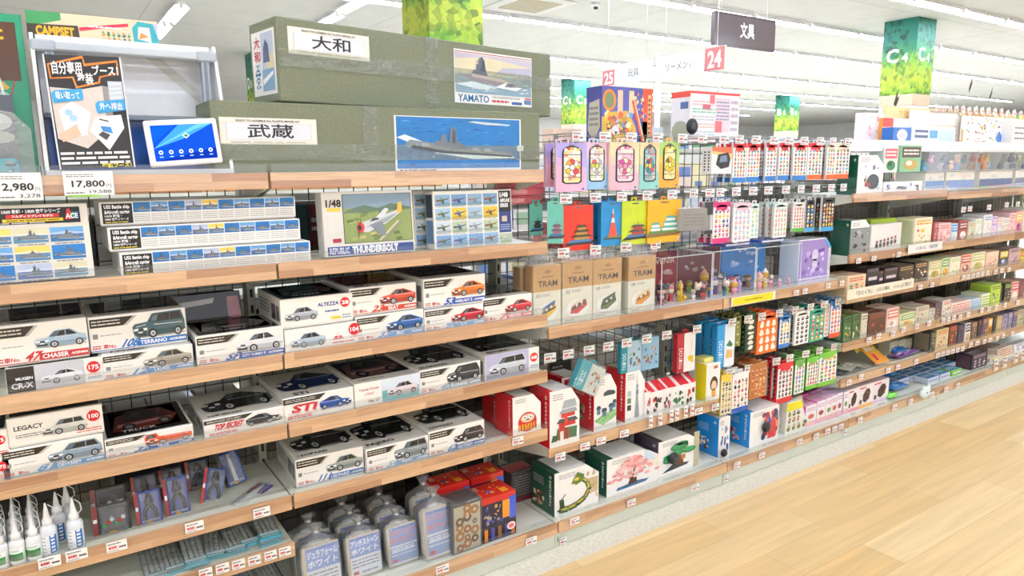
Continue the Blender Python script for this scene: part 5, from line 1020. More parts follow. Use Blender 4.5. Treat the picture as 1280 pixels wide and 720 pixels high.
acrylic_case('clear case with dark red backdrop, left of the three', 826, 889, 316, '#8f2430', .06, .2, [('small red figure with pale head, front of left case', .14, .18, '#b03040', '#e8d0c0', 0, .9), ('yellow figure beside the long horn in left case', .5, .2, '#e8b820', '#e8c860', 1, 1.0), ('white figure at right front of left case', .8, .22, '#e9e4da', '#c9b8a8', 2, .9), ('purple figure standing mid left case', .33, .5, '#6a4a9a', '#e8d8c8', 2, 1.2), ('dark figure at back of left case', .62, .62, '#3a2f3a', '#caa890', 1, 1.3), ('pink figure at back left of left case', .12, .6, '#d8708a', '#f0dcd0', 1, 1.3), ('golden figure at back right of left case', .84, .65, '#d8a028', '#f0d070', 0, 1.2)], 'SOUVENIR', 2)
xh = XP(851, .085, zm)
t = thing('toy_horn', 'tall yellow toy horn inside the left clear case', 'toy', (xh, .085, zm+.007)); g = G(); g.tube([(0, 0, 0), (0, 0, .075)], [.004, .0035], '#f0c018', 'plastic', 10); g.tube([(0, 0, .008), (.012, 0, .004), (.018, 0, .014), (.017, -.002, .026)], [.004, .006, .008, .0105], '#f0c018', 'plastic', 10); g.build('horn', t)
acrylic_case('clear case with brown backdrop, middle of the three', 890, 943, 309, '#7a3a44', .06, .2, [('yellow figure in blue at front left of middle case', .12, .2, '#4a6ab0', '#f0c040', 2, 1.1), ('teal crouching figure in middle case', .38, .12, '#2f8aa0', '#3a4a58', 1, .8), ('pale figure in centre of middle case', .55, .45, '#d8d4d0', '#e8d8c8', 2, 1.2), ('lilac figure at front right of middle case', .8, .2, '#c890c8', '#e8b8d8', 0, 1.0), ('orange round figure high in middle case', .4, .7, '#e8a020', '#f0b838', 0, 1.8), ('grey figure at back right of middle case', .8, .7, '#5a5a6a', '#8a8a9a', 1, 1.6)], None, 3)
acrylic_case('clear case with blue box backdrop, right of the three', 944, 1000, 304, '#2f8ad0', .06, .2, [('peach figure in yellow at front left of right case', .12, .15, '#e8c040', '#f0d0b0', 2, 1.0), ('small pink figure near middle of right case', .45, .15, '#f090a8', '#f6c0c8', 1, .75), ('pink figure second from right in right case', .65, .15, '#f0a0b4', '#f6ccd4', 1, .75), ('pink figure at right end of right case', .85, .15, '#f090a8', '#f6c0c8', 1, .75), ('brown figure at back left of right case', .25, .5, '#a8784a', '#e8c8a0', 2, 1.2)], None, 5)
x0, w, h = slot(996, 1036, 296, zm, .1); t = thing('figure_display_box', 'purple starry display box with blue corner by the clear cases', 'toy box', (x0, .1, zm)); g = G(); P = [(0, 0), (w, 0), (w, h*.78), (w*.82, h), (0, h)]; g.prism(P, .0, .1, '#e8eef4', 'gloss'); F = front(g, 0, w, 0, 0, h, mat='gloss'); F.poly([(.02, .03), (.92, .03), (.92, .76), (.78, .97), (.02, .97)], '#9a86c8', 1); collage(F.sub(.05, .05, .85, .8, 1), 24, ['#b8a4e0', '#7a5ab0', '#d0c0ee', '#8a6ac0', '#6a4aa0'], 4); F.ell(.5, .62, .1, .14, '#cfc4e4', 5); F.ell(.5, .42, .08, .12, '#cfc4e4', 5); F.poly([(.78, .97), (.92, .76), (1, .78), (.82, 1)], '#2fa0e0', 6); F.rect(.94, .03, 1, .74, '#e9e6f2', 3); collage(F.sub(.94, .05, 1, .7, 3), 6, ['#c86a8a', '#6a8ac8'], 2); F.poly([(.0, .02), (.7, .1), (.7, .13), (0, .05)], '#fff', 7); g.build('carton', t); g = G(); g.box(0, w*.9, -.004, 0, 0, h*.12, '#dcd4ee', 'gloss', .001); g.build('ledge', t)
for i in range(2):
    t = thing('figure_carton', ['blue figure carton lying on top of the right case', 'violet figure carton lying on top of the middle case'][i], 'carton', (XP(950-i*45, .1, zm+.15), .1, zm+[.008, .008][i]+max(slot(944, 1000, 304, zm, .06)[2], slot(890, 943, 309, zm, .06)[2]))); g = G(); g.box(0, .17, 0, .12, 0, .012, ['#3f62c4', '#6a5ab8'][i], 'gloss'); P = topf(g, 0, .17, 0, .12, .012, mat='gloss'); collage(P, 14, ['#5a7ae0', '#2f4aa0', '#8a9af0'], i); g.build('carton', t); g = G(); g.box(.01, .16, -.001, 0, .002, .01, '#dfe4f4', 'card', 0); g.build('label', t)
t = thing('shelf_label', 'long yellow shelf label below the right clear case', 'shelf label', (XP(914, FB-.001, Z_M+.026), FB-.001, Z_M+.006)); g = G(); wl = XP(969, FB, Z_M+.026)-XP(914, FB, Z_M+.026); g.box(0, wl, -.001, 0, 0, .036, '#f6f4ee', 'card', 0); F = front(g, 0, wl, -.001, 0, .036); F.rect(.03, .06, .94, .92, '#eedc1e', 1); F.bars(.3, .4, .7, .56, 1, '#8a7a1a', 2, .7); g.build('card_strip', t)
cards([(995, 366), (1006, 364), (1035, 357), (1052, 354)], FB, 'the figure case shelf front', .034, .024)

# ------------------------------------------------------------------ packs below the mid shelf
def stripp(spine, bg, art=None, spw=.26, wave=False, seed=0):
    def paint(F, g, w, h, th):
        F.rect(0, 0, 1, 1, bg, 0); F.rect(0, 0, spw, 1, spine, 1)
        for i, c in enumerate('nanoblock'): F.text(c, spw*.25, .12+.06*(8-i), spw*.75, .155+.06*(8-i), '#fff', .0, 2)
        if art: art(F)
        else: collage(F.sub(spw+.05, .08, .95, .8, 1), 20, ['#5a8ab0', '#8a6a4a', '#c9a070', '#4a6a4a', '#b04a4a'], seed)
    return paint
GP = 'block kit packs in the hook row below the figure cases'
pack('turquoise edged block kit pack hanging askew', 'block kit', 716, 748, 440, 476, .03, stripp('#2aa4b4', '#cfd6d2', None, .4, seed=1), .03, '#2aa4b4', film=True, roll=.5, group=GP)
pack('pale blue scenery pack with teal spine, left of two', 'block kit', 776, 802, 423, 462, .075, stripp('#1f8a9a', '#a9c4d4', None, .3, seed=2), .02, '#1f8a9a', group=GP)
pack('pale blue scenery pack with orange ship, right of two', 'block kit', 801, 823, 419, 459, .075, stripp('#7ab4d4', '#8ab4d0', None, .02, seed=3), .02, '#9ac0d8', group=GP)
pack('white block kit pack with dark red wavy spine', 'block kit', 846, 868, 413, 462, .07, stripp('#a8202c', '#e9e6e2', lambda F: (F.poly([(.6, .3), (.9, .2), (.9, .4), (.6, .4)], '#e8c020', 2), F.line(.75, .3, .8, .8, .002, '#b0a890', 2)), .36), .025, '#a8202c', group=GP)
pack('sky blue edged block kit pack, front of its hook', 'block kit', 895, 917, 402, 456, .065, stripp('#2a9cd8', '#e4ecf0', lambda F: (F.poly([(.5, .5), (.7, .62), (.9, .5), (.8, .45)], '#3a7a4a', 2), F.poly([(.5, .2), (.9, .2), (.85, .38), (.55, .4)], '#e0b878', 2)), .42), .03, '#1f8ac8', group=GP, behind=2, dy=.045, blabel='sky blue edged block kit pack')
row4 = [(917, 925, 394, 432, '#6a6a2a', '#7a7a30', 'olive backed sheet pack'), (931, 943, 390, 438, '#1f4a2a', '#1f3a26', 'dark green backed sheet pack'), (945, 970, 388, 438, '#e8641c', '#ee7420', 'orange sheet pack with white animals'), (973, 986, 392, 433, '#2f7ac0', '#f0f0e8', 'white sheet pack with blue foot'), (992, 1010, 386, 428, '#e9e9e6', '#f2f1ee', 'white sheet pack with black motifs'), (1011, 1029, 383, 424, '#2f9a80', '#3aa88a', 'green sheet pack with round motifs'), (1029, 1035, 379, 420, '#c9b0a8', '#e8dcd4', 'thin beige sheet pack'), (1036, 1049, 374, 420, '#3a8ac8', '#f4f1ea', 'white sheet pack with red foot at right end')]
for i, (a, b, c, d, tc, bg, lab) in enumerate(row4):
    pal = [['#8a8a3a'], ['#2f5a3a', '#e8e0d0'], ['#f4f0ea', '#fbe8d8'], ['#3a5a8a', '#e8c02a', '#222'], ['#222', '#3a3a44', '#5a5a66'], ['#d83a4a', '#f0e0c0', '#222', '#e8a02a'], ['#c89a8a'], ['#d83a3a', '#3a6ac0', '#e87a2a']][i]
    pack(lab, 'sticker pack', a, b, c, d, .07, sheetp(60+i, tc, '#3a7ac8' if i == 3 else ('#e0552a' if i == 7 else None), pal, 3 if b-a > 12 else 1, 4 if i == 2 else 6, bg), side=tc, group='sheet packs in the hook row below the figure cases', behind=3, dy=.03, blabel=lab)
row5 = [(900, 913, 466, 516, '#e8c84a', '#e9e2c8', 'yellow lettered sheet pack by the yellow spined box'), (914, 934, 462, 512, '#f2f0ec', '#f4f2ee', 'white sheet pack with black haired motifs, front low row'), (936, 957, 450, 494, '#b06a30', '#c07a3a', 'brown cardboard sheet pack with round motifs'), (970, 989, 450, 500, '#d8262e', '#f4f3f0', 'white sheet pack with red top and foot'), (992, 1004, 448, 490, '#6aa84a', '#f2f4ee', 'white sheet pack with green top, narrow'), (1007, 1021, 444, 484, '#6ab83a', '#f2f4ee', 'white sheet pack with lime foot, left of two'), (1022, 1044, 436, 478, '#7ac040', '#f2f4ee', 'white sheet pack with lime foot, right of two')]
for i, (a, b, c, d, tc, bg, lab) in enumerate(row5):
    pal = [['#c8a02a', '#3a3a3a'], ['#222', '#c83a3a', '#e8c8a8'], ['#8a4a20', '#e0a868', '#b83a30'], ['#222', '#5a4a3a', '#c83a3a'], ['#3a6ac0', '#c85a8a', '#3a9a5a'], ['#d83a3a', '#3a9a4a', '#222'], ['#222', '#d83a3a', '#3a9a4a', '#e8b02a', '#3a6ac0']][i]
    pack(lab, 'sticker pack', a, b, c, d, .06, sheetp(80+i, tc, '#2a5ab0' if i == 1 else (tc if i in (3, 5, 6) else None), pal, 4 if b-a > 13 else 3, 6, bg), side=tc, group='sheet packs in the lowest hook row', behind=3, dy=.03, blabel=lab)

# ------------------------------------------------------------------ block-kit boxes with a cut corner
def block_box(label, pl, pr, pt, z, Y, d, spine, art, seed=0, photo=True, cut=True, sidepic=None, word='nanoblock', ch='cut', front_bg='#f5f4f0', grp='cut-corner block kit boxes', cloth=False):
    x0, w, h = slot(pl, pr, pt, z, Y); t = thing('block_kit_box', label, 'block kit', (x0, Y, z), 0, grp)
    g = G(); P = [(0, 0), (w, 0), (w, h*.74), (w*.72, h), (0, h)] if cut else [(0, 0), (w, 0), (w, h), (0, h)]
    g.prism(P, .0, d, front_bg, 'gloss'); F = front(g, 0, w, 0, 0, h, mat='gloss'); F.bars(.1, .82, .45, .94, 3, '#8a8a86', seed, .35); art(F); g.build('carton', t)
    g = G(); g.box(-.0012, 0, -.0006, d+.0006, 0, h+.0006, spine, 'gloss', 0); S = leftf(g, -.0012, 0, d, 0, h, mat='gloss'); n = len(word); b0 = .9
    S.ell(.84, .88, .05, .035, '#f4f0ea', 1, 10); S.ell(.84, .88, .03, .02, spine, 2, 8)
    for i, c in enumerate(word): S.text(c, .8, .76-i*.068, .88, .805-i*.068, '#f6f2ec', .02, 1)
    if sidepic: collage(S.sub(.05, .1, .6, .45, 1), 26, sidepic, seed, rm=1.6); S.bars(.1, .6, .55, .8, 5, mixc(spine, '#fff', .5), seed, .3)
    g.add([(0, -.0006, h+.0006), (w*.3, -.0006, h+.0006), (w*.3, d, h+.0006), (0, d, h+.0006)], [(0, 1, 2, 3)], front_bg, 'gloss'); g.add([(0, d*.0, h+.001), (w*.12, 0, h+.001), (w*.12, d, h+.001), (0, d, h+.001)], [(0, 1, 2, 3)], spine, 'gloss')
    tag(g.build('spine_panel', t), 'coloured spine panel with vertical white lettering', None); return t
RED = '#d3222b'
def a_doll(F):
    F.ell(.52, .32, .33, .25, '#c8282a', 1, 20); F.rect(.2, .12, .84, .3, '#c8282a', 2); F.ell(.52, .42, .25, .11, '#e8c8a8', 3, 12); F.ell(.42, .44, .07, .05, '#fff', 4); F.ell(.62, .44, .07, .05, '#fff', 4); F.ell(.42, .44, .03, .025, '#222', 5); F.ell(.62, .44, .03, .025, '#222', 5); F.rect(.46, .37, .58, .395, '#222', 5)
    for i in range(6): F.rect(.22+i*.1, .13, .27+i*.1, .28, '#e8b020', 4)
    F.rect(.48, .13, .58, .24, '#d89a10', 5)
def a_gate(F):
    F.poly([(.2, .12), (.9, .1), (.92, .3), (.25, .32)], '#3f6a4a', 1); F.rect(.3, .1, .5, .34, '#b82a2c', 2); F.rect(.34, .1, .46, .26, '#ece4d4', 3); F.rect(.55, .1, .62, .3, '#b82a2c', 2)
    for i, y in enumerate((.34, .5)): F.rect(.3+.08*i, y, .86-.02*i, y+.07, '#c8302e', 3); F.poly([(.22+.08*i, y+.07), (.95-.03*i, y+.07), (.86, y+.14), (.32+.08*i, y+.14)], ['#4a4e54', '#9aa4a8'][i], 4)
    F.rect(.48, .34, .58, .56, '#d8402e', 5); F.poly([(.4, .66), (.9, .66), (.84, .8), (.48, .8)], '#aab4b6', 4); F.poly([(.05, .1), (.25, .1), (.25, .2), (.1, .22)], '#2f5a3a', 3)
def a_castle(F):
    F.poly([(.0, .2), (.4, .08), (1, .2), (.98, .34), (.5, .3)], '#9ac88a', 1)
    for i in range(9): F.ell(.12+i*.1, .18+.03*(i % 3), .04, .025, '#6ab06a', 2, 7)
    for x, y, k in ((.2, .3, .8), (.45, .24, 1), (.75, .3, .9), (.9, .36, .7)): F.rect(x-.09*k, y, x+.09*k, y+.1, '#5a7a94', 3); F.poly([(x-.14*k, y+.1), (x+.14*k, y+.1), (x+.08*k, y+.16), (x-.08*k, y+.16)], '#2f4a60', 4)
    F.poly([(.4, .62), (.9, .62), (.95, .66), (.85, .7), (.6, .72), (.42, .68)], '#3a444c', 3)
def a_sky(F):
    F.poly([(.48, .05), (.74, .05), (.66, .45), (.64, .7), (.56, .7), (.54, .45)], '#9aa4ac', 1); F.rect(.54, .52, .67, .6, '#7a858e', 2); F.rect(.56, .66, .65, .71, '#7a858e', 2); F.poly([(.59, .7), (.62, .7), (.612, .95), (.598, .95)], '#a9b2ba', 2)
    for i in range(8): F.line(.5+.01*i, .08+.06*i, .7-.008*i, .12+.06*i, .001, '#5f6a74', 3)
    for i, c in enumerate(('#3f423a', '#6a8a6a', '#bac4c8')): F.rect(.1, .22+i*.14, .3, .33+i*.14, c, 1)
def a_dragon(F):
    pts = [(.1, .12), (.3, .1), (.5, .14), (.68, .24), (.78, .42), (.72, .6), (.6, .72), (.46, .76)]
    F.rect(.72, .3, .98, .66, '#c9b48a', 1); collage(F.sub(.7, .1, .98, .9, 1), 14, ['#d0bc94', '#b89c70', '#e0d0b0'], 3)
    for i in range(len(pts)-1): F.line(*pts[i], *pts[i+1], .024-.0012*i, '#3f5a34', 3); F.line(pts[i][0], pts[i][1]+.015, pts[i+1][0], pts[i+1][1]+.015, .009, '#c9b44a', 4)
    for i, (a, b) in enumerate(pts): F.ell(a, b, .05, .03, ['#2f4a2c', '#6a8a3a'][i % 2], 5, 7)
    F.poly([(.36, .66), (.5, .9), (.66, .8), (.62, .66), (.46, .6)], '#5f7a34', 6); F.ell(.48, .74, .06, .04, '#e0c84a', 7, 8); F.poly([(.4, .66), (.36, .58), (.46, .62)], '#f0ece0', 7); F.poly([(.12, .14), (.1, .36), (.2, .36), (.22, .16)], '#34502e', 4); F.line(.15, .36, .24, .46, .004, '#34502e', 4)
def a_sakura(F):
    rr = random.Random(6); F.poly([(.18, .08), (.75, .1), (.82, .16), (.6, .2), (.2, .16)], '#3f6a94', 2); F.poly([(.4, .16), (.44, .3), (.4, .42), (.48, .44), (.56, .34), (.58, .16)], '#4a3428', 4); F.line(.5, .4, .56, .75, .008, '#4a3428', 4); F.line(.47, .36, .28, .45, .006, '#4a3428', 4); F.line(.53, .4, .74, .5, .006, '#4a3428', 4)
    F.poly([(.72, .6), (1, .4), (1, .74), (.8, .95)], '#e9e2d4', 1); F.poly([(.7, .75), (.95, .6), (.9, .85), (.72, 1)], '#cfe0f0', 1.5)
    for i in range(95):
        t = rr.random(); a = .5+(.4*(1-t)+.1)*rr.uniform(-1, 1); b = .34+.56*t; F.ell(a, b, .055, .04, rr.choice(['#eeb0ae', '#e69a9c', '#f4c8c4', '#dc8a8e', '#f2bcb8']), 5+i*.02, 6)
def a_bonsai(F):
    F.rect(.86, .0, 1, 1, '#b9b496', 1)
    F.poly([(.1, .08), (.7, .14), (.75, .2), (.35, .26)], '#3a3c40', 2); F.poly([(.42, .2), (.46, .4), (.4, .52), (.5, .55), (.58, .4), (.62, .2)], '#6a4a30', 4); F.ell(.6, .4, .06, .08, '#b0703a', 5, 8)
    for a, b, r in ((.5, .72, .2), (.3, .42, .18), (.74, .56, .15), (.48, .56, .12), (.25, .5, .12), (.56, .78, .14)): F.ell(a, b, r*1.1, r*.6, '#1f7a48', 6, 12); F.ell(a-.02, b+.03, r*.85, r*.4, '#2f9a5c', 7, 10)
def a_mech(F):
    collage(F.sub(.4, .1, 1, .95, 1), 26, ['#c83a3a', '#e0584a', '#3a4a8a', '#c9d0e0', '#2f3a6a', '#a02a34'], 4, rm=1.4); F.poly([(.6, .1), (.75, .5), (.72, .85), (.9, .5), (.88, .1)], '#c83a3a', 5); F.poly([(.55, .4), (.65, .8), (.72, .6)], '#3a4ab0', 6); F.ell(.86, .5, .14, .42, '#e08a7a', 1, 12)
def spider(label, x, y, z, r=.018):
    t = thing('security_tag', label, 'security tag', (x, y, z), 0, 'black round security tags'); g = G(); g.T = Matrix.Rotation(PI/2, 4, 'X'); g.lathe([(r, -.004), (r*1.05, .0), (r, .005), (r*.7, .009), (r*.35, .01)], 0, 0, 0, '#1b1c1e', 'plastic', 18); g.build('disc', t); g = G(); g.T = Matrix.Rotation(PI/2, 4, 'X'); g.lathe([(r*.55, .0095), (r*.6, .0115), (r*.4, .012)], 0, 0, 0, '#3a3b3e', 'plastic', 14); g.build('hub', t); return t  # tag set just before a box front, no cord modelled
zn = Z_N+ZT+.001; z5 = Z5+ZT+.001
block_box('red spined block box with a round red doll face', 641, 676, 490, z5, .05, .11, RED, a_doll, 1)
block_box('plain red spined block box behind the doll-face box', 622, 650, 494, z5, .17, .1, RED, lambda F: None, 2)
block_box('red spined block box with a temple gate, overhanging the shelf end', 687, 724, 482, zn, .035, .12, RED, a_gate, 3, sidepic=['#8a1a20', '#f0d0c0'])
block_box('red spined block box with a blue roofed castle', 742, 770, 466, zn, .07, .12, RED, a_castle, 4, sidepic=['#3a3a34', '#c9c0a8', '#6a8a5a'])
block_box('red spined block box with a tall grey tower', 781, 805, 460, zn, .075, .12, RED, a_sky, 5)
block_box('red topped block box standing back behind the temple gate box', 702, 733, 466, zn, .2, .1, RED, lambda F: F.rect(.1, .7, .9, .95, RED, 1), 6)
for i, (a, b, c, art) in enumerate([(806, 813, 489, 0), (813, 828, 487, 0), (828, 839, 484, 1), (839, 856, 480, 2), (856, 869, 477, 3)]):
    x0, w, h = slot(a, b, c, zn, .065); t = thing('small_block_kit', 'small block kit with striped red sloping top, %s from left' % nth(i), 'block kit', (x0, .065, zn), 0, 'small red topped block kits')
    g = G(); g.box(0, w, 0, .06, 0, h, '#f2f0ec', 'gloss'); F = front(g, 0, w, 0, 0, h, mat='gloss'); collage(F.sub(.1, .1, .9, .8, 1), 12, [['#222', '#c83a3a'], ['#222', '#c83a3a'], ['#c86a7a', '#4a3428'], ['#2f7a48', '#1f5a34'], ['#d8402e', '#222']][i], i, rm=1.7); g.build('carton', t)
    g = G(); g.add([(0, 0, h+.0005), (w, 0, h+.0005), (w, .05, h+.028), (0, .05, h+.028)], [(0, 1, 2, 3)], '#d8353c', 'gloss'); g.add([(w*.35, 0, h+.001), (w*.6, 0, h+.001), (w*.6, .05, h+.0286), (w*.35, .05, h+.0286)], [(0, 1, 2, 3)], '#f0e9e6', 'gloss'); g.add([(0, .05, h+.028), (w, .05, h+.028), (w, .055, h), (0, .055, h)], [(0, 1, 2, 3)], '#c02a30', 'gloss'); g.build('sloping_top', t)
x0, w, h = slot(882, 899, 452, zn, .06); t = thing('block_kit_box', 'white block box with a yellow spine and dark haired motif', 'block kit', (x0, .06, zn)); g = G(); g.box(0, w, 0, .1, 0, h, '#f4f2ee', 'gloss'); F = front(g, 0, w, 0, 0, h, mat='gloss'); F.ell(.55, .45, .28, .2, '#3a2a20', 1); F.ell(.55, .4, .2, .13, '#e8c8a8', 2); F.ell(.55, .2, .16, .12, '#e8a03a', 2); F.rect(.5, .85, .8, .93, '#b86a4a', 1); S = leftf(g, 0, 0, .1, 0, h, mat='gloss'); S.rect(.4, 0, 1, 1, '#f0dc1c', 1); collage(S.sub(.02, .1, .38, .4, 1), 8, ['#5a9a3a', '#e8a03a', '#b86a3a'], 3); g.build('carton', t); g = G(); g.box(w*.1, w*.9, .02, .08, h, h+.02, '#f2ea7a', 'gloss', .004); g.build('top_flap', t)
cards([(731, 558), (751, 551), (780, 542), (873, 514), (894, 509)], FB, 'the red block box shelf front', .045, .028)
cards([(813, 527), (825, 524), (839, 520), (846, 518), (857, 515), (865, 512)], FB-.002, 'the upright card strip below the red block boxes', .02, .05)
cards([(700, 571)], FB, 'the left end of the red block box shelf', .045, .03)
GRN = '#17523c'
block_box('green spined block box with a green dragon', 693, 748, 576, zb, .03, .14, GRN, a_dragon, 7, sidepic=['#6a4a34', '#e8dcc8', '#8a6a44', '#b89a74'])
block_box('green spined block box with a pink blossom tree', 758, 822, 556, zb, .04, .13, GRN, a_sakura, 8, sidepic=None)
block_box('white block box with a green bonsai tree', 822, 873, 538, zb, .05, .14, '#4a3a4a', a_bonsai, 9, cut=True, word='')
BLU = '#1f8ee0'
block_box('blue spined block box, left and smaller of the two', 897, 911, 520, zb, .05, .12, BLU, lambda F: collage(F.sub(.1, .1, .9, .8), 10, ['#3a5ab0', '#8a9ac0', '#2f3a6a'], 3, rm=1.8), 10, cut=False, sidepic=['#3a4a6a', '#e0e0e0', '#6a3a3a'], word='')
block_box('blue spined block box with red armoured robot, right of two', 936, 972, 505, zb, .04, .13, BLU, a_mech, 11, cut=False, sidepic=['#8a3a5a', '#3a3a6a', '#e0b0b0'])
for px, py, lab in ((842, 573, 'black round security tag on the bonsai box'), (956, 533, 'black round security tag on the robot box'), (905, 566, 'black round security tag on the smaller blue box')): 
    Xs = XP(px, .035, ZP(py, XP(px, .035, .2), .035)); spider(lab, Xs, .035 if px != 956 else .027, ZP(py, Xs, .035), .024 if px != 905 else .017)
x0, w, h = slot(640, 668, 585, zb, .2); t = thing('block_kit_box', 'dark box with fine print standing back left of dragon box', 'block kit', (x0, .2, zb)); g = G(); g.box(0, w, 0, .1, 0, h, '#4a4444', 'gloss'); F = front(g, 0, w, 0, 0, h, mat='gloss'); F.bars(.1, .2, .9, .9, 8, '#8a8484', 3, .3); F.rect(.05, .05, .95, .15, '#8a2a30', 1); g.build('carton', t); g = G(); g.box(0, w, .02, .08, h, h+.002, '#b03038', 'gloss', 0); g.build('top_flap', t)
# yellow pyramid carton, silver pouch, pink candy cartons
x0, w, h = slot(981, 1010, 496, zb, .05); t = thing('pyramid_carton', 'yellow topped carton with animal stickers beside pink cartons', 'carton', (x0, .05, zb)); g = G(); g.prism([(0, 0), (w, 0), (w*.62, h), (w*.05, h)], 0, .05, '#eceae0', 'card'); F = front(g, 0, w, 0, 0, h); F.poly([(.0, .72), (.04, .98), (.62, .98), (.74, .72)], '#e6dc1e', 1); icons(F.sub(.06, .3, .62, .72, 1), 3, 2, ['#6a5a3a', '#c86a3a', '#8a8a4a'], 3); icons(F.sub(.02, .03, .9, .3, 1), 4, 1, ['#8a7a1a', '#c8b02a', '#6a5a3a'], 4); g.build('carton', t); g = G(); g.prism([(w*.66, 0), (w*1.25, .0), (w*.9, h*1.03), (w*.62, h)], .03, .05, '#b9ab8e', 'card'); g.build('back_flap', t)
x0 = XP(966, .06, zb); t = thing('foil_pouch', 'silver and white pouch slumped beside the robot box', 'pouch', (x0, .06, zb), (0, .35, 0)); g = G(); g.ball((.03, .02, .05), (.028, .014, .052), '#b8bcae', 'gloss', 12, 8); P = front(g, .012, .048, .004, .02, .08); collage(P, 8, ['#e8e8e0', '#7a9a4a', '#c8c84a'], 2); g.build('pouch', t)
pinks = [(1006, 1020, 504), (1020, 1031, 499), (1031, 1039, 496), (1038, 1046, 493), (1045, 1052, 490), (1051, 1057, 488)]
for i, (a, b, c) in enumerate(pinks):
    x0, w, h = slot(a, b, c, zb, .05+(.0 if i < 5 else .01)); col = ['#d8489a', '#d8489a', '#d87ab8', '#e0a0cc', '#d8b4dc', '#d8c4e4'][i]
    t = thing('candy_carton', 'tall pink and white carton, %s from left' % nth(i), 'carton', (x0, .05, zb), 0, 'tall pink cartons on the deck'); g = G(); g.box(0, w*.97, 0, .11, 0, h, '#f4eef2', 'card'); F = front(g, 0, w*.97, 0, 0, h); F.rect(0, .0, 1, .22, '#f0b8c8', 1); F.ell(.5, .45, .3, .12, ['#c86a4a', '#a04a34', '#7a9a4a'][i % 3], 2, 8); F.ell(.4, .2, .2, .07, '#e8d8a0', 2, 8); F.bars(.1, .7, .9, .9, 2, '#c88aa8', i, .4); S = leftf(g, 0, 0, .11, 0, h); S.rect(0, 0, 1, 1, col, 1); icons(S.sub(.55, .4, .95, .95, 1), 1, 4, ['#f4e8f0', '#a83a6a'], i); T = topf(g, 0, w*.97, 0, .11, h); T.rect(0, 0, 1, 1, mixc(col, '#fff', .35), 1); g.build('carton', t); g = G(); g.box(w*.1, w*.85, .085, .1, h, h+.012, col, 'card', .003); g.build('top_tab', t)
cards([(718, 651), (789, 628), (869, 609), (953, 575), (1000, 552), (1020, 546), (1034, 540), (1043, 537), (1051, 534)][:3], -.026, 'the deck front below the block boxes', .042, .026)
cards([(921, 581), (952, 569), (999, 552), (1020, 545), (1034, 539), (1043, 536), (1051, 533)], -.026, 'the deck front below robot box and pink cartons', .04, .026)
cards([(704, 676), (907, 598), (1056, 540)], -.004, 'the green kick plate', .03, .03)
# ================================================================== bays of small cartons
def carton(label, pl, pr, pt, z, Y, d, base, pal, seed, style='c', grp=None, top=None, rot=0, name='candy_carton', cat='carton', lean=0):
    x0, w, h = slot(pl, pr, pt, z, Y); t = thing(name, label, cat, (x0, Y, z), (-lean, 0, rot), grp)
    g = G(); g.box(.0004, w-.0008, 0, d, 0, h, base, 'card'); F = front(g, .0004, w-.0008, 0, 0, h); rr = random.Random(seed)
    if style == 'c': collage(F.sub(.04, .04, .96, .7, 1), 12, pal, seed); F.bars(.1, .74, .9, .94, 2, rr.choice(pal), seed, .55, 2)
    elif style == 'w': F.rect(.06, .55, .94, .94, pal[0], 1); F.bars(.14, .62, .86, .88, 2, '#f4f0e8', seed, .5, 2); F.ell(.5, .28, .34, .2, pal[1], 2, 10); F.ell(.42, .34, .16, .1, pal[-1], 3, 8)
    elif style == 'i': icons(F.sub(.06, .08, .94, .62, 1), 3, 3, pal, seed); F.bars(.1, .7, .85, .92, 2, pal[0], seed, .5, 2)
    elif style == 't': F.bars(.15, .45, .85, .65, 1, '#e4d9e0', seed, .7, 2); F.bars(.2, .15, .8, .3, 2, '#8a6a7a', seed+1, .4, 2); F.rect(.05, .85, .95, .97, pal[0], 1)
    elif style == 's': F.bars(.06, .12, .94, .9, 4, pal[0], seed, .5, 2)
    elif style == 'b': F.poly([(.3, .3), (.48, .2), (.72, .34), (.82, .62), (.7, .82), (.5, .8), (.3, .56)], '#4a2a1c', 2); collage(F.sub(.34, .3, .76, .74, 2), 7, ['#6a4430', '#38200f', '#8a6a50'], seed); F.bars(.06, .84, .5, .94, 1, pal[0], seed, .6, 2); F.poly([(.06, .2), (.2, .18), (.24, .34), (.1, .4)], '#5a3424', 2); F.rect(0, 0, 1, .14, pal[1], 1)
    T = topf(g, .0004, w-.0008, 0, d, h); T.rect(.06, .08, .94, .92, top or mixc(base, pal[0], .25), 1)
    S = leftf(g, .0004, 0, d, 0, h); S.rect(.1, .1, .9, .9, mixc(base, pal[-1], .3), 1)
    g.build('carton', t)
    g = G(); g.box(w*.12, w*.88, d*.4, d*.46, h, h+.0015, mixc(base, '#fff', .4), 'card', 0); g.build('top_flap', t); return t
S5Z = [q+ZT+.001 for q in S5]
NB = ['cream', 'pink', 'dark', 'green', 'brown', 'white', 'blue', 'orange']
def run(items, z, Y, grp, d=.12, cat='carton', two=True):
    for i, (a, b, c, base, pal, st, word) in enumerate(items):
        carton('%s carton, %s from the left in %s' % (word, nth(i), grp), a, b, c, z, Y, d, base, pal, int(a*3+c), st, grp)
        if two: carton('%s carton behind the %s front one in %s' % (word, nth(i), grp), a-1.5, b-1.5, c-1.5, z, Y+d+.006, d*.8, base, pal, int(a*3+c), st, grp+', back row')
PK, CR, DK, GR, BR, WH = '#f0c9cc', '#ece2c8', '#2b2226', '#cfe0a8', '#5a3424', '#f2f0ec'
W_ = lambda *a: list(a)
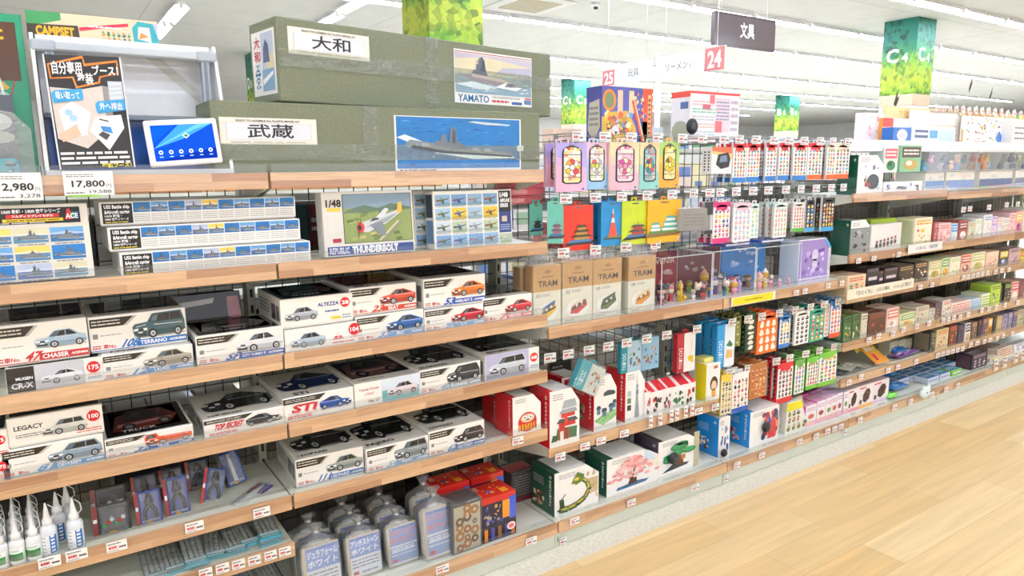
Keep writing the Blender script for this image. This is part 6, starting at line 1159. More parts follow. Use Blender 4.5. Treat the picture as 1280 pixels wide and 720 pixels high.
run([(1082, 1097, 334, DK, W_('#5a4a54', '#7a3a3a'), 't', 'near black'), (1097, 1103, 338, '#3a1f24', W_('#6a3a3a', '#7a3a3a'), 't', 'dark red'), (1104, 1121, 333, DK, W_('#6a5a5a', '#7a3a4a'), 't', 'near black'), (1122, 1141, 330, '#3a2c24', W_('#e8d8b0', '#b89a6a', '#6a4a30'), 'c', 'dark brown patterned'), (1142, 1158, 326, '#33251f', W_('#e8d8b0', '#c8a06a', '#efe6d0'), 'c', 'dark brown flowery'),
     (1160, 1175, 325, CR, W_('#c8c27a', '#d8b04a', '#8aa04a'), 'w', 'cream and green'), (1176, 1185, 322, '#d9e0b0', W_('#6aa83a', '#e8902a', '#f0c030'), 'w', 'green and orange'), (1186, 1199, 320, '#efe9d4', W_('#b0c87a', '#d8c060', '#c86a4a'), 'c', 'cream striped'), (1200, 1212, 317, '#e8c0a4', W_('#c0503a', '#8a3a2a', '#f0e0c8'), 'w', 'salmon'), (1213, 1230, 314, '#e9e6d0', W_('#c8c87a', '#e0b860', '#9ab06a'), 'w', 'pale yellow'), (1231, 1247, 313, '#e8c8b0', W_('#c06a5a', '#8a4a3a', '#f0e0d0'), 'c', 'terracotta'), (1248, 1259, 312, '#4a4440', W_('#e0c020', '#3a6ac0', '#e8e0d0'), 'w', 'grey and yellow'), (1260, 1274, 309, '#c8a8a8', W_('#5a3a4a', '#e8d0c8', '#a05a5a'), 'c', 'mauve patterned'), (1275, 1290, 312, '#e0c840', W_('#d04a2a', '#f0e8c0', '#6a4a1a'), 'w', 'yellow')], S5Z[2], .06, 'the third carton shelf')
carton('large beige carton with food motifs at the left shelf end', 1058, 1081, 342, S5Z[2], .035, .13, '#e3c9a8', ['#c8503a', '#8a5a34', '#e8b060', '#6a8a4a'], 3, 'i')
run([(1166, 1172, 277, '#b0585a', W_('#e8a0a0', '#d8c0a8'), 'c', 'rose'), (1172, 1187, 278, PK, W_('#d87a70', '#f4e4dc', '#c85a5a'), 'i', 'pink patterned'), (1188, 1196, 279, '#cfe2ee', W_('#4a9ad8', '#f4f4f0', '#e0c8a0'), 'w', 'pale blue'), (1197, 1208, 275, '#a8524a', W_('#8a2f34', '#f0ece4', '#f4f4f0'), 'w', 'dark red dotted'), (1209, 1217, 277, '#d8dcc0', W_('#8aa87a', '#d8a87a', '#c89a5a'), 'c', 'sage'), (1218, 1226, 273, '#eef0ea', W_('#8ab0d0', '#e8a87a', '#c8d890'), 'c', 'white narrow'), (1228, 1238, 268, '#f0f0f2', W_('#7aa0c8', '#f0c060', '#d89ab0'), 'c', 'tall white'), (1238, 1245, 270, '#e0cce8', W_('#c89ad8', '#f4e8f4', '#e8a8c8'), 'w', 'lilac'), (1246, 1253, 271, '#e9e4e0', W_('#a8c0d8', '#e8b090', '#c8a0c0'), 'c', 'pale'), (1253, 1260, 272, '#f0ece4', W_('#9ab8c8', '#e8c08a', '#d8a0a0'), 'i', 'ivory'), (1260, 1268, 266, PK, W_('#e07a8a', '#f4d8c0', '#c89a6a'), 'c', 'rosy'), (1268, 1276, 264, '#f0a8b8', W_('#e8c84a', '#c85a7a', '#6a3a7a'), 'w', 'bright pink'), (1277, 1288, 260, '#e8e4d8', W_('#4a9a5a', '#e0a060', '#c85a5a'), 'c', 'white and green')], S5Z[1], .06, 'the second carton shelf')
x0 = 0
z = S5Z[1]
block_box('green spined block box with dark machinery picture', 1061, 1086, 274, z, .05, .1, '#124a38', lambda F: (F.rect(0, 0, 1, .78, '#8a9090', .5), collage(F.sub(.0, .05, .98, .75), 16, ['#2a2c30', '#55585c', '#a9b0b4', '#3a3c40'], 5)), 12, word='')
carton('wide white box with a row of small figures', 1087, 1125, 278, z, .055, .04, '#e4e2e0', ['#3a3a3e', '#8a4a4a', '#5a6a5a'], 4, 'x', None, name='figure_box')
g = G(); x0, w, h = slot(1087, 1125, 278, z, .0545); F = front(g, 0, w, 0, 0, h)
for i in range(6): F.ell(.2+i*.12, .22+.02*i, .045, .09, ['#3a3a3e', '#4a4a44', '#6a4a3a'][i % 3], 1, 8); F.ell(.2+i*.12, .36+.025*i, .035, .06, ['#8a4a4a', '#5a6a4a', '#b8503a'][i % 3], 2, 8)
o = g.build('figure_print', bpy.data.objects['figure_box']); o.location = (0, -.0004, 0)
t = thing('toy_carton', 'long lime green carton behind the wide white box', 'carton', (XP(1086, .16, z), .16, z)); g = G(); w = XP(1141, .1, z)-XP(1086, .16, z)-.05; h = ZP(272, XP(1125, .16, z), .16)-z; g.box(0, w, 0, .09, 0, h, '#b4d23c', 'card'); F = front(g, 0, w, 0, 0, h); F.bars(.6, .75, .95, .9, 1, '#8aa82a', 2, .5); F.rect(.62, .1, .75, .3, '#3a6ab0', 1); F.poly([(.6, .1), (.68, .5), (.78, .1)], '#a8b83a', 1); g.build('carton', t); g = G(); g.box(.02, w-.02, .01, .08, h, h+.0015, '#c8e060', 'card', 0); g.build('top_flap', t)
carton('lime spined carton with yellow and red creatures', 1141, 1163, 271, z, .06, .1, '#f0ead0', ['#f0c020', '#d8402a', '#e8b048', '#5a8a5a'], 7, 'c')
run([(1053, 1063, 394, '#3f6a3a', W_('#e8c83a', '#2a2a20', '#f0ecd8'), 'c', 'green animal'), (1064, 1074, 391, '#4a6a34', W_('#e8c040', '#2a2a20', '#f4f0e0'), 'c', 'green and yellow animal'), (1075, 1083, 391, '#e0d8c0', W_('#b8a87a', '#e8c8c0', '#8a7a6a'), 'c', 'beige'), (1084, 1106, 388, '#5c3320', W_('#b8503a', '#3a1f14', '#d8907a', '#8a4a30'), 'c', 'chocolate brown'), (1107, 1122, 383, '#f0d8cc', W_('#d87a6a', '#f4ece4', '#c89a7a'), 'w', 'pale pink'), (1124, 1143, 389, '#e6e0b8', W_('#8ab05a', '#e0c87a', '#d88a4a'), 'w', 'cream and green flat'), (1144, 1160, 381, '#d8ccb8', W_('#8a7a5a', '#5a7a6a', '#c8a87a'), 'c', 'tan patterned'), (1161, 1168, 385, '#d8d4c4', W_('#6a8a5a', '#4a4a44'), 'c', 'grey green'), (1168, 1176, 377, '#6a4a4a', W_('#e8d0c0', '#3a5a8a', '#c88a6a'), 'c', 'plum'), (1177, 1187, 374, '#e4dccb', W_('#4a6aa0', '#c85a4a', '#6a8a4a'), 'c', 'white and blue'), (1188, 1212, 374, '#f0dcd4', W_('#d88a7a', '#c86a5a'), 's', 'long pale salmon'), (1213, 1225, 372, '#cfe0ea', W_('#8ab8d8', '#e8f0f4'), 's', 'pale blue long'), (1226, 1236, 366, '#eef0d8', W_('#a8c84a', '#e8e0a0'), 's', 'ivory'), (1237, 1249, 354, '#b8d84a', W_('#e9efd8', '#8a8a94', '#5a6a3a'), 'c', 'lime tall'), (1254, 1262, 353, '#2a2224', W_('#a8c84a', '#c83a3a', '#e8e0d8'), 'c', 'black and green'), (1263, 1272, 351, '#e0b8a8', W_('#c84a4a', '#f0e8d8'), 'w', 'pink and red'), (1273, 1284, 350, '#8a4a54', W_('#e8c8c0', '#5a2a34'), 'c', 'wine red')], S5Z[3], .06, 'the fourth carton shelf')
# fifth shelf
z = S5Z[4]
run([(1112, 1121, 426, '#d6d0b4', W_('#9a9478', '#b8b090'), 'i', 'small khaki'), (1122, 1131, 424, '#d6d0b4', W_('#9a9478', '#b8b090'), 'i', 'small khaki'), (1132, 1142, 422, '#d6d0b4', W_('#9a9478', '#b8b090'), 'i', 'small khaki'), (1143, 1152, 420, '#d6d0b4', W_('#9a9478', '#b8b090'), 'i', 'small khaki'), (1153, 1161, 419, '#dcd4c0', W_('#8a7a5a', '#a89a7a'), 'i', 'small khaki')], z, .16, 'the khaki row of the fifth carton shelf', .07, two=False)
run([(1162, 1168, 414, '#3a3a34', W_('#8a8a5a', '#c8b88a'), 'c', 'dark green'), (1169, 1184, 409, '#d8c49a', W_('#c8702a', '#3a3a34', '#8a5a2a'), 'c', 'tan and orange'), (1185, 1195, 405, '#6a2a24', W_('#f0a020', '#e05a2a', '#3a2a4a'), 'c', 'flame coloured'), (1196, 1204, 405, '#2f3050', W_('#5a5a8a', '#8a4a5a', '#3a6a8a'), 'c', 'navy'), (1205, 1212, 403, '#e8e4dc', W_('#4a3a5a', '#c8a87a'), 'w', 'white and plum'), (1213, 1220, 401, '#6a5044', W_('#c8a88a', '#3a2a24'), 'c', 'brown'), (1221, 1226, 399, '#2a1a24', W_('#8a3a3a', '#3a2a3a'), 'c', 'black'), (1227, 1233, 397, '#6a4a6a', W_('#c89a7a', '#4a2a4a', '#e0c8b0'), 'c', 'purple'), (1234, 1239, 397, '#e0982a', W_('#f4d8a0', '#8a4a1a'), 'w', 'orange'), (1240, 1244, 397, '#1f1c1c', W_('#4a4a44', '#8a7a3a'), 'c', 'jet black'), (1245, 1251, 394, '#c8b88a', W_('#4a4a8a', '#d8a02a', '#3a3a3a'), 'c', 'straw coloured'), (1252, 1258, 392, '#a89ab8', W_('#3a3a7a', '#e0c040', '#5a4a4a'), 'c', 'violet'), (1259, 1264, 390, '#8a8ab0', W_('#2f2f5a', '#d8c8a0'), 'c', 'slate blue'), (1265, 1270, 388, '#6a5a8a', W_('#2a2a4a', '#d8b04a'), 'c', 'dark violet'), (1271, 1278, 386, '#c8c0a0', W_('#5a5a3a', '#8a7a4a'), 'c', 'khaki tall'), (1279, 1288, 384, '#b8a890', W_('#5a4a3a', '#8a7a5a'), 'c', 'light brown')], z, .055, 'the fifth carton shelf', .1)
def soft_bag(label, px, Y, z, sz, col, pal, seed, rot=(0, 0, 0), name='snack_bag', cat='bag', mat='gloss'):
    X = XP(px, Y, z); t = thing(name, label, cat, (X, Y, z), rot); rr = random.Random(seed); g = G(); w, d, h = sz; n = 10
    P = []; Fc = []
    for j in range(n+1):
        for i in range(n+1):
            a, b = i/n, j/n; e = (1-(2*a-1)**4)*(1-(2*b-1)**4); P.append((a*w, b*d, h*.5+h*.5*e*rr.uniform(.8, 1.05)))
    for j in range(n+1):
        for i in range(n+1):
            a, b = i/n, j/n; e = (1-(2*a-1)**4)*(1-(2*b-1)**4); P.append((a*w, b*d, h*.5-h*.5*e))
    N = (n+1)**2; cells = [(i, j) for j in range(n) for i in range(n)]
    g.add(P, [(j*(n+1)+i, j*(n+1)+i+1, (j+1)*(n+1)+i+1, (j+1)*(n+1)+i) for i, j in cells]+[(N+j*(n+1)+i, N+(j+1)*(n+1)+i, N+(j+1)*(n+1)+i+1, N+j*(n+1)+i+1) for i, j in cells], col, mat, True)
    k = len(g.f)
    for q in range(16):   # printed patches follow the bag's own skin
        i0, j0 = rr.randrange(1, n-2), rr.randrange(1, n-2); c = C(rr.choice(pal))
        for di in (0, 1):
            for dj in (0, 1): g.c[(j0+dj)*n+i0+di] = c
    g.build('pouch', t)
    for y0 in (-.006, d-.003): g = G(); g.box(0, w, y0, y0+.009, h*.46, h*.54, mixc(col, '#fff', .3), mat, 0); g.build('sealed_edge', t); return t
soft_bag('grey glossy magazine pouch lying at the left end of the shelf', 1053, .08, z, (.2, .24, .02), '#8d9298', ['#c9ccd0', '#4a4c50', '#b0b890'], 2)
soft_bag('white and green pouch lying on the grey one', 1062, .06, z+.021, (.16, .16, .018), '#c4c8b8', ['#8aa04a', '#eef0ea', '#5a6450'], 3, (0, 0, .3))
soft_bag('yellow snack bag slumped against the back', 1066, .2, z+.04, (.15, .12, .05), '#e0c42a', ['#f0e060', '#b89a1a', '#f4f0c8'], 4, (.9, 0, .1))
soft_bag('orange and red patterned pack tilted forward', 1094, .08, z+.005, (.12, .22, .02), '#f0a23a', ['#e04a2a', '#f4e0c0', '#f0c858', '#d83a4a'], 5, (.55, 0, -.1))
soft_bag('blue crinkled bag beside the orange pack', 1122, .12, z, (.12, .12, .045), '#2f7ac8', ['#5aa0e0', '#1f5aa0', '#8ac0f0'], 6)
soft_bag('long purple strip pack across the shelf', 1125, .07, z+.002, (.28, .07, .022), '#8a5ab8', ['#b08ad8', '#6a3a9a', '#d8c8ec'], 7, (0, 0, .12))
# deck
z = zb
for i, (a, b, c) in enumerate([(1059, 1072, 484), (1072, 1090, 478), (1090, 1110, 472)]): carton(['cream carton with brown cookie picture, leftmost of three', 'cream carton with brown cookie picture, middle of three', 'large lilac sided carton with brown cookie picture'][i], a, b, c, z, .05, .1, ['#f2ecec', '#f0e8e4', '#efe6ec'][i], ['#d83a5a', ['#f0a0b8', '#f0b860', '#e0c8e0'][i]], i, 'b', 'cookie cartons on the deck')
soft_bag('bright green small bag at the front of the deck', 1112, .03, z, (.09, .06, .03), '#6ad83a', ['#a8f080', '#4ab02a'], 8)
soft_bag('pale blue bag pile beside the green bag', 1118, .08, z, (.15, .1, .04), '#4a92d8', ['#8ac0f0', '#3a78b8', '#b8d8f4'], 9)
soft_bag('blue bag lying behind the pale blue one', 1114, .19, z, (.16, .1, .045), '#3a88d0', ['#6ab0e8', '#2f6aa8'], 10)
soft_bag('turquoise long pouch lying along the deck', 1134, .15, z, (.3, .06, .03), '#1f8a9a', ['#3ab0b8', '#14606a', '#e0f0f0'], 11, (0, 0, -.15))
t = thing('plush_hanger', 'small white plush face on a clear pack at the deck edge', 'plush toy', (XP(1157, -.03, z+.02), -.026, z+.012)); g = G(); g.ball((0, 0, 0), (.05, .022, .034), '#e2efec', 'matte', 14, 9); g.ball((-.03, -.004, .03), (.014, .008, .014), '#e2efec', 'matte', 8, 6); g.ball((.03, -.004, .03), (.014, .008, .014), '#e2efec', 'matte', 8, 6); g.build('head', t); g = G(); g.ball((-.014, -.02, .006), .004, '#3a3a3a'); g.ball((.014, -.02, .006), .004, '#3a3a3a'); g.build('eye_pair', t)
for j in range(3):
    for i in range(5):
        a = 1130+i*15-j*7; Y = .05+j*.085; x0 = XP(a, Y, z); w = .115
        if (i, j) in ((0, 0), (1, 0)): continue
        t = thing('wipes_box', 'flat blue topped box, %s from the left in row %s of the deck' % (nth(i), ['one', 'two', 'three'][j]), 'carton', (x0, Y, z), .0, 'flat blue topped boxes'); gl = i == 4
        g = G(); g.box(0, w, 0, .08, 0, .034, '#8ac84a' if gl and j == 0 else '#cfd6e8', 'gloss'); T = topf(g, 0, w, 0, .08, .034, mat='gloss'); T.rect(.03, .04, .97, .96, ['#6aa8d8', '#5a9ad0', '#4a8ac0'][j], 1); T.bars(.1, .3, .8, .7, 2, '#cfe4f4', i, .5, 2); F = front(g, 0, w, 0, 0, .034, mat='gloss'); F.bars(.1, .3, .9, .7, 1, '#e8ecf4' if gl else '#8a94b8', i, .6); g.build('carton', t); g = G(); g.box(.01, w-.01, .03, .05, .034, .0355, '#a8cce8', 'gloss', 0); g.build('tear_strip', t)
carton('dark carton with rows of small pictures, left of two', 1203, 1210, 442, z, .12, .1, '#3a3034', ['#c88a7a', '#6a5a8a', '#e0d0c0'], 3, 'i'); carton('dark carton with rows of small pictures, right of two', 1214, 1233, 438, z, .045, .1, '#2f2a34', ['#c8a0a8', '#e8dcd8', '#8a5a6a'], 4, 'i')
carton('white carton with yellow and blue patch on the deck', 1238, 1252, 444, z, .05, .09, '#ece6d8', ['#e8c83a', '#4a9ac0', '#d87a4a'], 5, 'w'); carton('brown and cream carton standing behind the white one', 1237, 1250, 430, z, .18, .08, '#c8a894', ['#8a5a4a', '#efe4da'], 6, 'w')
carton('white carton with orange stripes tilted back', 1248, 1266, 431, z, .06, .06, '#eee4d6', ['#d8843a', '#c8682a'], 7, 's', lean=.15); carton('white carton with dotted print at the right end of the deck', 1268, 1290, 424, z, .06, .06, '#f0ecee', ['#6a6a7a', '#b0a0b8'], 8, 'i', lean=.15)
cards([(1245, 456), (1256, 452), (1270, 446), (1279, 443)], -.028, 'the deck front under the striped cartons', .055, .075, '#f6ecd8')
# top shelf of the carton bays
z = S5Z[0]
block_box('green spined block box with black arm toy picture', 1070, 1102, 194, z, .05, .1, '#0f5640', lambda F: (collage(F.sub(.1, .05, .9, .8), 10, ['#c8ccd0', '#e0c870', '#8a6a8a', '#b0b4b8'], 3), F.ell(.6, .32, .24, .2, '#2c2e31', 6, 14), F.rect(.3, .2, .5, .3, '#a02a34', 7)), 13, word='')
def whitebox(label, a, b, c, zz, Y, seed, txt='5'):
    x0, w, h = slot(a, b, c, zz, Y); t = thing('rail_set_box', label, 'train kit', (x0, Y, zz), 0, 'white boxes with blue numbers'); g = G(); g.box(0, w, 0, .12, 0, h, '#f2f2f0', 'gloss'); F = front(g, 0, w, 0, 0, h, mat='gloss'); F.text(txt, .06, .3, .16, .75, '#3a3f9a', .03, 1); F.poly([(.3, .35), (.36, .6), (.6, .5), (.56, .25)], '#3a3c40', 1); F.text(txt, .66, .55, .72, .85, '#3a3f9a', .03, 1); F.poly([(.76, .6), (.9, .66), (.92, .1), (.85, .1), (.84, .5)], '#4a4c50', 1); g.build('carton', t); g = G(); g.box(.005, w-.005, -.001, 0, h*.02, h*.08, '#c9cbe8', 'gloss', 0); g.build('printed_strip', t); return t
whitebox('white box with blue number and grey rail picture, lower one', 1104, 1152, 226, z, .05, 1); 
for i, (a, b, c, base, pal, word) in enumerate([(1104, 1121, 184, '#e4efe8', ['#d86a7a', '#3a8a5a', '#2a4a3a'], 'white and green'), (1124, 1150, 182, '#8fc49a', ['#5a4a44', '#c9a860', '#f4f0e0'], 'green with brown screen')]):
    carton('%s carton on top of the white rail box' % word, a, b, c, z+.101, .07, .08, base, pal, i+3, 'w')
# clear bins with soft toys above, and the display rail
ZR = 1.405
t = thing('upper_shelf', 'white upper shelf with a tall front rail above the carton bays', 'shelf', (1.815, .1, ZR)); g = G(); g.box(0, 2.64, 0, .24, 0, .012, '#f2f2ef', 'plastic'); g.build('shelf_board', t); g = G(); g.box(0, 2.64, .235, .24, .012, .05, '#e9e9e6', 'plastic'); g.build('rear_lip', t)
g = G(); g.box(0, 2.64, -.015, -.001, .0, .055, '#f6f5f3', 'plastic'); g.build('front_rail', t)
zt2 = ZR+.0135
for i, (a, b, cols, lab) in enumerate([(1158, 1183, ['#c8a8d8', '#8ac0e0', '#e8b0c8'], 'lilac and blue'), (1184, 1221, ['#b0a0d8', '#e8c0a0', '#f0d0e0', '#a0b0e0'], 'violet'), (1226, 1268, ['#f0903a', '#e05a4a', '#f0c060', '#8ac0d0'], 'orange and red'), (1271, 1300, ['#7a8ab8', '#4a5a8a', '#c8c0a0'], 'slate blue')]):
    X0, X1 = XP(a, .07, 1.25), XP(b, .07, 1.25); zz = S5Z[0]+(.0 if X0 > 2.7 else .0); t = thing('clear_bin', 'clear bin of %s soft toys under the display rail' % lab, 'bin', (X0, .07, S5Z[0]+.002+(.1 if i else .1)), 0, 'clear bins of soft toys'); w = X1-X0; h = .115
    g = G(); e = .002; g.box(0, w, 0, e, 0, h, '#fff', 'clear', 0); g.box(0, e, e, .2, 0, h, '#fff', 'clear', 0); g.box(w-e, w, e, .2, 0, h, '#fff', 'clear', 0); g.box(0, w, 0, .2, -.002, 0, '#f0f0ee', 'plastic', 0); g.box(0, w, .198, .2, 0, h, '#f0f0ee', 'plastic', 0); g.build('bin', t)
    rr = random.Random(i+5)
    for q in range(7 if w < .3 else 9):
        tx, ty = X0+w*rr.uniform(.14, .86), .07+rr.uniform(.045, .15); sz = rr.uniform(.017, .024); c = cols[q % len(cols)]; zq = t.location.z+.001+sz*.9+(0 if q < 5 else .04)
        f = thing('soft_toy', '%s small soft toy in the clear bin of %s toys' % (nth(q), lab), 'soft toy', (tx, ty, zq), 0, 'soft toys in the %s bin' % lab); g = G(); g.ball((0, 0, 0), (sz, sz*.8, sz*.9), c, 'matte', 10, 7); g.build('body', f); g = G(); g.ball((0, -sz*.2, sz*1.2), sz*.62, mixc(c, '#fff', .3), 'matte', 9, 6); g.build('head', f)
    t2 = thing('bin_stand', 'white carton stand beneath the bin of %s soft toys' % lab, 'stand', (X0, .08, S5Z[0]+.0005)); g = G(); g.box(.006, w-.006, 0, .16, 0, .097, '#e4e2d8', 'card'); P = front(g, .006, w-.006, 0, 0, .097); collage(P, 6, ['#d0d4c8', '#c8ccd4', '#e0d0cc'], i); g.build('stand', t2); g = G(); g.box(.01, w-.01, -.002, 0, .01, .05, ['#7a9ac8', '#8aa0c8', '#6a7a9a', '#8a8aa0'][i], 'card', 0); g.build('printed_front', t2)
run([(1184, 1191, 238, '#f0d8c0', W_('#d89a5a', '#a8b8d8'), 'c', 'peach'), (1191, 1201, 237, '#d8dcec', W_('#8aa8d8', '#e8c8b0', '#c88a7a'), 'c', 'pale violet'), (1201, 1217, 235, '#c8dce8', W_('#7ab0d8', '#f0e8d8', '#e8c07a'), 'c', 'sky blue'), (1220, 1228, 234, '#e8d0b0', W_('#e0a03a', '#5aa84a'), 'w', 'sand coloured'), (1228, 1236, 233, '#c0e0b0', W_('#4ab83a', '#f0d048', '#f4f4f0'), 'c', 'bright green'), (1237, 1247, 232, '#f0d0c8', W_('#e07a5a', '#b0c8d8', '#e8c060'), 'c', 'rosy peach'), (1248, 1258, 231, '#e8c8cc', W_('#c8504a', '#5a3a6a', '#f0e0d0'), 'c', 'rose and red'), (1259, 1269, 230, '#e4d8e4', W_('#8a8ac8', '#c86a8a', '#3a3a4a'), 'c', 'grey lilac'), (1270, 1282, 229, '#d0dce8', W_('#5a7ab8', '#e8b8a0'), 'c', 'ice blue')], S5Z[0], .05, 'the first carton shelf', .025, two=False)
# row standing on the upper shelf
def upbox(label, a, b, top, Y, base, fn, d=.06, name='toy_carton'):
    x0, w, h = slot(a, b, top, zt2, Y); t = thing(name, label, 'carton', (x0, Y, zt2)); g = G(); g.box(0, w, 0, d, 0, h, base, 'gloss'); fn(front(g, 0, w, 0, 0, h, mat='gloss')); g.build('carton', t); g = G(); g.box(.004, w-.004, .004, d-.004, h, h+.001, mixc(base, '#fff', .4), 'gloss', 0); g.build('lid_flap', t)
upbox('blue box with a pale round figure on the upper shelf', 1115, 1137, 160, .115, '#1f6fc8', lambda F: (F.ell(.5, .65, .3, .28, '#e8ecf0', 1), F.rect(.35, 0, .7, .4, '#f0d8b0', 2), F.ell(.5, .62, .18, .14, '#cfd6de', 2)))
upbox('long white and pale blue box on the upper shelf', 1138, 1192, 160, .115, '#f0f5fa', lambda F: (F.rect(.07, .5, .36, .85, '#4a5a80', 1), F.rect(.08, .62, .35, .74, '#e8eef6', 2), F.rect(.4, .5, .58, .85, '#5aa8e0', 1), F.rect(.62, .1, .96, .9, '#c8e0f2', 1), F.bars(.08, .1, .5, .35, 2, '#a8b8d0', 3, .4)))
upbox('orange and peach sticker box at the left of the upper shelf', 1101, 1114, 148, .18, '#f0a848', lambda F: (F.rect(0, .72, 1, 1, '#e8402e', 1), F.rect(0, .42, 1, .72, '#f4c0b0', 1), icons(F.sub(.1, .05, .9, .4, 1), 2, 2, ['#fdf4e0'], 3)))
upbox('pink blossom carton at the end of the upper shelf', 1080, 1102, 142, .2, '#f8ecec', lambda F: (collage(F, 24, ['#f4c8d0', '#f8dce0', '#f0b4c0', '#fdf0f0'], 3)))
t = thing('poster_board', 'white board with confetti of coloured dots on the upper shelf', 'poster board', (XP(1202, .2, 1.5), .2, zt2)); g = G(); w = XP(1260, .2, 1.5)-XP(1202, .2, 1.5); h = ZP(146, XP(1230, .2, 1.5), .2)-zt2; g.box(0, w, 0, .012, 0, h, '#f7f4ee', 'card'); F = front(g, 0, w, 0, 0, h); rr = random.Random(2)
for i in range(90): F.ell(rr.uniform(.03, .97), rr.uniform(.03, .97), rr.uniform(.008, .02), rr.uniform(.012, .035), rr.choice(['#f0a03a', '#e05a4a', '#f0c848', '#7ac0d8', '#4a8ae0', '#f4a0b0', '#6a6a6a']), 1+i*.02, 7)
F.poly([(.72, .35), (.78, .6), (.86, .4), (.9, .5), (.86, .3), (.78, .25)], '#4a8ae0', 4); g.build('board', t); g = G(); g.box(0, .012, -.002, 0, 0, h*.6, '#e8b820', 'card', 0); g.build('edge_trim', t)
upbox('white box with grey label at the right end of the upper shelf', 1263, 1290, 150, .14, '#f2f0ee', lambda F: (F.bars(.1, .3, .9, .8, 3, '#9a9a9e', 3, .3), F.rect(.8, .4, 1, .9, '#4a2a24', 1)))
t = thing('blank_board', 'cream board with red arc behind the blue boxes', 'poster board', (XP(1136, .24, 1.5), .24, zt2)); g = G(); w = XP(1199, .24, 1.5)-XP(1136, .24, 1.5); h = ZP(141, XP(1199, .24, 1.5), .24)-zt2; g.box(0, w, 0, .01, 0, h, '#faf2ea', 'card'); F = front(g, 0, w, 0, 0, h); F.bars(.4, .2, .95, .7, 4, '#e8d8c8', 2, .3); g.build('board', t); g = G(); g.tube([(w*.35, -.004, h*.98), (w*.9, -.004, h*1.0), (w*.98, -.004, h*.9), (w*.99, -.004, .02)], .003, '#c8b8a8', 'metal', 6); g.build('wire_frame', t)
# orange header banner with lettering
Yh = .27; zh0 = ZP(152, XP(1200, Yh, 1.55), Yh); zh1 = ZP(139, XP(1200, Yh, 1.55), Yh); X0 = XP(1103, Yh, 1.52)
t = thing('header_banner', 'orange and cream header banner with lettering over the carton bays', 'sign', (X0, Yh, zt2)); W = 2.2; a0 = zh0-zt2; a1 = zh1-zt2
g = G(); g.box(0, W, 0, .008, a0, a1, '#f8d8a0', 'card'); F = front(g, 0, W, 0, a0, a1); L0 = lambda px: (XP(px, Yh, 1.55)-X0)/W
F.rect(L0(1178), .0, L0(1202), 1, '#8ac83a', 1); F.poly([(L0(1176), .1), (L0(1182), .1), (L0(1182), .9), (L0(1176), .8)], '#e85a3a', 2); F.text('サクサクパス', L0(1204), .25, L0(1240), .8, '#e0952a', .03, 2); F.text('サクサクパス', L0(1122), .2, L0(1155), .75, '#e8b048', .02, 2); F.rect(L0(1268), 0, L0(1274), 1, '#7ac83a', 1); F.rect(L0(1274), 0, L0(1284), 1, '#f0d030', 1); g.build('banner', t)
for xx in (.03, W-.05): g = G(); g.box(xx, xx+.015, .008, .02, 0, a1, '#e8e8e4', 'plastic'); g.build('post', t)
for i, (px, py, c, lab) in enumerate([(1213, 108, '#5a4a3a', 'dark brown butterfly cut-out hanging above the header banner'), (1238, 120, '#3a3f48', 'black butterfly cut-out hanging above the header banner'), (1120, 127, '#3a3430', 'small black butterfly cut-out near the leafy column')]):
    Y = .3; zz = 1.6
    for _ in range(4): X = XP(px, Y, zz); zz = ZP(py, X, Y)
    t = thing('hanging_butterfly', lab, 'decoration', (X, Y, zz), (.2, .3, .4)); g = G()
    for s in (-1, 1): g.prism([(0, -.006), (s*.02, -.03), (s*.045, -.02), (s*.05, .03), (s*.03, .045), (0, .008)][::s], -.0008, .0008, c, 'card')
    g.build('wing_pair', t); g = G(); g.tube([(0, 0, -.02), (0, 0, .025)], .003, '#222', 'plastic', 6); g.tube([(0, 0, .025), (.0, 0, .3)], .0006, '#eee', 'plastic', 4); g.build('body', t)
rr = random.Random(8)
for i in range(14):
    X = XP(1172+i*8, .255, 1.6); t = thing('paper_blossom', '%s pale pink paper blossom along the header banner' % nth(i), 'decoration', (X, .262, zt2+a1-.002+rr.uniform(0, .012)), (0, 0, 0), 'paper blossoms on the header banner'); g = G()
    for k in range(5): g.ball((.016*math.cos(k*1.257), 0, .016*math.sin(k*1.257)), (.013, .005, .013), rr.choice(['#f8e0dc', '#f4ccd0', '#fbeee8']), 'matte', 8, 5)
    g.build('petals', t); g = G(); g.ball((0, -.005, 0), .005, '#f0c060', 'matte', 7, 5); g.build('centre', t)  # paper blossoms set against the banner edge, without threads
# fascia cards and strips in the carton bays
def spread(px0, px1, py0, py1, n): return [(px0+(px1-px0)*i/(n-1), py0+(py1-py0)*i/(n-1)) for i in range(n)]
cards([(1073, 326), (1092, 323), (1123, 318)], FB, 'the second carton shelf front', .04, .026)
cards([(1150, 359), (1165, 356)]+spread(1204, 1234, 347, 341, 6)+[(1244, 340), (1252, 338), (1261, 337)], FB, 'the third carton shelf front', .04, .026)
cards([(1086, 425), (1098, 420), (1116, 417), (1129, 412), (1146, 408), (1161, 404)]+spread(1179, 1192, 401, 397, 3)+[(1200, 396), (1210, 393), (1227, 388), (1236, 386), (1245, 384), (1256, 381), (1272, 378)], FB, 'the fourth carton shelf front', .04, .028)
cards([(1061, 478), (1076, 471), (1110, 463), (1122, 459), (1145, 452)]+spread(1172, 1203, 444, 436, 6)+[(1213, 431), (1221, 429), (1230, 427), (1237, 425), (1246, 423), (1254, 420), (1265, 417)], FB, 'the fifth carton shelf front', .04, .028)
cards([(1075, 525), (1118, 509), (1138, 502), (1165, 493), (1182, 487), (1197, 482)], -.028, 'the deck front below the cookie cartons', .04, .03)
cards([(1204, 262), (1212, 261), (1236, 259), (1258, 256), (1272, 255)], FB, 'the first carton shelf front', .05, .03)
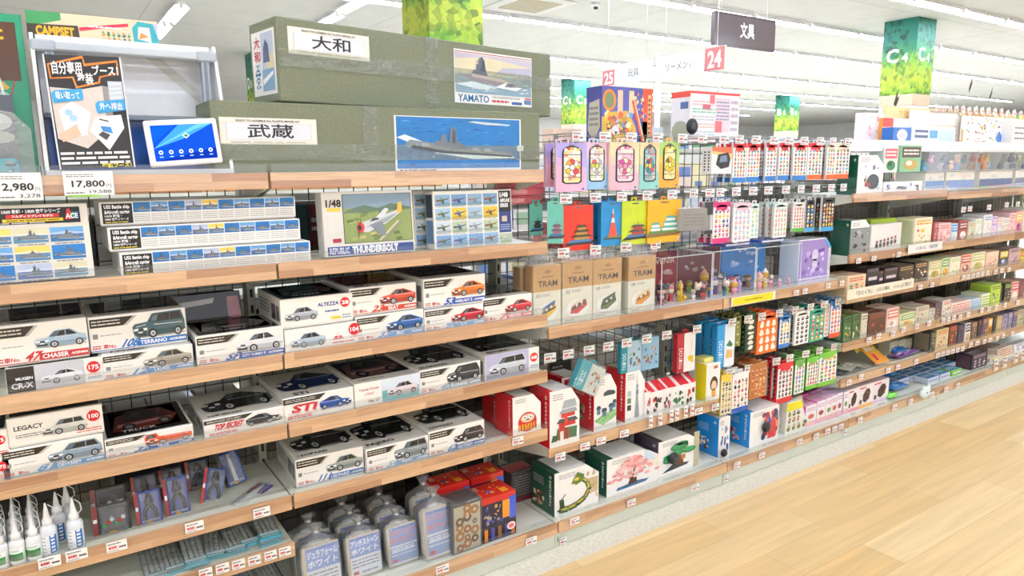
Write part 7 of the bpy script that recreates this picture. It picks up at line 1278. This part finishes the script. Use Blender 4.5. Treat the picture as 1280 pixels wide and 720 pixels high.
def strip_sign(label, a, b, py, w_h, col, txt, tc, Y):
    zz = .7
    for _ in range(4): X = XP(a, Y, zz); zz = ZP(py, X, Y)
    w = XP(b, Y, zz)-X; t = thing('shelf_strip_sign', label, 'shelf sign', (X, Y, zz-w_h/2)); g = G(); g.box(0, w, -.001, 0, 0, w_h, col, 'card', 0); F = front(g, 0, w, -.001, 0, w_h)
    for s, p, q in txt: F.text(s, p, .28, q, .74, tc, .02, 1)
    g.build('card_strip', t)
strip_sign('cream strip sign with handwritten style line on the third carton shelf', 1059, 1142, 369, .05, '#efe8d2', [('「ひとくち」', .12, .35), ('いろいろ集め、', .42, .62), ('いっしょに飾ろう', .68, .95)], '#4a4438', FB-.003)
strip_sign('pale strip sign on the second carton shelf front', 1135, 1178, 312, .045, '#f0eeea', [('人気の', .2, .5), ('NEW', .6, .85)], '#8a8a94', FB-.003)
# ================================================================== far side of the gondola, partly filled to block light; rest of the store
OY = BACK+.055
for k in range(-2, 5):
    for i, zz in enumerate([.09, .4, .7, 1.0]+([1.27] if k < 0 else [])):
        t = thing('rear_shelf', '%s grey shelf up on the far side of the gondola, %s' % (nth(i), BAYN[k+2]), 'shelf', (k*.9+.004, OY, zz), 0, 'shelves on the far side of the gondola'); g = G(); g.box(0, .892, .0, .36, -.02, 0, SH, 'steel', .001); g.build('shelf_board', t); g = G(); g.box(0, .892, .36, .372, -.03, .02, '#c9a27c', 'wood', .001); g.build('front_edge', t)
rb = random.Random(21)
def rear_box(label, x, z, w, h, d, col, grp, up=True):
    t = thing('stock_box', label, 'box', (x, OY+.004, z+.0005), 0, grp); g = G(); g.box(0, w-.004, 0, d, 0, h, col, 'card'); F = front(g, 0, w-.004, 0, 0, h); F.bars(.1, .6, .6, .85, 2, mixc(col, '#fff', .5), int(x*100), .5); F.rect(.1, .1, .9, .4, mixc(col, '#000', .3), 1); g.build('carton', t); g = G(); g.box(.003, w-.007, .004, d-.004, h, h+.001, mixc(col, '#fff', .3), 'card', 0); g.build('lid', t)
PAL = {'top': ['#3a2a3a', '#2a2a2e', '#4a3a4a', '#e6e4e0', '#7a2a30', '#2a3a5a', '#d8d8d4', '#3a3a3e', '#8a8a8a', '#2a4a4a'], 'low': ['#3a3a3c', '#55524c', '#2c2e34', '#6a6660', '#403c38', '#8a867c']}
def rear_row(k, z, pal, n, hmin, hmax, word, skip=0.0):
    x = k*.9+.02; i = 0
    while x < k*.9+.86 and i < n:
        w = min(.9/n*rb.uniform(.8, 1.15), k*.9+.885-x)
        if w > .02 and rb.random() >= skip: rear_box('%s %s box from left on the far side, %s' % (nth(i), word, BAYN[k+2]), x, z, w, rb.uniform(hmin, hmax), .3, rb.choice(pal), '%s boxes on the far side, %s' % (word, BAYN[k+2]))
        x += w; i += 1
rear_row(-2, 1.0, PAL['top'], 16, .19, .235, 'upright thin')
for i, (w, c) in enumerate([(.1, '#1f5a60'), (.1, '#184a50'), (.1, '#6a1f26'), (.09, '#7a2228'), (.11, '#b8922a'), (.1, '#5a2226'), (.1, '#3a2a2a'), (.09, '#4a2a2c'), (.09, '#2c2c34')]): rear_box('%s tall coloured box from left behind the plane kits' % nth(i), -.885+.098*i, 1.0, w, .23, .3, c, 'tall coloured boxes behind the plane kits')
for k in (-2, -1):
    for z, wd in ((.7, 'upper dark'), (.4, 'middle dark'), (.09, 'low dark')): rear_row(k, z, PAL['low'], 7, .2, .27, wd)  # dark stock behind the wire, which also blocks light from behind
BRT = ['#e8e4dc', '#c8d4e0', '#d8c8b8', '#b84a4a', '#4a6ab0', '#e0d8a0', '#8aa88a', '#d0d0d4', '#7a7a80']
for k in (0, 1):
    for z, wd in ((.7, 'mixed colour'), (.4, 'middle shelf'), (.09, 'low shelf')): rear_row(k, z, BRT if z > .5 else PAL['low']+BRT[:3], 7, .12, .2, wd, .15)
    rear_row(k, 1.0, BRT, 9, .05, .12, 'small upper', .3)
for k in (2, 3, 4):
    for z, wd in ((1.0, 'upper'), (.7, 'middle'), (.4, 'lower'), (.09, 'lowest')): rear_row(k, z, ['#6a6258', '#8a8478', '#4a4640', '#a8a090', '#5a4a40'], 5, .2, .27, wd)
# two boxes standing on the far top of the peg bays
TZ = 1.42
t = thing('rear_top_shelf', 'grey steel top shelf on the far side behind the peg bays', 'shelf', (.02, OY, TZ)); g = G(); g.box(0, 1.76, 0, .34, -.02, 0, SH, 'steel', .001); g.build('shelf_board', t)
g = G()
for xx in (.05, .86, 1.68): g.box(xx, xx+.02, .0, .3, -.07, -.02, SH, 'steel', .001)
g.build('brackets', t)
def bigbox(label, pa, pb, pc, top, Y, d, fn, sf, base):
    X0 = XP(pb, Y, TZ+.1); X1 = XP(pc, Y, TZ+.1); h = ZP(top, X1, Y)-TZ; t = thing('board_game_box', label, 'board game', (X0, Y, TZ+.001)); w = X1-X0; g = G(); g.box(0, w, 0, d, 0, h, base, 'gloss'); fn(front(g, 0, w, 0, 0, h, mat='gloss')); sf(leftf(g, 0, 0, d, 0, h, mat='gloss')); g.build('lid', t); g = G(); g.box(.002, w-.002, .002, d-.002, h, h+.001, base, 'gloss', 0); g.build('lid_top', t)
def f1(F):
    F.rect(0, 0, 1, 1, '#5a5aa8', 0); F.rect(.8, 0, 1, 1, '#e0502e', 1); F.rect(.72, .0, .95, .45, '#2f2f6a', 1); F.poly([(.0, .0), (.7, .0), (.66, .35), (.5, .62), (.2, .6), (.0, .5)], '#dcae3a', 1.5); F.ell(.14, .78, .13, .18, '#e88a2a', 2, 14); F.ell(.14, .78, .09, .13, '#7a8a5a', 3, 10); F.rect(.3, .55, .4, .95, '#e8c8a0', 2); F.rect(.52, .58, .62, .95, '#e8d0a8', 2)
    collage(F.sub(.02, .02, .62, .62, 2), 40, ['#e8b02a', '#c8c8d0', '#7a9ad0', '#d8602a', '#8a8a4a', '#f0e0a0', '#9a4a9a'], 5, rm=1.3); collage(F.sub(.02, .02, .62, .55, 2), 50, ['#e8b02a', '#f0c840', '#d8d0b0', '#d8602a', '#b8902a', '#f0e0a0', '#7a6a4a', '#3a3a5a'], 8, l=2, rm=1.2); collage(F.sub(.6, .45, .9, .95, 2), 30, ['#e8a030', '#c03a3a', '#7a4a9a', '#e8d8b0'], 6); F.ell(.26, .3, .1, .12, '#d83a3a', 6.5, 14); F.ell(.26, .3, .07, .085, '#e0e8f0', 7, 12); F.line(.6, .8, .85, .0, .02, '#e85a3a', 7); F.line(.62, .8, .87, .0, .008, '#f4c8a0', 8); F.rect(.9, .1, .97, .9, '#e8b078', 3); F.bars(.91, .15, .96, .85, 9, '#8a5a2a', 3, .6, 4)
bigbox('purple and orange party game box on the far top', 740, 752, 815, 112, OY+.05, .1, f1, lambda S: (S.rect(0, 0, 1, 1, '#3f3f8a', 1), S.poly([(.1, .3), (.5, .1), (.9, .35), (.85, .8), (.2, .75)], '#b8b09a', 2), S.bars(.2, .35, .8, .7, 4, '#7a7a6a', 2, .5, 3)), '#5a5aa8')
def f2(F):
    F.rect(0, 0, 1, 1, '#f6ecec', 0); F.rect(0, .96, 1, 1, '#e84a4a', 1); 
    for i in range(6): F.bars(.04, .1+.13*i, .5, .2+.13*i, 2, ['#e8a0a0', '#b8d0d8', '#e8c0b0', '#c8c8c8', '#8ac8a0', '#e8b8b8'][i], i, .5, 2)
    F.rect(.5, .3, .8, .9, '#f4d0d4', 2); F.bars(.52, .5, .78, .86, 6, '#7a9ab0', 3, .4, 3); F.rect(.5, .3, .64, .5, '#e06a6a', 3); F.rect(.38, .8, .48, .95, '#e87a7a', 3); F.rect(.24, .7, .4, .78, '#d86a7a', 3); F.bars(.82, .3, .97, .9, 5, '#c8b8c0', 4, .5, 3); F.bars(.05, .02, .95, .12, 1, '#6ab07a', 7, .8, 3)
bigbox('white and red printed game box on the far top', 840, 862, 923, 118, OY+.05, .12, f2, lambda S: (S.rect(0, .9, 1, 1, '#e84a3a', 1), S.rect(.5, .7, .9, .82, '#4a6a9a', 1), S.ell(.5, .3, .45, .2, '#a8a88a', 1, 12), S.rect(0, 0, 1, .1, '#8ab0e0', 2)), '#f4eeee')
Xs = XP(897, .3, 1.5); spider('black oval security tag hanging before the white and red game box', Xs, OY+.035, ZP(159, XP(897, OY+.03, 1.55), OY+.03), .035)
for i, (a, b, top, c) in enumerate([(700, 735, 162, '#eacdb8'), (822, 838, 160, '#d8e4ea'), (928, 960, 164, '#f0e4c8'), (1012, 1040, 160, '#f0b070'), (1044, 1068, 158, '#b8d0f0'), (965, 1005, 166, '#e8f0d8')]):
    X0 = XP(a, OY+.15, TZ+.05); X1 = XP(b, OY+.15, TZ+.05)
    if X1 > 1.78 or X1-X0 < .03: continue
    t = thing('stock_box', '%s pale box from left lying on the far top shelf' % nth(i), 'box', (X0, OY+.2, TZ+.001), 0, 'pale boxes on the far top shelf'); g = G(); h = max(.04, ZP(top, X1, OY+.2)-TZ); g.box(0, X1-X0, 0, .08, 0, h, c, 'card'); F = front(g, 0, X1-X0, 0, 0, h); F.bars(.1, .3, .9, .8, 2, mixc(c, '#000', .2), i, .5); g.build('carton', t); g = G(); g.box(.003, X1-X0-.003, .003, .077, h, h+.001, mixc(c, '#fff', .3), 'card', 0); g.build('lid', t)

# ------------------------------------------------------------------ hanging aisle signs
def hang_sign(label, x, y, z, rot, w, h, col, fn, wires=True, d=.012):
    t = thing('hanging_sign', label, 'sign', (x, y, z), rot); g = G(); g.box(0, w, 0, d, 0, h, col, 'gloss'); fn(front(g, 0, w, 0, 0, h, mat='gloss')); g.build('sign_board', t)
    for xx in (w*.12, w*.88): g = G(); g.tube([(xx, d/2, h), (xx, d/2, CEIL-z)], .004, '#f0f0ee', 'plastic', 5); g.build('hanging_wire', t)
    return t
def at(px, py, Y):
    X = XP(px, Y, 2.2); z = ZP(py, X, Y)
    for _ in range(5): X = XP(px, Y, z); z = ZP(py, X, Y)
    return X, z
X, z = at(893, 56, 3.0); X2, _ = at(968, 65, 3.0)
hang_sign('grey brown hanging stationery sign with white characters', X, 3.0, z, 0, X2-X, .32, '#6b6165', lambda F: (F.text('文具', .4, .3, .64, .78, '#fff', .03, 2), F.line(0, .94, 1, .94, .006, '#4a4246', 2), F.line(0, .06, 1, .06, .006, '#5a5256', 2)), d=.05)
XS = at(818, 100, 3.2)[0]
def ysign(label, ya, yb, za, h, fn): return hang_sign(label, XS, ya, za, -PI/2, ya-yb, h, '#f4f3f1', fn)
def y_at(px, X, z):
    b0 = Vector((X-CX, -CY, z-CZ)); k = 640-px
    return -(k*b0.dot(fw)+FPX*b0.dot(rt))/(k*fw.y+FPX*rt.y)
zsg = 2.16
ya, yb, yc, yd = y_at(752, XS, zsg), y_at(815, XS, zsg), y_at(821, XS, zsg), y_at(906, XS, zsg)
ysign('white hanging sign with pink number 25 and toy lettering', ya, yb, zsg, .2, lambda F: (F.rect(.02, .02, .27, .8, '#e0868a', 1), F.text('25', .06, .1, .24, .7, '#fff', .03, 2), F.text('玩具', .54, .3, .75, .68, '#8a8a8e', .0, 2)))
ysign('white hanging sign with pink number 24, right of the pole', yc, yd, zsg, .2, lambda F: (F.rect(.72, .02, .99, .98, '#e0868a', 1), F.text('24', .76, .12, .95, .86, '#fff', .03, 2), F.text('リーメン i', .14, .28, .52, .62, '#7a7a7e', .0, 2)))
t = thing('sign_pole', 'white pole between the numbered hanging signs', 'pole', (XS+.05, (yb+yc)/2, 0)); g = G(); g.box(-.02, .02, -.02, .02, 0, 2.4, '#f4f4f2', 'plastic'); g.build('post', t); g = G(); g.box(-.15, .15, -.15, .15, 0, .02, '#ddd', 'steel'); g.build('foot_plate', t)

# ------------------------------------------------------------------ gondolas of the farther aisles
FP = ['#e8e4de', '#d0dae4', '#e4d4c4', '#c86a6a', '#6a8ac0', '#ece4b8', '#a0c0a0', '#e8c0cc', '#f2f0ec', '#b8b0a8']
rf = random.Random(33)
def far_gondola(Y, xs, word):
    for k, x in enumerate(xs):
        t = thing('far_gondola', '%s white gondola from left in the %s' % (nth(k), word), 'shelving unit', (x, Y, 0), 0, 'white gondolas in the %s' % word)
        g = G(); g.box(0, 1.78, .3, .33, 0, 1.5, '#e6e5e0', 'steel'); g.build('back_panel', t); g = G(); g.box(0, 1.78, .02, .6, 0, .09, KICK, 'steel'); g.build('plinth', t)
        for z in (.09, .45, .8, 1.12): g = G(); g.box(.005, 1.775, .0, .3, z, z+.025, '#efeeea', 'steel', 0); g.build('shelf_board', t)
        for si, z in enumerate((.115, .475, .825, 1.145)):
            xx = .02; q = 0
            while xx < 1.7:
                w = rf.uniform(.12, .24); w = min(w, 1.76-xx); h = rf.uniform(.15, .3)
                b = thing('far_product', '%s item on the %s shelf up of the %s far gondola, %s' % (nth(q), nth(si), nth(k), word), 'product', (x+xx, Y+.03, z+.0005), 0, 'goods on the far gondolas of the '+word); g = G(); c = rf.choice(FP); g.box(0, w-.01, 0, .2, 0, h, c, 'card', 0); F = front(g, 0, w-.01, 0, 0, h); F.rect(.1, .5, .9, .9, rf.choice(FP), 1); F.rect(.15, .12, .6, .3, rf.choice(FP), 1); g.build('package', b); xx += w; q += 1
far_gondola(2.3, [1.2+1.8*i for i in range(4)], 'next aisle')
far_gondola(5.2, [4.6+1.8*i for i in range(4)], 'aisle behind the next')
g = G(); g.box(33.9, 33.98, 2, 22, 1.9, 2.6, '#e8e8e6', 'plastic', 0)
for i in range(10): g.box(33.86, 33.9, 2.2+i*2, 3.9+i*2, 1.95, 2.55, '#2f4a44', 'gloss', 0)
struct('window_1', g)
WORLD=.9; EXPO=0.97
# ================================================================== light and exposure
w = bpy.data.worlds.new('world'); SC.world = w; w.use_nodes = True
w.node_tree.nodes['Background'].inputs[0].default_value = C('#f3f6ff'); w.node_tree.nodes['Background'].inputs[1].default_value = WORLD
SC.view_settings.view_transform = 'Standard'; SC.view_settings.look = 'None'; SC.view_settings.gamma = 1; SC.view_settings.use_curve_mapping = False
SC.view_settings.exposure = EXPO
SC.cycles.transparent_max_bounces = 24; SC.cycles.max_bounces = 8; SC.cycles.sample_clamp_indirect = 8
